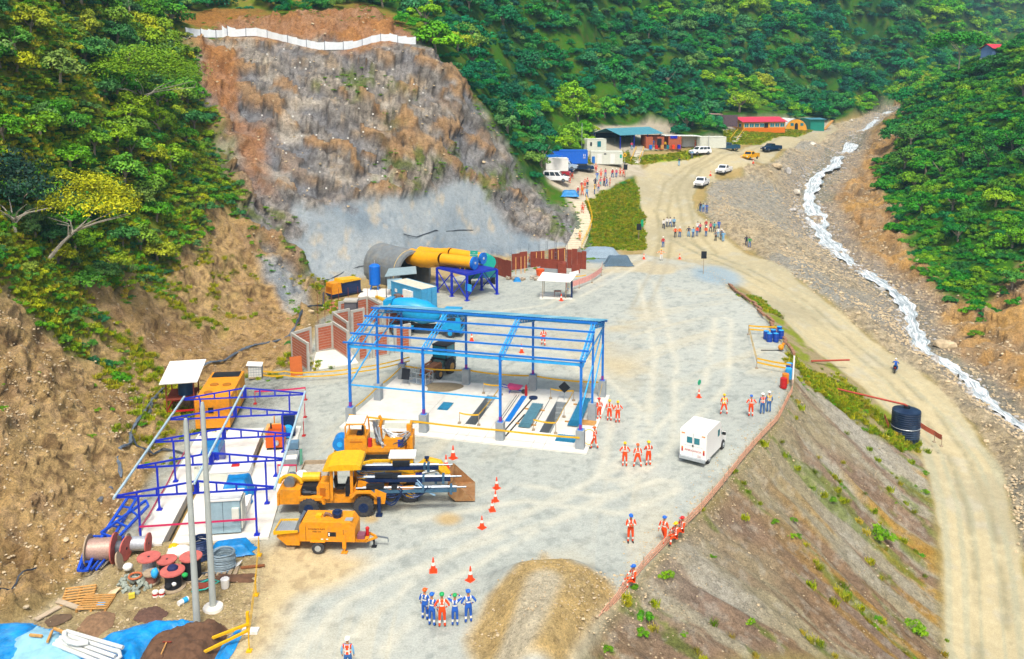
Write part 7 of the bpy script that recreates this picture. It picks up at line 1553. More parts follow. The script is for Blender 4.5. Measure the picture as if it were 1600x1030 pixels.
mb = MB(); mb.b2(.7, 1.1, -.03, 0, 1.1, 1.9); mb.obj('window', dark, c_); mb = MB(); mb.b2(2.3, 3.1, -.03, 0, .9, 2.1); mb.obj('teal_door', tealg, c_)
far_container('small white container half hidden behind the parked cars', 853, 267, R(4), white, L=4.2, W=2.2, H=2.4)
far_container('long white container right of the brick workshop', 1089, 231, R(8), cream, L=6.9)
far_container('white container with blue side behind the long white one', 1066, 229, R(8), white, L=3.4)
r_ = thing('water_drum', 'blue plastic drum at the left end of the white office container', 'drum', on(927, 256)); mb = MB(); mb.cyl((0, 0, 0), (0, 0, 1.4), .35); mb.obj('shell', azure, r_)
def shed(name, label, px, py, rz, L, W, H, HR_, roofm, wallm=None, walls=(), posts=None, ov=.5, cat='shed'):
    """gable shed; local x along the ridge, y to the back, origin at the front left post"""
    r_ = thing(name, label, cat, on(px, py), rz); n = max(3, int(L / 1.6))
    for s in (0, 1):
        for k in range(n):
            x0, x1 = -ov + (L + 2 * ov) * k / n, -ov + (L + 2 * ov) * (k + 1) / n - .02
            ye = -ov if s == 0 else W + ov
            mb = MB(); mb._add([(x0, ye, H - .1), (x1, ye, H - .1), (x1, W / 2, HR_), (x0, W / 2, HR_), (x0, ye, H - .04), (x1, ye, H - .04), (x1, W / 2, HR_ + .06), (x0, W / 2, HR_ + .06)], [(0, 1, 2, 3), (4, 5, 6, 7), (0, 1, 5, 4), (1, 2, 6, 5), (2, 3, 7, 6), (3, 0, 4, 7)]); mb.obj('roof_sheet', roofm, r_)
    if posts:
        for k in range(posts):
            for y in (0, W): mb = MB(); mb.beam((L * k / (posts - 1), y, -.3), (L * k / (posts - 1), y, H), .14); mb.obj('post', royal, r_)
    if wallm:
        for w_ in walls:
            mb = MB()
            if w_ == 'f': mb.b2(0, L, 0, .12, -.5, H)
            if w_ == 'b': mb.b2(0, L, W - .12, W, -.5, H)
            if w_ in 'lr':
                x = 0 if w_ == 'l' else L - .12; mb._add([(x + d, y, z) for d in (0, .12) for y, z in ((.13, -.5), (W - .13, -.5), (W - .13, H), (W / 2, HR_ - .1), (.13, H))], [(0, 4, 3, 2, 1), (5, 6, 7, 8, 9)] + [(i, (i + 1) % 5, 5 + (i + 1) % 5, 5 + i) for i in range(5)])
            mb.obj('wall', wallm, r_)
    return r_
ws = shed('workshop_shed', 'open workshop shed with pale blue green roof and dark interior above the road', 969, 233, R(36), 12.5, 8.5, 3.1, 4.3, mat('blue_green_roof', '#4f93a3', .45, .2, var=.15), posts=4)
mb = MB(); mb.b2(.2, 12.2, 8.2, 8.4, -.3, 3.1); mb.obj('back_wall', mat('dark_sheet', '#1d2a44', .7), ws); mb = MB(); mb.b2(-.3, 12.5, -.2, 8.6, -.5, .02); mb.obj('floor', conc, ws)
for x in (2, 3.5, 5, 7): mb = MB(); mb.beam((x, 4, 0), (x + .6, 4.5, 2.4), .15); mb.obj('stored_frame', steel, ws)
bs = thing('brick_workshop', 'low red brick workshop with open bays right of the workshop shed', 'building', on(1009, 232), R(8))
for x0, x1 in ((0, 1.6), (2.6, 4.2), (5.2, 8.2)): mb = MB(); mb.b2(x0, x1, 0, .15, -.3, 2.6); mb.obj('brick_wall', brick, bs)
mb = MB(); mb.b2(0, 8.4, 4.0, 4.15, -.3, 2.8); mb.b2(-.0, .15, .2, 4, -.3, 2.7); mb.obj('brick_wall', brick, bs)
mb = MB(); mb.b2(2.6, 3.6, -.05, 0, .2, 2.2); mb.obj('doorway', dark, bs); mb = MB(); mb.b2(5.6, 7.2, -.1, .0, 2.2, 2.8); mb.obj('blue_board', royal, bs)
mb = MB(); mb.prism([(4.4, 2.75), (13.2, 2.55), (13.2, 2.63), (4.4, 2.85)], .3, 4.6); mb.obj('roof', mat('pale_sheet_roof', '#cfd3cd', .6), bs)
for k in range(6): mb = MB(); mb.box((.8 + 1.3 * k, -1.0, .4), (.6, .5, .9)); mb.obj('stored_box', (azure, redm, wood, tealg, orange, royal)[k], bs)
ct = mat('canteen_wall', '#d99a2c', .6, var=.08); ct2 = mat('canteen_dado', '#d9720c', .6, var=.08)
cn = shed('canteen', 'long orange canteen with red roof and a band of dark windows on the grass bank', 1161, 206, R(14), 12.5, 8.0, 2.6, 3.7, mat('red_roof', '#c0324a', .5, var=.1), ct, 'fblr', cat='building')
for k in range(8):
    if k == 4: mb = MB(); mb.b2(6.2, 7.4, -.04, 0, 0, 2.2); mb.obj('door', dark, cn); continue
    x = .3 + 1.52 * k; mb = MB(); mb.b2(x, x + 1.3, -.04, 0, 1.1, 2.2); f_ = mb.obj('window', white, cn); mb = MB(); mb.b2(x + .08, x + .62, -.06, -.04, 1.18, 2.12); mb.obj('pane', tealg, f_); mb = MB(); mb.b2(x + .7, x + 1.22, -.06, -.04, 1.18, 2.12); mb.obj('pane', tealg, f_)
mb = MB(); mb.b2(0, 12.5, -.05, 0, -.4, .95); mb.obj('dado', ct2, cn)
for y in (1.0, 3.0, 5.0): mb = MB(); mb.b2(-.04, 0, y, y + 1.3, 1.1, 2.1); f_ = mb.obj('window', white, cn); mb = MB(); mb.b2(-.06, -.04, y + .1, y + 1.2, 1.2, 2.0); mb.obj('pane', tealg, f_)
r_ = thing('arched_hut', 'round arched hut with orange front and white roof beside the canteen', 'hut', on(1244, 204), R(6)); A_ = [(3.3 * math.cos(a), 3.3 * math.sin(a)) for a in np.linspace(0, PI, 15)]
for k in range(5): mb = MB(); y0 = 1.8 * k + .1; mb._add([(x * s_, y, z * s_) for s_ in (1.0, .97) for y in (y0, y0 + 1.78) for x, z in A_], [(i, i + 1, 15 + i + 1, 15 + i) for i in range(14)] + [(30 + i, 45 + i, 46 + i, 31 + i) for i in range(14)]); mb.obj('roof_sheet', mat('pale_sheet_roof', '#cfd3cd'), r_)
mb = MB(); mb._add([(x * .96, .05, z * .96) for x, z in A_], [tuple(range(15))]); mb._add([(x * .96, 0.2, z * .96) for x, z in A_], [tuple(range(14, -1, -1))]); mb.obj('front_wall', ct, r_)
for x in (-1.7, 1.2): mb = MB(); mb.b2(x, x + .9, -.02, .04, 1.3, 2.1); mb.obj('window', tealg, r_)
mb = MB(); mb.prism([(-.45, 0), (.45, 0), (.45, 1.8), (.2, 2.1), (-.2, 2.1), (-.45, 1.8)], -.02, .04); mb.obj('door', dark, r_)
ts_ = shed('teal_shed', 'teal sheet shed with flat pale roof at the far end of the camp', 1266, 204, R(6), 4.2, 7, 3.3, 3.5, mat('blue_green_roof', '#4f93a3'), mat('teal_wall', '#12806e', .6, var=.1), 'fblr')
kk = thing('pink_roof_shelter', 'small shelter with pinkish roof on posts left of the canteen', 'shelter', on(1104, 204), R(5)); mb = MB(); mb.prism([(-.4, 3.0), (4.2, 2.9), (4.2, 2.98), (-.4, 3.08)], -.4, 3.2); mb.obj('roof', mat('pink_roof', '#c98a90', .6), kk)
for x in (0, 3.8):
    for y in (0, 2.8): mb = MB(); mb.beam((x, y, -.5), (x, y, 3), .12); mb.obj('post', steel, kk)
mb = MB(); mb.b2(2.2, 9.5, 3.4, 3.6, -.5, 2.6); mb.obj('dark_wall', mat('stone_dark', '#5a4a52', .9, var=.3), kk)
hs_ = shed('hillside_house', 'far red roofed house among trees on the crest of the right hill', 1543, 92, R(25), 6, 4, 2.4, 3.8, mat('far_red_roof', '#c23040', .6), mat('far_blue_wall', '#5f7fae', .7), 'fblr', cat='house')
p = on(1550, 92); hs_.location = (p.x, p.y, p.z + .6); hs_.scale = (.8, .8, .8)
mb = MB(); mb.b2(-.2, 6.2, -.2, 4.2, -4, -.5); mb.obj('foundation', concg, hs_)
def steps(label, a, b, w, n, rail=True):
    r_ = thing('bank_steps', label, 'steps', a)
    for k in range(n): p = a.lerp(b, (k + .5) / n) - a; mb = MB(); mb.b2(p.x - w / 2, p.x + w / 2, p.y - .25, p.y + .3, p.z - .6, p.z + .12); mb.obj('step', conc, r_)
    for s_ in (-1, 1):
        mb = MB(); mb.tube([Vector((s_ * w / 2, 0, .9)), b - a + Vector((s_ * w / 2, 0, .9))], .07, 5); mb.obj('handrail', tapey, r_)
        for k in (0, .5, 1): p = (b - a) * k + Vector((s_ * w / 2, 0, 0)); mb = MB(); mb.beam(p, p + Vector((0, 0, .9)), .07); mb.obj('rail_post', tapey, r_)
steps('concrete steps with yellow handrails up the bank to the workshop shed', on(992, 256), on(1000, 236), 1.7, 8)
steps('concrete steps with yellow handrails up the bank to the canteen', on(1146, 222), on(1158, 206), 1.7, 8)
drape('tarpaulin', 'bright blue tarpaulin sheet on the bank beside the top of the stairs', 'tarpaulin', on(890, 306), 3.2, 2.4, 1.0, 12)
# slip spoil ramp log near the teal shed, pole masts
r_ = thing('wooden_chute', 'pale timber chute leaning on the spoil heap right of the teal shed', 'chute', on(1288, 203)); mb = MB(); mb.beam((0, 0, 0), (3.0, 2.0, 2.6), .8, .25); mb.obj('trough', wood, r_)
for px, py, h, lb_ in ((909, 232, 5.5, 'thin pale mast in front of the forest left of the beige cabin'), (1107, 232, 3.0, 'white lamp post beside the long white container')):
    p = on(px, py); r_ = thing('mast', lb_, 'mast', p); mb = MB(); mb.cyl((0, 0, -.3), (0, 0, h), .07, n=6); mb.obj('shaft', galv, r_)
# ---- special trees
def special_tree(label, px, py, lean, h, r, mkey, kind, seed, nc=22, nper=60, ls=.07, zs=.45):
    b = on(px, py); g = random.Random(seed); r_ = thing('tree', label, 'tree', b); top = Vector(lean) + Vector((0, 0, h)); mb = MB()
    mb.tube([(0, 0, -.6), top * .35 + Vector((.1, 0, 0)), top * .7], [.2, .15, .11], 7)
    for k in range(9): a = 2 * PI * k / 9 + g.uniform(-.3, .3); q = top + Vector((math.cos(a) * r * .75, math.sin(a) * r * .75, g.uniform(-.1, .25) * r)); mb.tube([top * g.uniform(.5, .7), top * .85 + (q - top) * .35, q], [.08, .055, .02], 5)
    mb.obj('trunk', mat('pale_bark', '#b9b2a2', .85, var=.25), r_)
    cmesh = crown_mesh('crown', seed, nc, nper, ls, kind); cmesh.materials.append(LM[mkey]); c = inst('crown', cmesh, r_, tuple(top - Vector((0, 0, r * (.75 if kind == 'flat' else .05)))), (0, 0, 0), (r, r, r * (1 if kind == 'flat' else zs / .45)))
special_tree('yellow flowering tree with pale leaning trunk on the left hillside', 70, 408, (4.0, .5, 0), 3.4, 4.5, 'yellow', 'dome', 61, 60, 110, .026, .4)
special_tree('broad bright lime green tree high on the left hillside', 215, 185, (1.5, 0, 0), 4.0, 7.5, 'lime', 'dome', 62, 70, 120, .02, .3)
special_tree('dark drooping tree at the left picture edge beside the yellow one', 24, 385, (0, 0, 0), 3.2, 4.6, 'dark', 'dome', 63, 40, 90, .032)
special_tree('flat topped umbrella tree on the saddle between the two far hills', 1497, 118, (0, 0, 0), 9.0, 9.5, 'right', 'flat', 64, 50, 70, .035)
special_tree('tall tree with bare pale trunk at the top of the left hillside', 202, 32, (0, 0, 0), 8.0, 3.0, 'left', 'dome', 65, ls=.05)
for px, py, s_, lb_ in ((1371, 838, 1.35, 'round yellow green shrub, largest on the right slope'), (1428, 985, 1.1, 'leafy shrub low on the right slope near the road'), (1041, 903, .55, 'small bright shrub on the slope below the seated worker'), (1008, 962, .6, 'narrow shrub on the slope near the bottom of the picture'), (1004, 985, .45, 'small weed below the narrow shrub'), (1240, 812, .4, 'small weed midway down the right slope'), (1248, 842, .4, 'small weed below the midway weed on the right slope'), (990, 916, .35, 'small plant right beside the net below the seated worker'), (1114, 868, .3, 'tiny plant on the slope right of the three workers')):
    p = on(px, py); r_ = thing('shrub', lb_, 'shrub', p, px); c = inst('foliage', bushm[px % 4], r_, (0, 0, 0), (0, 0, 0), s_); setmat(c, LM['fresh']); inst('stem', stemm, r_, (0, 0, 0), (0, 0, 0), s_)
# ---------------------------------------------------------------- storage corner at the near left
reelred = mat('reel_red', '#b35c54', .8, var=.2, dirt=.3, dirtc='#b98a74'); copper = mat('copper_winding', '#a98d80', .5, .3, var=.25, scale=12); blackw = mat('black_winding', '#191c24', .6, var=.3, scale=12); silver = mat('silver_winding', '#aeb4bb', .45, .4, var=.2, scale=12)
def reel(label, px, py, R_, w, drumr, wm, flat=True, rz=0, m1=reelred, m2=None, top=None, z0=0):
    p = gp(px, py, z0); r_ = thing('cable_reel', label, 'cable reel', p, rz, 'cable reels in the storage corner')
    if flat: ax = lambda t_: Vector((0, 0, t_)); o_ = 0
    else: ax = lambda t_: Vector((t_, 0, R_)); o_ = -w / 2
    for t0, m in ((o_, m2 or woodg), (o_ + w - .07, m1)):
        mb = MB(); mb.cyl(ax(t0), ax(t0 + .07), R_, n=28); f_ = mb.obj('flange', m, r_)
        mb = MB(); mb.cyl(ax(t0 - .012), ax(t0 + .082), R_ * .12, n=10); mb.obj('hub', dark, f_)
        if not flat:
            pass
    mb = MB(); n = 9; mb.tube([ax(o_ + .07 + (w - .14) * k / n) for k in range(n + 1)], [drumr * (1 + .012 * (k % 2)) for k in range(n + 1)], 24); mb.obj('winding', wm, r_, True)
    return r_
reel('large upright wooden reel of copper coloured cable with a red flange', 160, 880, .86, 1.45, .6, copper, False, R(8))
reel('smaller upright red flanged reel behind the large copper one', 190, 874, .68, .7, .4, steel, False, R(-6))
reel('upright reel with silver winding and thin red flange below the first canopy column', 216, 864, .58, 1.25, .4, silver, False, R(4))
reel('flat lying red topped reel with silver winding left of the group', 234, 896, .62, 1.0, .36, silver)
reel('flat lying pink topped reel half hidden behind the near black one', 262, 896, .54, .85, .42, blackw)
reel('flat lying red topped reel of black cable nearest the camera', 271, 918, .64, 1.0, .42, blackw)
reel('flat lying red topped reel of black cable behind the first concrete pole', 300, 902, .6, 1.25, .5, blackw)
reel('small wooden reel with brown winding beside the stone heap', 237, 910, .42, .6, .3, mat('brown_winding', '#8a5548', .7, var=.2), m1=woodg)
r_ = thing('upright_disc', 'bare wooden reel disc leaning on the big copper reel', 'disc', gp(186, 890), R(10)); mb = MB(); mb.cyl((0, 0, .5), (.08, 0, .52), .5, n=22); mb.obj('disc', woodg, r_)
def blob(name, label, cat, px, py, r, m, z=0, sz=(1, 1, .7), seed=0):
    mb = MB(); mb.ball((0, 0, r * sz[2] * .8), r, n=10, k=7, sz=sz); me_ = mb.mesh(name, m, True); a = np.array([v_.co[:] for v_ in me_.vertices]); d = fbm(a[:, 0] * 3 / r + seed, a[:, 1] * 3 / r, a[:, 2] * 3 / r, 3, seed)
    for v_, k in zip(me_.vertices, d): v_.co = Vector(v_.co) * float(.75 + .5 * k)
    o_ = bpy.data.objects.new(name, me_); COL.objects.link(o_); o_.location = gp(px, py, z); return tag(o_, label, cat)
blob('bag', 'dark navy bag lying on the pink topped reel', 'bag', 270, 893, .3, mat('navy_cloth', '#1c2350', .8), .85)
blob('bag', 'black bag lying on the nearest red reel', 'bag', 263, 920, .2, black, 1.0); blob('bag', 'white rag lying on the nearest red reel', 'rag', 272, 915, .13, white, 1.0)
blob('cloth', 'green cloth lying on the reel behind the first pole', 'cloth', 289, 901, .16, mat('cloth_green', '#1f9a4a', .8), 1.25)
blob('sack', 'yellow sack among white sheeting at the slab edge', 'sack', 272, 860, .32, tapey, .2); blob('sheeting', 'crumpled white sheeting heap beside the yellow sack', 'sheeting', 280, 868, .6, white, 0, (1.3, .9, .5))
blob('bucket_bag', 'blue bag standing on the small wooden reel', 'bag', 242, 902, .2, sky_st, .6, (1, 1, 1.4))
g_ = random.Random(15); sh_ = thing('stone_heap', 'heap of greenish grey stones with an orange ring beside the reels', 'stone heap', gp(212, 912))
for k in range(70):
    a, d = g_.uniform(0, 6.28), g_.random() ** .6; s_ = g_.uniform(.1, .24); z = .28 * (1 - d) + .05
    o_ = inst('stone', rmesh[k % 6], sh_, (math.cos(a) * d * 1.0, math.sin(a) * d * 1.1, z), (g_.uniform(0, 3), g_.uniform(0, 3), 0), s_); o_.material_slots[0].link = 'OBJECT'; o_.material_slots[0].material = mat('green_stone', '#8a9388', .9, var=.3)
mb = MB(); mb.tube([(math.cos(a) * .32, math.sin(a) * .32, .45) for a in np.linspace(0, 2 * PI, 17)], .06, 6); mb.obj('orange_ring', mat('terracotta', '#b0613a', .8), sh_)
for k in range(10): a = g_.uniform(0, 6.28)
blob('white_bag', 'white crumpled bag on top of the stone heap', 'bag', 200, 890, .28, white, .2)
# coils
def coil(label, px, py, R_, h, m, n=10, z=0):
    r_ = thing('hose_coil', label, 'hose coil', gp(px, py, z)); gg_ = random.Random(px)
    for k in range(n): mb = MB(); ph = gg_.uniform(0, 6); mb.tube([(math.cos(a) * R_ * (1 + .06 * math.sin(2 * a + ph)), math.sin(a) * R_ * (1 + .05 * math.cos(3 * a)), .06 + h * k / n + .03 * math.sin(a + ph)) for a in np.linspace(0, 2 * PI, 21)], .05, 5); mb.obj('loop', m, r_)
coil('tall coil of grey hose beside the second pole in front of the slab', 350, 888, .6, 1.0, mat('pale_grey_hose', '#7f929c', .5, var=.2), 12)
coil('dark blue coil of hose behind the second pole', 314, 872, .5, 1.2, darkb, 12)
coil('small black hose loop on the soil right of the nearest reel', 318, 905, .4, .1, hose, 3)
drape('tarpaulin', 'rumpled blue tarpaulin at the front of the canopy slab', 'tarpaulin', gp(362, 862), 2.6, 1.3, .55, 13, rz=.15)
r_ = thing('pallet', 'timber pallet under the tall hose coil', 'pallet', gp(346, 896), R(5)); mb = MB(); [mb.b2(-.8 + .3 * k, -.6 + .3 * k, -.4, .4, .1, .14) for k in range(6)]; mb.obj('slat', woodg, r_)
r_ = thing('paper_sack', 'white paper sheet lying by the hose coil', 'paper', gp(364, 890)); mb = MB(); mb._add([(0, 0, .02), (.35, .05, .25), (.4, .5, .3), (0, .5, .05)], [(0, 1, 2, 3)]); mb.obj('sheet', white, r_)
r_ = thing('log', 'dark and orange log lying near the yellow tape post', 'log', gp(376, 890), R(5)); mb = MB(); mb.cyl((0, 0, .1), (1.3, .1, .12), .09, n=8); mb.obj('body', mat('burnt_log', '#7a4a2a', .9, var=.4, scale=6), r_)
r_ = thing('hand_cart', 'small cart frame with teal handles beside the second pole', 'cart', gp(320, 922)); mb = MB(); mb.tube([(-.6, -.3, .1), (.2, -.4, .3), (.8, 0, .5), (.2, .4, .4), (-.6, .3, .1)], .04, 5); mb.obj('frame', mat('teal_paint', '#14a090'), r_); mb = MB(); mb.b2(-.4, .3, -.25, .25, .2, .28); mb.obj('tray', rust, r_)
r_ = thing('white_bucket', 'white bucket beside the dug hole right of the second pole', 'bucket', gp(352, 918)); mb = MB(); mb.tube([(0, 0, 0), (0, 0, .5)], [.2, .24], 14); mb.obj('shell', white, r_); mb = MB(); mb.tube([(.24 * math.cos(a), 0, .5 + .2 * math.sin(a)) for a in np.linspace(0, PI, 8)], .012, 4); mb.obj('handle', dark, r_)
for px, py, lb_ in ((243, 932, 'small white tin left of the twin tins'), (253, 931, 'small white tin right of the twin tins')): r_ = thing('paint_tin', lb_, 'tin', gp(px, py)); mb = MB(); mb.cyl((0, 0, 0), (0, 0, .3), .15); mb.obj('can', white, r_); mb = MB(); mb.cyl((0, 0, .1), (0, 0, .2), .153); mb.obj('stripe', redm, r_)
r_ = thing('plastic_bottle', 'blue and white plastic canister lying near the first pole', 'canister', gp(287, 943), R(55)); mb = MB(); mb.cyl((-.3, 0, .14), (.25, 0, .14), .14); mb.obj('body', white, r_); mb = MB(); mb.cyl((-.05, 0, .14), (.2, 0, .14), .145); mb.obj('label_band', sky_st, r_)
# hole beside the poles
drape('soil_heap', 'low dark soil heap edging the dug hole right of the poles', 'soil heap', gp(365, 905), 2.2, .8, .18, 17, mat('dark_soil', '#5b4230', .95, var=.3, bump=.5))
# lattice trusses stacked on the hillside
bl2 = mat('lattice_blue', '#1748b8', .45, var=.15)
r_ = thing('lattice_truss', 'pair of stacked royal blue lattice trusses leaning on the bank at the left', 'truss', gp(134, 885)); o_ = r_.location.copy()
def lat(a0, a1, b0, b1, n, r_, nm='lattice'):
    mb = MB(); mb.beam(a0, a1, .14); mb.beam(b0, b1, .14)
    for k in range(n + 1): t_ = k / n; mb.beam(Vector(a0).lerp(Vector(a1), t_), Vector(b0).lerp(Vector(b1), t_), .09)
    mb.obj(nm, bl2, r_)
def T(px, py, z): return gp(px, py, z) - o_
lat(T(126, 888, .1), T(200, 777, 1.2), T(148, 888, .1), T(213, 780, 1.2), 7, r_)
lat(T(158, 833, 1.0), T(228, 782, 1.3), T(183, 842, .9), T(232, 790, 1.2), 3, r_, 'lattice_end')
lat(T(122, 892, .4), T(140, 838, 1.0), T(136, 892, .4), T(160, 838, 1.0), 4, r_)
mb = MB(); [mb.beam(T(126 + 8 * k, 891, .1 + .05 * k), T(170 + 8 * k, 838, .9), .1) for k in range(4)]; mb.obj('loose_bar', bl2, r_)
r_ = thing('steel_tubes', 'short silver tubes lying between the blue trusses and the slab', 'tubes', gp(205, 868)); o2 = r_.location.copy()
for k in range(4): mb = MB(); mb.beam(gp(203 + 4 * k, 864 - 2 * k, .1) - o2, gp(222 + 4 * k, 842 - 3 * k, .3) - o2, .1); mb.obj('tube', galv, r_)
r_ = thing('steel_tubes', 'silver tube ends poking out under the large copper reel', 'tubes', gp(150, 888)); o2 = r_.location.copy()
for k in range(3): mb = MB(); mb.beam(gp(148 + 4 * k, 888, .1) - o2, gp(162 + 4 * k, 875, .3) - o2, .1); mb.obj('tube', galv, r_)
r_ = thing('corrugated_pipe', 'dark corrugated pipe end on the bare slope left of the canopy', 'pipe', on(155, 787)); mb = MB(); q = on(174, 771) - on(155, 787); mb.tube([Vector((0, 0, .2)), q + Vector((0, 0, .2))], .17, 10); mb.obj('tube', steel, r_)
# pallets
def pallet(label, px, py, rz, rx=0, m=wood):
    r_ = thing('pallet', label, 'pallet', gp(px, py), rz); r_.rotation_euler[0] = rx
    for k in range(7): mb = MB(); mb.b2(-.75, .75, -.65 + .2 * k, -.55 + .2 * k, .16, .19); mb.obj('slat', m, r_)
    for x in (-.72, 0, .72): mb = MB(); mb.b2(x - .05, x + .05, -.65, .68, .02, .12); mb.obj('runner', m, r_)
pallet('wooden pallet farther left, propped at an angle on the soil', 123, 934, R(14), R(10)); pallet('wooden pallet nearer the poles with a blue sheet on it', 150, 945, R(4))
r_ = thing('blue_sheet', 'small bright blue sheet lying on the nearer pallet', 'sheet', gp(158, 943, .16), R(8)); mb = MB(); mb.box((0, 0, 0), (.38, .42, .01)); mb.obj('sheet', sky_st, r_)
for a, b, lb_ in (((90, 942), (128, 955), 'grey plank lying beside the dug pit'), ((56, 972), (94, 951), 'pale plank across the edge of the dug pit')):
    r_ = thing('plank', lb_, 'plank', gp(*a)); mb = MB(); mb.beam((0, 0, .12), gp(*b) - gp(*a) + Vector((0, 0, .12)), .3, .06); mb.obj('board', mat('grey_plank', '#a89880', .9, var=.2), r_)
r_ = thing('cardboard_sheet', 'pale cardboard lying right of the pallets', 'cardboard', gp(177, 930)); mb = MB(); mb._add([(-.4, -.2, .02), (.1, -.3, .05), (.3, .3, .3), (-.3, .35, .04)], [(0, 1, 2, 3)]); mb.obj('sheet', mat('cardboard_pale', '#d0b08c', .9), r_)
r_ = thing('carton', 'small yellow and green carton on the soil', 'carton', gp(206, 934)); mb = MB(); mb.box((0, 0, .12), (.3, .2, .24), rz=.4); mb.obj('box', mat('carton_yellow', '#c9b93a', .7), r_)
# tarpaulins and pipes at the bottom left
def pdrape(name, label, cat, poly, h, seed, m=tarp, amp=.25, n=46, rough=2.0, z0=.0):
    P3 = [gp(*q) for q in poly]; xs = [p.x for p in P3]; ys = [p.y for p in P3]; x0, x1, y0, y1 = min(xs), max(xs), min(ys), max(ys)
    gx_, gy_ = np.meshgrid(np.linspace(x0, x1, n), np.linspace(y0, y1, n)); sd_ = sdist([p.xy for p in P3], gx_, gy_)
    e = ss(.0, -.8, sd_); z = z0 + h * e + amp * ridged(gx_ * rough * .5, gy_ * rough * .5, None, 4, seed) * ss(.05, -.5, sd_); keep = sd_ < .08
    idm = -np.ones(gx_.shape, int); V = []; F_ = []
    for j in range(n):
        for i in range(n):
            if keep[j, i]: idm[j, i] = len(V); V.append((gx_[j, i], gy_[j, i], float(z[j, i]) + .03))
    for j in range(n - 1):
        for i in range(n - 1):
            q = (idm[j, i], idm[j, i + 1], idm[j + 1, i + 1], idm[j + 1, i])
            if min(q) >= 0: F_.append(q)
    me_ = bpy.data.meshes.new(name); me_.from_pydata(V, [], F_); me_.materials.append(m); me_.polygons.foreach_set('use_smooth', [True] * len(F_)); o_ = bpy.data.objects.new(name, me_); COL.objects.link(o_); return tag(o_, label, cat)
tb = mat('tarp_bright', '#0a7fc4', .4, var=.35, scale=1.5, bump=1.0, dirt=.2, dirtc='#9cc6d8')
pdrape('tarpaulin', 'large bright blue tarpaulin with dusty white film at the bottom left corner', 'tarpaulin', [(-60, 985), (0, 975), (45, 973), (60, 980), (85, 985), (110, 1000), (150, 1010), (190, 1025), (230, 1060), (-60, 1080)], .12, 41, tb)
pdrape('tarpaulin', 'crumpled blue tarpaulin under the dark soil heap', 'tarpaulin', [(150, 1008), (170, 992), (200, 985), (225, 978), (250, 972), (290, 970), (310, 975), (260, 1000), (230, 1020), (215, 1050), (190, 1040)], .3, 42, tb)
pdrape('tarpaulin', 'strip of blue tarpaulin along the right side of the dark soil heap', 'tarpaulin', [(330, 1040), (350, 1005), (372, 985), (380, 990), (370, 1010), (345, 1045)], .1, 43, tb)
pdrape('film_sheet', 'dusty translucent white film lying over the big blue tarpaulin', 'film', [(20, 1005), (60, 985), (90, 995), (120, 1010), (150, 1025), (130, 1050), (10, 1060)], .12, 44, mat('dusty_film', '#86b8cf', .5, var=.2, scale=2), .16, 30, z0=.2)
pdrape('soil_heap', 'dark brown soil heap at the foot of the first concrete pole', 'soil heap', [(212, 1040), (225, 1015), (250, 998), (290, 985), (320, 980), (345, 975), (355, 985), (352, 1000), (335, 1030), (320, 1060), (215, 1060)], .55, 45, mat('dark_soil', '#4a342a', .95, var=.35, scale=6, bump=.8), .35, 50, 5)
pdrape('soil_patch', 'dark purple brown soil patch between the poles and the pallets', 'soil patch', [(208, 968), (222, 952), (245, 948), (262, 958), (255, 972), (225, 978)], .08, 46, mat('dark_soil2', '#5d4438', .95, var=.35, scale=6, bump=.6), .12, 24, 5)
pdrape('soil_patch', 'lumpy brown spoil in front of the pallets', 'soil patch', [(120, 985), (135, 965), (160, 955), (180, 960), (175, 980), (150, 998)], .06, 47, mat('lumpy_soil', '#7d6248', .95, var=.35, scale=6, bump=.6), .22, 24, 6)
pdrape('dug_pit', 'shallow dark pit beside the planks', 'pit', [(70, 972), (85, 962), (110, 960), (112, 966), (90, 978), (78, 980)], -.0, 48, mat('pit_soil', '#5e4c3a', .95, var=.3), .03, 20)
pw = mat('pvc_white', '#c8ccc8', .4, var=.05); r_ = thing('pipe_bundle', 'bundle of long white plastic pipes lying on the blue tarpaulin', 'pipes', gp(85, 1000, .5)); o2 = r_.location.copy()
for k in range(5): mb = MB(); mb.cyl(gp(84 + 5 * k, 1006 - 5 * k, .5 + .06 * k) - o2, gp(168 + 6 * k, 1040 - 7 * k, .55 + .05 * k) - o2, .095, n=10); mb.obj('pipe', pw, r_)
mb = MB(); mb.tube([gp(q[0], q[1], .85) - o2 for q in ((101, 988), (100, 996), (108, 1003), (122, 1006), (138, 1004))], .12, 8); mb.obj('pipe_bend', pw, r_)
mb = MB(); mb.tube([gp(q[0], q[1], .75) - o2 for q in ((180, 1016), (186, 1018), (188, 1026), (180, 1033))], .09, 8); mb.obj('pipe_bend', pw, r_)
for a, b, lb_ in (((74, 1003), (82, 985), 'short timber on the blue tarpaulin left of the pipes'), ((84, 982), (150, 1008), 'long timber lying behind the white pipes'), ((46, 992), (66, 994), 'thin stick lying on the white film')):
    r_ = thing('timber', lb_, 'timber', gp(*a, .6)); mb = MB(); mb.beam((0, 0, 0), gp(*b, .6) - gp(*a, .6), .1); mb.obj('bar', wood, r_)
r_ = thing('pickaxe', 'pickaxe with pale handle lying on the dark soil heap', 'pickaxe', gp(252, 1022, .9)); mb = MB(); mb.beam((0, 0, 0), gp(260, 1004, .9) - gp(252, 1022, .9), .05); mb.obj('handle', wood, r_); mb = MB(); mb.beam(gp(254, 1003, .9) - gp(252, 1022, .9), gp(268, 1003, .9) - gp(252, 1022, .9), .05); mb.obj('head', rust, r_)
tape('tape_barrier', 'yellow tape barrier on a short post running from the canopy corner to the soil heap', [gp(404, 840, 1.1), gp(399, 900, 1.1), gp(388, 985, 1.1)], tapey, .14, .05, 'barrier', lines=2, post=tapey, posth=1.1)
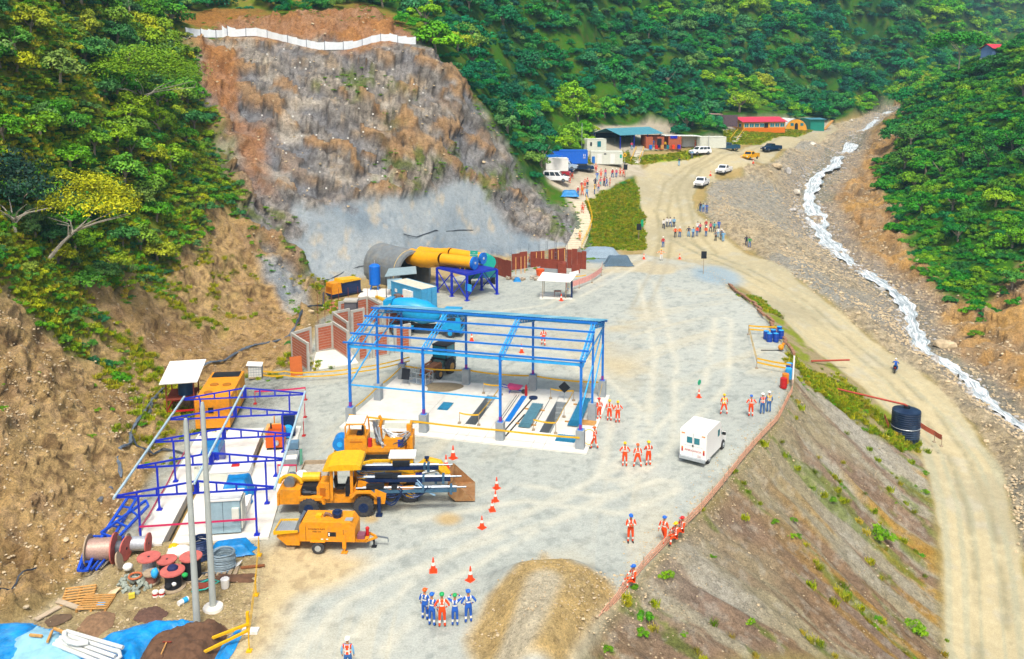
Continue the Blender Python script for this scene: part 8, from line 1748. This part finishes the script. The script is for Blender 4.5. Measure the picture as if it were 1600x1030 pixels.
r_ = thing('yellow_rail', 'low yellow double rail crossing the dark soil heap', 'rail', gp(388, 988)); o2 = r_.location.copy()
for a, b in (((388, 975), (268, 1022)), ((388, 985), (296, 1030)), ((268, 1022), (258, 1034))): mb = MB(); mb.beam(gp(*a, .5) - o2, gp(*b, .5) - o2, .1, .12); mb.obj('rail', tapey, r_)
mb = MB(); mb.beam((0, 0, 0), (0, 0, 1.1), .14); mb.obj('post', tapey, r_); mb = MB(); mb.b2(-.3, .5, -.2, .2, 0, .15); mb.obj('base', white, r_)
# ---------------------------------------------------------------- people
skin = mat('skin', '#a8734f', .6, var=.05); skin2 = mat('skin_dark', '#7d5238', .6, var=.05); hair = mat('hair', '#17120f', .7)
CLO = {k: mat('cloth_' + k, v, .85, var=.12, scale=5) for k, v in dict(orange='#df4508', blue='#1f57b0', navy='#1b2747', white='#d8d8d6', ltblue='#6fa7d0', red='#b8202c', green='#1f8a4a', pink='#c8506a', teal='#2c9aa6', grey='#5d6470', black='#1d1e24', yellow='#e0b010', jeans='#2f5f9a', yorange='#e07a10').items()}
bootm = mat('boots', '#231f1e', .7); bandm = mat('reflective_band', '#d8d6cc')
HEL = {k: mat('helmet_' + k, v, .35, var=.03) for k, v in dict(yellow='#e3b80c', blue='#1560c0', orange='#e05a10', green='#149a52', white='#e6e6e4', red='#c01a20').items()}
def pose_joints(p):
    J = dict(pel=(0, 0, .96), sp=(0, .01, 1.14), ch=(0, .0, 1.33), nb=(0, -.01, 1.47), nk=(0, .0, 1.54), hd=(0, .02, 1.62), ht=(0, .01, 1.72))
    for s, n in ((-1, 'l'), (1, 'r')):
        J.update({'sh' + n: (s * .19, -.01, 1.42), 'el' + n: (s * .27, -.03, 1.15), 'wr' + n: (s * .27, .07, .92), 'ha' + n: (s * .265, .1, .84), 'hp' + n: (s * .1, 0, .9), 'kn' + n: (s * .12, .02, .5), 'an' + n: (s * .13, -.02, .09), 'to' + n: (s * .15, .16, .045)})
    def up(**k): J.update({a: b for a, b in k.items()})
    if p == 'hips': up(ell=(-.36, -.08, 1.2), wrl=(-.22, .05, 1.03), hal=(-.17, .09, .99), elr=(.36, -.08, 1.2), wrr=(.22, .05, 1.03), har=(.17, .09, .99))
    if p == 'crossed': up(ell=(-.27, .08, 1.17), wrl=(-.04, .2, 1.2), hal=(.06, .19, 1.22), elr=(.27, .08, 1.17), wrr=(.04, .22, 1.15), har=(-.06, .21, 1.14))
    if p == 'head': up(ell=(-.38, .12, 1.5), wrl=(-.2, .14, 1.66), hal=(-.13, .13, 1.7), elr=(.38, .12, 1.5), wrr=(.2, .14, 1.66), har=(.13, .13, 1.7))
    if p == 'out': up(ell=(-.45, 0, 1.3), wrl=(-.68, .05, 1.2), hal=(-.76, .06, 1.18), elr=(.45, 0, 1.3), wrr=(.68, .05, 1.2), har=(.76, .06, 1.18))
    if p == 'walk': up(knl=(-.11, .2, .53), anl=(-.11, .22, .1), tol=(-.12, .4, .06), knr=(.11, -.05, .5), anr=(.11, -.25, .14), tor=(.12, -.1, .05), wrl=(-.27, -.12, .93), hal=(-.27, -.13, .85), wrr=(.27, .22, .97), har=(.27, .28, .9))
    if p == 'wide': up(knl=(-.2, .02, .5), anl=(-.26, -.02, .09), tol=(-.29, .16, .045), knr=(.2, .02, .5), anr=(.26, -.02, .09), tor=(.29, .16, .045))
    if p in ('sit', 'ride'):
        d = -.5 if p == 'sit' else -.17
        for k, v_ in list(J.items()): J[k] = (v_[0], v_[1], v_[2] + d) if k[:2] not in ('kn', 'an', 'to') else v_
        if p == 'sit': up(knl=(-.16, .46, .5), anl=(-.17, .5, .09), tol=(-.18, .68, .045), knr=(.16, .42, .5), anr=(.17, .6, .09), tor=(.18, .78, .045), wrl=(-.2, .32, .62), hal=(-.16, .4, .6), wrr=(.2, .32, .62), har=(.16, .4, .6), ell=(-.27, .1, .72), elr=(.27, .1, .72))
        else: up(knl=(-.22, .4, .62), anl=(-.2, .15, .28), tol=(-.22, .32, .22), knr=(.22, .4, .62), anr=(.2, .15, .28), tor=(.22, .32, .22), ell=(-.34, .2, 1.0), elr=(.34, .2, 1.0), wrl=(-.3, .45, .98), wrr=(.3, .45, .98), hal=(-.28, .53, .98), har=(.28, .53, .98), nk=(0, .14, 1.35), nb=(0, .1, 1.29), hd=(0, .2, 1.43), ht=(0, .2, 1.53), ch=(0, .08, 1.15), shl=(-.19, .09, 1.24), shr=(.19, .09, 1.24))
    return {k: Vector(v_) for k, v_ in J.items()}
RAD = dict(pel=(.15, .12), sp=(.135, .1), ch=(.165, .11), nb=(.085, .075), nk=(.055, .055), hd=(.082, .095), ht=(.078, .09), sh=(.07, .07), el=(.05, .05), wr=(.036, .034), ha=(.04, .022), hp=(.1, .1), kn=(.068, .07), an=(.055, .055), to=(.045, .035))
_body = {}
def body_mesh(p):
    if p in _body: return _body[p]
    J = pose_joints(p); names = list(J); ix = {n: i for i, n in enumerate(names)}
    E_ = [('pel', 'sp'), ('sp', 'ch'), ('ch', 'nb'), ('nb', 'nk'), ('nk', 'hd'), ('hd', 'ht')]
    for n in 'lr': E_ += [('ch', 'sh' + n), ('sh' + n, 'el' + n), ('el' + n, 'wr' + n), ('wr' + n, 'ha' + n), ('pel', 'hp' + n), ('hp' + n, 'kn' + n), ('kn' + n, 'an' + n), ('an' + n, 'to' + n)]
    m = bpy.data.meshes.new('b'); m.from_pydata([tuple(J[n]) for n in names], [(ix[a], ix[b]) for a, b in E_], [])
    o = bpy.data.objects.new('b', m); COL.objects.link(o); md = o.modifiers.new('s', 'SKIN')
    for i, n in enumerate(names):
        r = RAD.get(n) or RAD[n[:2]]; m.skin_vertices[0].data[i].radius = r; m.skin_vertices[0].data[i].use_root = (n == 'pel')
    sb = o.modifiers.new('u', 'SUBSURF'); sb.levels = 2; sb.render_levels = 2
    dg = bpy.context.evaluated_depsgraph_get(); dg.update(); me_ = bpy.data.meshes.new_from_object(o.evaluated_get(dg)); bpy.data.objects.remove(o)
    fv = [tuple(v_.co) for v_ in me_.vertices]; ff = [tuple(q.vertices) for q in me_.polygons]; mi = []
    reg = {}
    segs = []
    for a, b in E_:
        k = a[:2]; segs.append((J[a], J[b], 'head' if a in ('nk', 'hd') else 'neck' if a == 'nb' else 'hand' if a[:2] == 'wr' else 'arm' if k in ('sh', 'el') else 'leg' if k in ('hp', 'kn') else 'foot' if k == 'an' else 'torso', a, b))
    for f in ff:
        c = sum((Vector(fv[i]) for i in f), Vector()) / len(f); best = (9, None, 0)
        for A, B_, rg_, a, b in segs:
            t_ = max(0, min(1, (c - A).dot(B_ - A) / (B_ - A).length_squared)); d = (c - A.lerp(B_, t_)).length
            if d < best[0]: best = (d, rg_, t_, a)
        rg_, t_, a = best[1], best[2], best[3]; k = 0
        if rg_ in ('head', 'neck', 'hand'): k = 2
        elif rg_ == 'foot': k = 3
        elif rg_ == 'leg' or a == 'pel' and c.z < J['pel'].z + .03: k = 1
        if rg_ == 'leg' and a[:2] == 'kn' and .25 < t_ < .62: k = 4 + 5
        if rg_ == 'torso' and a == 'sp' and .1 < t_ < .45: k = 4 + 5
        if rg_ == 'arm' and a[:2] == 'el' and .2 < t_ < .6: k = 4 + 5
        if a == 'ch' and rg_ == 'torso' and abs(abs(c.x) - .1) < .035: k = 4 + 5
        mi.append(k if k < 5 else (k - 5, 1 if rg_ == 'leg' else 0))
    # fingers, rooted in the palm
    mb = MB(); mb.v, mb.f = list(fv), list(ff); mb.m = mi
    for n, s in (('l', -1), ('r', 1)):
        d = (J['ha' + n] - J['wr' + n]).normalized(); sd_ = d.cross(Vector((0, 0, 1))) if abs(d.z) < .9 else Vector((0, 1, 0)); sd_.normalize(); cur = d.cross(sd_)
        for q, (o_, L) in enumerate(((-.026, .065), (-.009, .078), (.009, .074), (.026, .058))): p0 = J['ha' + n] + sd_ * o_; mb.tube([p0 - d * .01, p0 + d * L * .55, p0 + d * L + cur * .018], [.0095, .009, .006], 5, 2)
        p0 = J['wr' + n].lerp(J['ha' + n], .5) - sd_ * .03; mb.tube([p0, p0 - sd_ * .03 + d * .03, p0 - sd_ * .035 + d * .06], [.011, .01, .007], 5, 2)
    _body[p] = (mb.v, mb.f, mb.m, J); return _body[p]
_bm = {}
def person(label, px, py, rz=0, pose='stand', top='orange', legs='orange', head='yellow', vest=None, band=True, group=None, z=None, loc=None, s=None, boots=None, sk=skin):
    p = loc if loc is not None else on(px, py)
    if loc is None and z is not None: p = gp(px, py, z)
    r_ = thing('person', label, 'person', p, rz, group); s = s or random.uniform(.94, 1.03); r_.scale = (s * random.uniform(.96, 1.08), s, s)
    V, F_, MI, J = body_mesh(pose); key = (pose, top, legs, band, boots, sk.name)
    if key not in _bm:
        me_ = bpy.data.meshes.new('body'); me_.from_pydata(V, [], F_)
        for m in (CLO[top], CLO[legs], sk, CLO[boots] if boots else bootm, bandm): me_.materials.append(m)
        me_.polygons.foreach_set('material_index', [(k if isinstance(k, int) else (k[0] if band else k[1])) for k in MI]); me_.polygons.foreach_set('use_smooth', [True] * len(F_)); me_.update(); _bm[key] = me_
    inst('body', _bm[key], r_)
    if vest:
        kv = (pose, 'vest', vest)
        if kv not in _bm:
            me0 = _bm[key]; keep = []; zlo, zhi = J['pel'].z + .06, J['nb'].z - .01
            for q in me0.polygons:
                c = q.center
                if zlo < c.z < zhi and abs(c.x) < .19 and abs(c.y - J['ch'].y) < .2: keep.append(q)
            vi = sorted({i for q in keep for i in q.vertices}); mp = {i: k for k, i in enumerate(vi)}
            m2 = bpy.data.meshes.new('vest'); m2.from_pydata([tuple(me0.vertices[i].co + me0.vertices[i].normal * .018) for i in vi], [], [tuple(mp[i] for i in q.vertices) for q in keep]); m2.materials.append(CLO[vest]); m2.materials.append(bandm)
            for q in m2.polygons:
                if abs(q.center.z - (J['sp'].z + .05)) < .035 or abs(abs(q.center.x) - .1) < .025: q.material_index = 1
            _bm[kv] = m2
        inst('vest', _bm[kv], r_)
    h = J['hd'].lerp(J['ht'], .5)
    if head in HEL:
        if ('h', head) not in _bm:
            mb = MB(); n = 14; prof = [(.122, 0), (.118, .05), (.095, .09), (.055, .118), (.0, .128)]
            vs = [(r * math.cos(2 * PI * i / n), r * math.sin(2 * PI * i / n) * 1.12, z_) for r, z_ in prof for i in range(n)]
            mb._add(vs, [(j * n + i, j * n + (i + 1) % n, (j + 1) * n + (i + 1) % n, (j + 1) * n + i) for j in range(4) for i in range(n)]); mb.prism([(-.1, 0), (.1, 0), (.1, .012), (-.1, .012)], .1, .19); mb.tube([(0, -.12, .06), (0, 0, .135), (0, .12, .06)], .012, 4); _bm[('h', head)] = mb.mesh('helmet', HEL[head], True)
        inst('helmet', _bm[('h', head)], r_, tuple(h + Vector((0, 0, .03))))
    else:
        if 'hair' not in _bm:
            mb = MB(); mb.ball((0, -.015, .03), .105, n=10, k=6, sz=(.92, 1.02, .85)); me_ = mb.mesh('hair', hair, True); _bm['hair'] = me_
        inst('hair', _bm['hair'], r_, tuple(h))
    if 'face' not in _bm:
        mb = MB(); mb.ball((-.032, .093, 0), .011, 1, 6, 4); mb.ball((.032, .093, 0), .011, 1, 6, 4); mb.tube([(0, .09, .01), (0, .118, -.03)], [.008, .014], 5, 0); mb.box((0, .098, -.06), (.045, .01, .01), 2); mb.ball((-.083, .0, -.01), .02, 0, 6, 4, (.5, 1, 1.4)); mb.ball((.083, .0, -.01), .02, 0, 6, 4, (.5, 1, 1.4)); _bm['face'] = mb.mesh('face', [skin, hair, redm])
    inst('face', _bm['face'], r_, tuple(h - Vector((0, 0, .02))))
    return r_
P = person
G1 = 'workers grouped at the bottom of the yard'
P('worker in blue coveralls with orange helmet at the left back of the bottom group', 664, 968, R(-25), 'stand', 'blue', 'blue', 'orange', group=G1)
P('worker in blue coveralls with blue helmet at the left front of the bottom group', 675, 978, R(-20), 'stand', 'blue', 'blue', 'blue', group=G1)
P('worker in orange coveralls with green helmet in the bottom group', 691, 980, R(5), 'hips', 'orange', 'orange', 'green', group=G1)
P('worker in blue coveralls with green helmet raising both hands to the head', 711, 978, 0, 'head', 'blue', 'blue', 'green', group=G1)
P('worker in blue coveralls with blue helmet at the right end of the bottom group', 732, 973, R(15), 'hips', 'blue', 'blue', 'blue', group=G1)
P('worker in orange vest with white helmet at the very bottom edge', 544, 1052, 0, 'stand', 'ltblue', 'jeans', 'white', vest='orange', band=False, z=0)
G2 = 'three orange workers standing in the middle of the yard'
P('orange worker with yellow helmet, left of the three in the middle yard', 976, 729, R(-5), 'hips', head='yellow', group=G2)
P('orange worker with orange helmet, middle of the three in the middle yard', 996, 730, 0, 'wide', head='orange', group=G2)
P('orange worker with yellow helmet, right of the three in the middle yard', 1013, 728, R(10), 'crossed', head='yellow', group=G2)
P('orange worker with blue helmet standing alone with arms crossed', 985, 848, R(185), 'crossed', head='blue')
P('orange worker with blue helmet leaning at the net barrier', 1037, 850, R(-40), 'walk', head='blue')
def seat(px, py): return gp(px, py) + Vector((0, 0, -.08))
P('seated orange worker with yellow helmet on the net barrier', 0, 0, R(115), 'sit', head='yellow', loc=seat(1056, 846)); P('seated orange worker with red helmet, highest on the net barrier', 0, 0, R(110), 'sit', head='red', loc=seat(1066, 836))
P('orange worker with blue helmet seated alone on the net barrier', 0, 0, R(110), 'sit', head='blue', loc=seat(990, 914))
P('orange worker with red helmet by the right end pedestal of the blue frame', 936, 656, R(30), 'stand', head='red'); P('orange worker with yellow helmet and blue boots beside the slab', 952, 658, R(-10), 'stand', head='yellow', boots='blue')
P('orange worker with yellow helmet, hands on hips, right of the slab', 965, 661, R(5), 'hips', head='yellow'); P('orange worker with orange helmet at the front right slab corner', 929, 702, R(60), 'walk', head='orange')
P('worker with yellow vest over orange coveralls in the open right yard', 1131, 648, 0, 'wide', head='yellow', vest='yellow')
P('orange worker with blue helmet, left of the three at the yard edge', 1173, 651, R(-5), 'hips', head='blue')
P('person in orange vest and blue trousers with white helmet at the yard edge', 1191, 647, 0, 'stand', 'jeans', 'jeans', 'white', vest='orange', band=False)
P('person in yellow vest and blue trousers with white helmet at the yard edge', 1201, 644, R(5), 'stand', 'jeans', 'jeans', 'white', vest='yellow', band=False)
P('orange worker walking behind the blue frame', 849, 540, R(10), 'walk', head='orange'); P('orange worker with red helmet inside the formwork enclosure', 828, 416, R(30), 'hips', head='red')
GE = 'people at the yard entrance'
P('person in red vest and blue trousers above the yard entrance', 1036, 387, 0, 'stand', 'red', 'jeans', 'white', band=False, group=GE); P('marshal in orange with yellow helmet holding both arms out', 1033, 407, R(180), 'out', 'yorange', 'white', 'yellow', group=GE)
far = [  # px, py, top, legs, head, label
 (1037, 357, 'white', 'navy', 'n', 'person in striped white shirt, leftmost of the four on the road'), (1042, 355, 'white', 'grey', 'n', 'person in pale shirt, second from left of the four on the road'), (1047, 355, 'white', 'jeans', 'n', 'person in pale shirt and jeans, third of the four on the road'), (1053, 355, 'ltblue', 'navy', 'n', 'person in light blue shirt, rightmost of the four on the road'),
 (1055, 372, 'orange', 'black', 'white', 'person in orange vest and black trousers, left of the orange pair'), (1062, 371, 'yorange', 'jeans', 'white', 'person in orange top and jeans, right of the orange pair'), (1076, 370, 'navy', 'ltblue', 'n', 'person in navy top and pale jeans alone in the road crowd'), (1083, 371, 'ltblue', 'jeans', 'n', 'person in light blue shirt left of the orange vest in the road crowd'),
 (1089, 370, 'orange', 'jeans', 'white', 'person in orange vest in the left part of the road crowd'), (1090, 362, 'white', 'jeans', 'n', 'person in white shirt behind the orange vest in the road crowd'), (1094, 363, 'pink', 'navy', 'n', 'person in dull pink shirt behind the orange vest in the road crowd'), (1103, 370, 'orange', 'jeans', 'white', 'person in orange top and jeans at the centre of the road crowd'), (1103, 360, 'red', 'grey', 'white', 'person in red vest at the back of the road crowd'),
 (1110, 363, 'pink', 'navy', 'n', 'person in bright pink shirt in the road crowd'), (1116, 363, 'teal', 'navy', 'n', 'person in teal shirt in the road crowd'), (1123, 360, 'blue', 'jeans', 'n', 'person in blue shirt at the right back of the road crowd'), (1118, 377, 'grey', 'black', 'n', 'person in striped top in the right foreground of the road crowd'), (1122, 371, 'white', 'ltblue', 'n', 'person in white top bending in the right part of the road crowd'), (1127, 375, 'grey', 'navy', 'white', 'person in dark clothes behind the light blue figure in the road crowd'), (1130, 378, 'ltblue', 'ltblue', 'white', 'person all in light blue at the right end of the road crowd'),
 (1094, 331, 'navy', 'jeans', 'n', 'person in dark jacket, left of the three on the road verge'), (1099, 332, 'ltblue', 'blue', 'n', 'person in light blue shirt, middle of the three on the road verge'), (1104, 333, 'blue', 'jeans', 'n', 'person in blue jacket, right of the three on the road verge'), (1166, 384, 'navy', 'navy', 'n', 'person in dark clothes beside the rubble bank'), (1171, 386, 'green', 'jeans', 'n', 'person in green shirt beside the rubble bank'),
 (1061, 260, 'navy', 'ltblue', 'n', 'person in navy walking alone on the upper road'), (1081, 248, 'ltblue', 'grey', 'white', 'person standing at the nose of the white estate car')]
for i, (px, py, a, b, h, lb_) in enumerate(far): P(lb_, px, py, R(random.choice((0, 20, -20, 160, 200))), random.choice(('stand', 'hips', 'walk')), a, b, h if h != 'n' else None, band=False, group='people on the road', sk=random.choice((skin, skin2)))
park = [(939, 278, 'orange', 'orange', 'orange', 'orange worker at the back left of the terrace crowd by the grass'), (946, 277, 'pink', 'jeans', None, 'person in pale pink top and jeans on the parking terrace'), (957, 278, 'red', 'jeans', 'white', 'person in red vest, left of the pair at the terrace edge'), (963, 278, 'pink', 'jeans', 'white', 'person in pinkish vest, right of the pair at the terrace edge'), (969, 277, 'orange', 'orange', 'orange', 'orange worker left of the last two beside the small black sign'), (974, 276, 'orange', 'orange', 'orange', 'orange worker nearest the small black sign'),
 (933, 282, 'blue', 'ltblue', 'white', 'person in blue jacket on the left of the terrace crowd'), (930, 293, 'navy', 'navy', None, 'person in navy with red collar in the terrace crowd'), (938, 291, 'pink', 'teal', None, 'person in pink top and teal trousers in the terrace crowd'), (935, 299, 'orange', 'jeans', 'orange', 'person in orange vest and jeans in the terrace crowd'), (944, 291, 'red', 'navy', 'red', 'person in red top at the right of the terrace crowd'), (948, 292, 'blue', 'blue', None, 'person in blue crouching between two red tops'), (953, 291, 'orange', 'orange', 'red', 'orange worker at the right end of the middle terrace row'),
 (929, 304, 'yellow', 'jeans', 'yellow', 'person in yellow vest bending at the terrace edge'), (918, 293, 'orange', 'navy', 'red', 'person in orange top and dark trousers on the left terrace'), (914, 295, 'orange', 'orange', 'orange', 'orange worker beside the one in dark trousers'), (910, 306, 'yorange', 'orange', 'yellow', 'worker in yellow orange at the top of the stairs'), (903, 306, 'red', 'jeans', 'white', 'person in red vest left of the top of the stairs'), (917, 308, 'ltblue', 'jeans', None, 'person in striped blue shirt at the top of the stairs'), (909, 298, 'red', 'orange', 'white', 'worker in red top behind the stair head'), (890, 286, 'orange', 'orange', 'red', 'orange worker nearest the white van'), (894, 279, 'orange', 'orange', 'red', 'orange worker behind the nose of the white van'), (931, 270, 'orange', 'red', 'orange', 'small orange figure beside the dark people carrier'),
 (937, 256, 'yellow', 'orange', 'orange', 'worker in yellow and orange in front of the white office container'), (987, 234, 'pink', 'ltblue', None, 'person in pink top at the front of the workshop shed'), (1033, 232, 'red', 'white', 'white', 'person in red and white by the brick workshop'), (1039, 233, 'yellow', 'black', None, 'person in yellow vest by the brick workshop'), (1086, 231, 'orange', 'orange', 'orange', 'orange worker at the long white container'), (1021, 230, 'blue', 'jeans', None, 'person in blue beside the stored boxes of the brick workshop')]
for px, py, a, b, h, lb_ in park: P(lb_, px, py, R(random.choice((0, 30, -30, 170, 200, 90))), random.choice(('stand', 'hips', 'walk')), a, b, h, band=a == 'orange', group='people on the parking terrace and camp', sk=random.choice((skin, skin2)))
P('orange worker climbing the upper part of the long stairs', 0, 0, 0, 'walk', head='orange', loc=s0 + sp(.72) + Vector((0, 0, .12))); P('worker in yellow orange low on the long stairs', 0, 0, R(180), 'walk', 'yorange', 'yorange', 'yellow', loc=s0 + sp(.15) + Vector((.4, 0, .12)))
# motorcycle with rider
mp_ = on(1399, 580); mr_ = R(-28); r_ = thing('motorcycle', 'motorcycle with rider travelling up the tan road', 'motorcycle', mp_, mr_)
for y in (-.62, .68): mb = MB(); mb.tube([(-.05, y, .3), (.05, y, .3)], .3, 16); w_ = mb.obj('wheel', tyre, r_); mb = MB(); mb.tube([(-.06, y, .3), (.06, y, .3)], .17, 10); mb.obj('rim', steel, w_)
mb = MB(); mb.prism([(-.1, .45), (.1, .45), (.09, .78), (-.09, .78)], -.75, -.0); mb.obj('seat', black, r_); mb = MB(); mb.box((0, .2, .72), (.3, .5, .25), ty=.7); mb.obj('fuel_tank', royal, r_); mb = MB(); mb.box((0, .05, .4), (.3, .4, .35)); mb.obj('engine', dark, r_)
mb = MB(); mb.cyl((0, .68, .3), (0, .5, .95), .04); mb.beam((-.32, .42, 1.0), (.32, .42, 1.0), .035); mb.obj('fork', steel, r_); mb = MB(); mb.ball((0, .6, .85), .1); mb.obj('headlight', white, r_); mb = MB(); mb.box((0, -.85, .65), (.15, .05, .1)); mb.obj('tail_light', redm, r_)
mb = MB(); mb.cyl((.16, -.7, .3), (.16, 0, .28), .045); mb.obj('exhaust', galv, r_)
P('motorcycle rider in blue jacket with white helmet', 0, 0, mr_, 'ride', 'blue', 'jeans', 'white', band=False, loc=mp_ + Matrix.Rotation(mr_, 3, 'Z') @ Vector((0, -.25, 0)))
# ---------------------------------------------------------------- valley haze
hb = MB(); hb.b2(-900, 900, -60, 1200, float(Z2.min()) - 3, float(Z2.max()) + 30)
hm = bpy.data.materials.new('haze'); t = nodes(hm)
pv = N(t, 'ShaderNodeVolumePrincipled', {'Color': (.45, .76, 1.0, 1), 'Density': .0003, 'Anisotropy': .2})
t.links.new(pv.outputs[0], N(t, 'ShaderNodeOutputMaterial').inputs['Volume'])
hz_ = hb.obj('haze', hm); hz_['kind'] = 'stuff'
# ---------------------------------------------------------------- ground with the soil taken out under the slabs
me.vertices.foreach_set('co', np.stack([X2, Y2, Z2], -1).astype(np.float32).ravel()); me.update()
for o_ in list(bpy.data.objects):
    for k_ in ('label', 'category', 'group', 'kind'):
        if k_ in o_.keys() and not o_[k_]: del o_[k_]
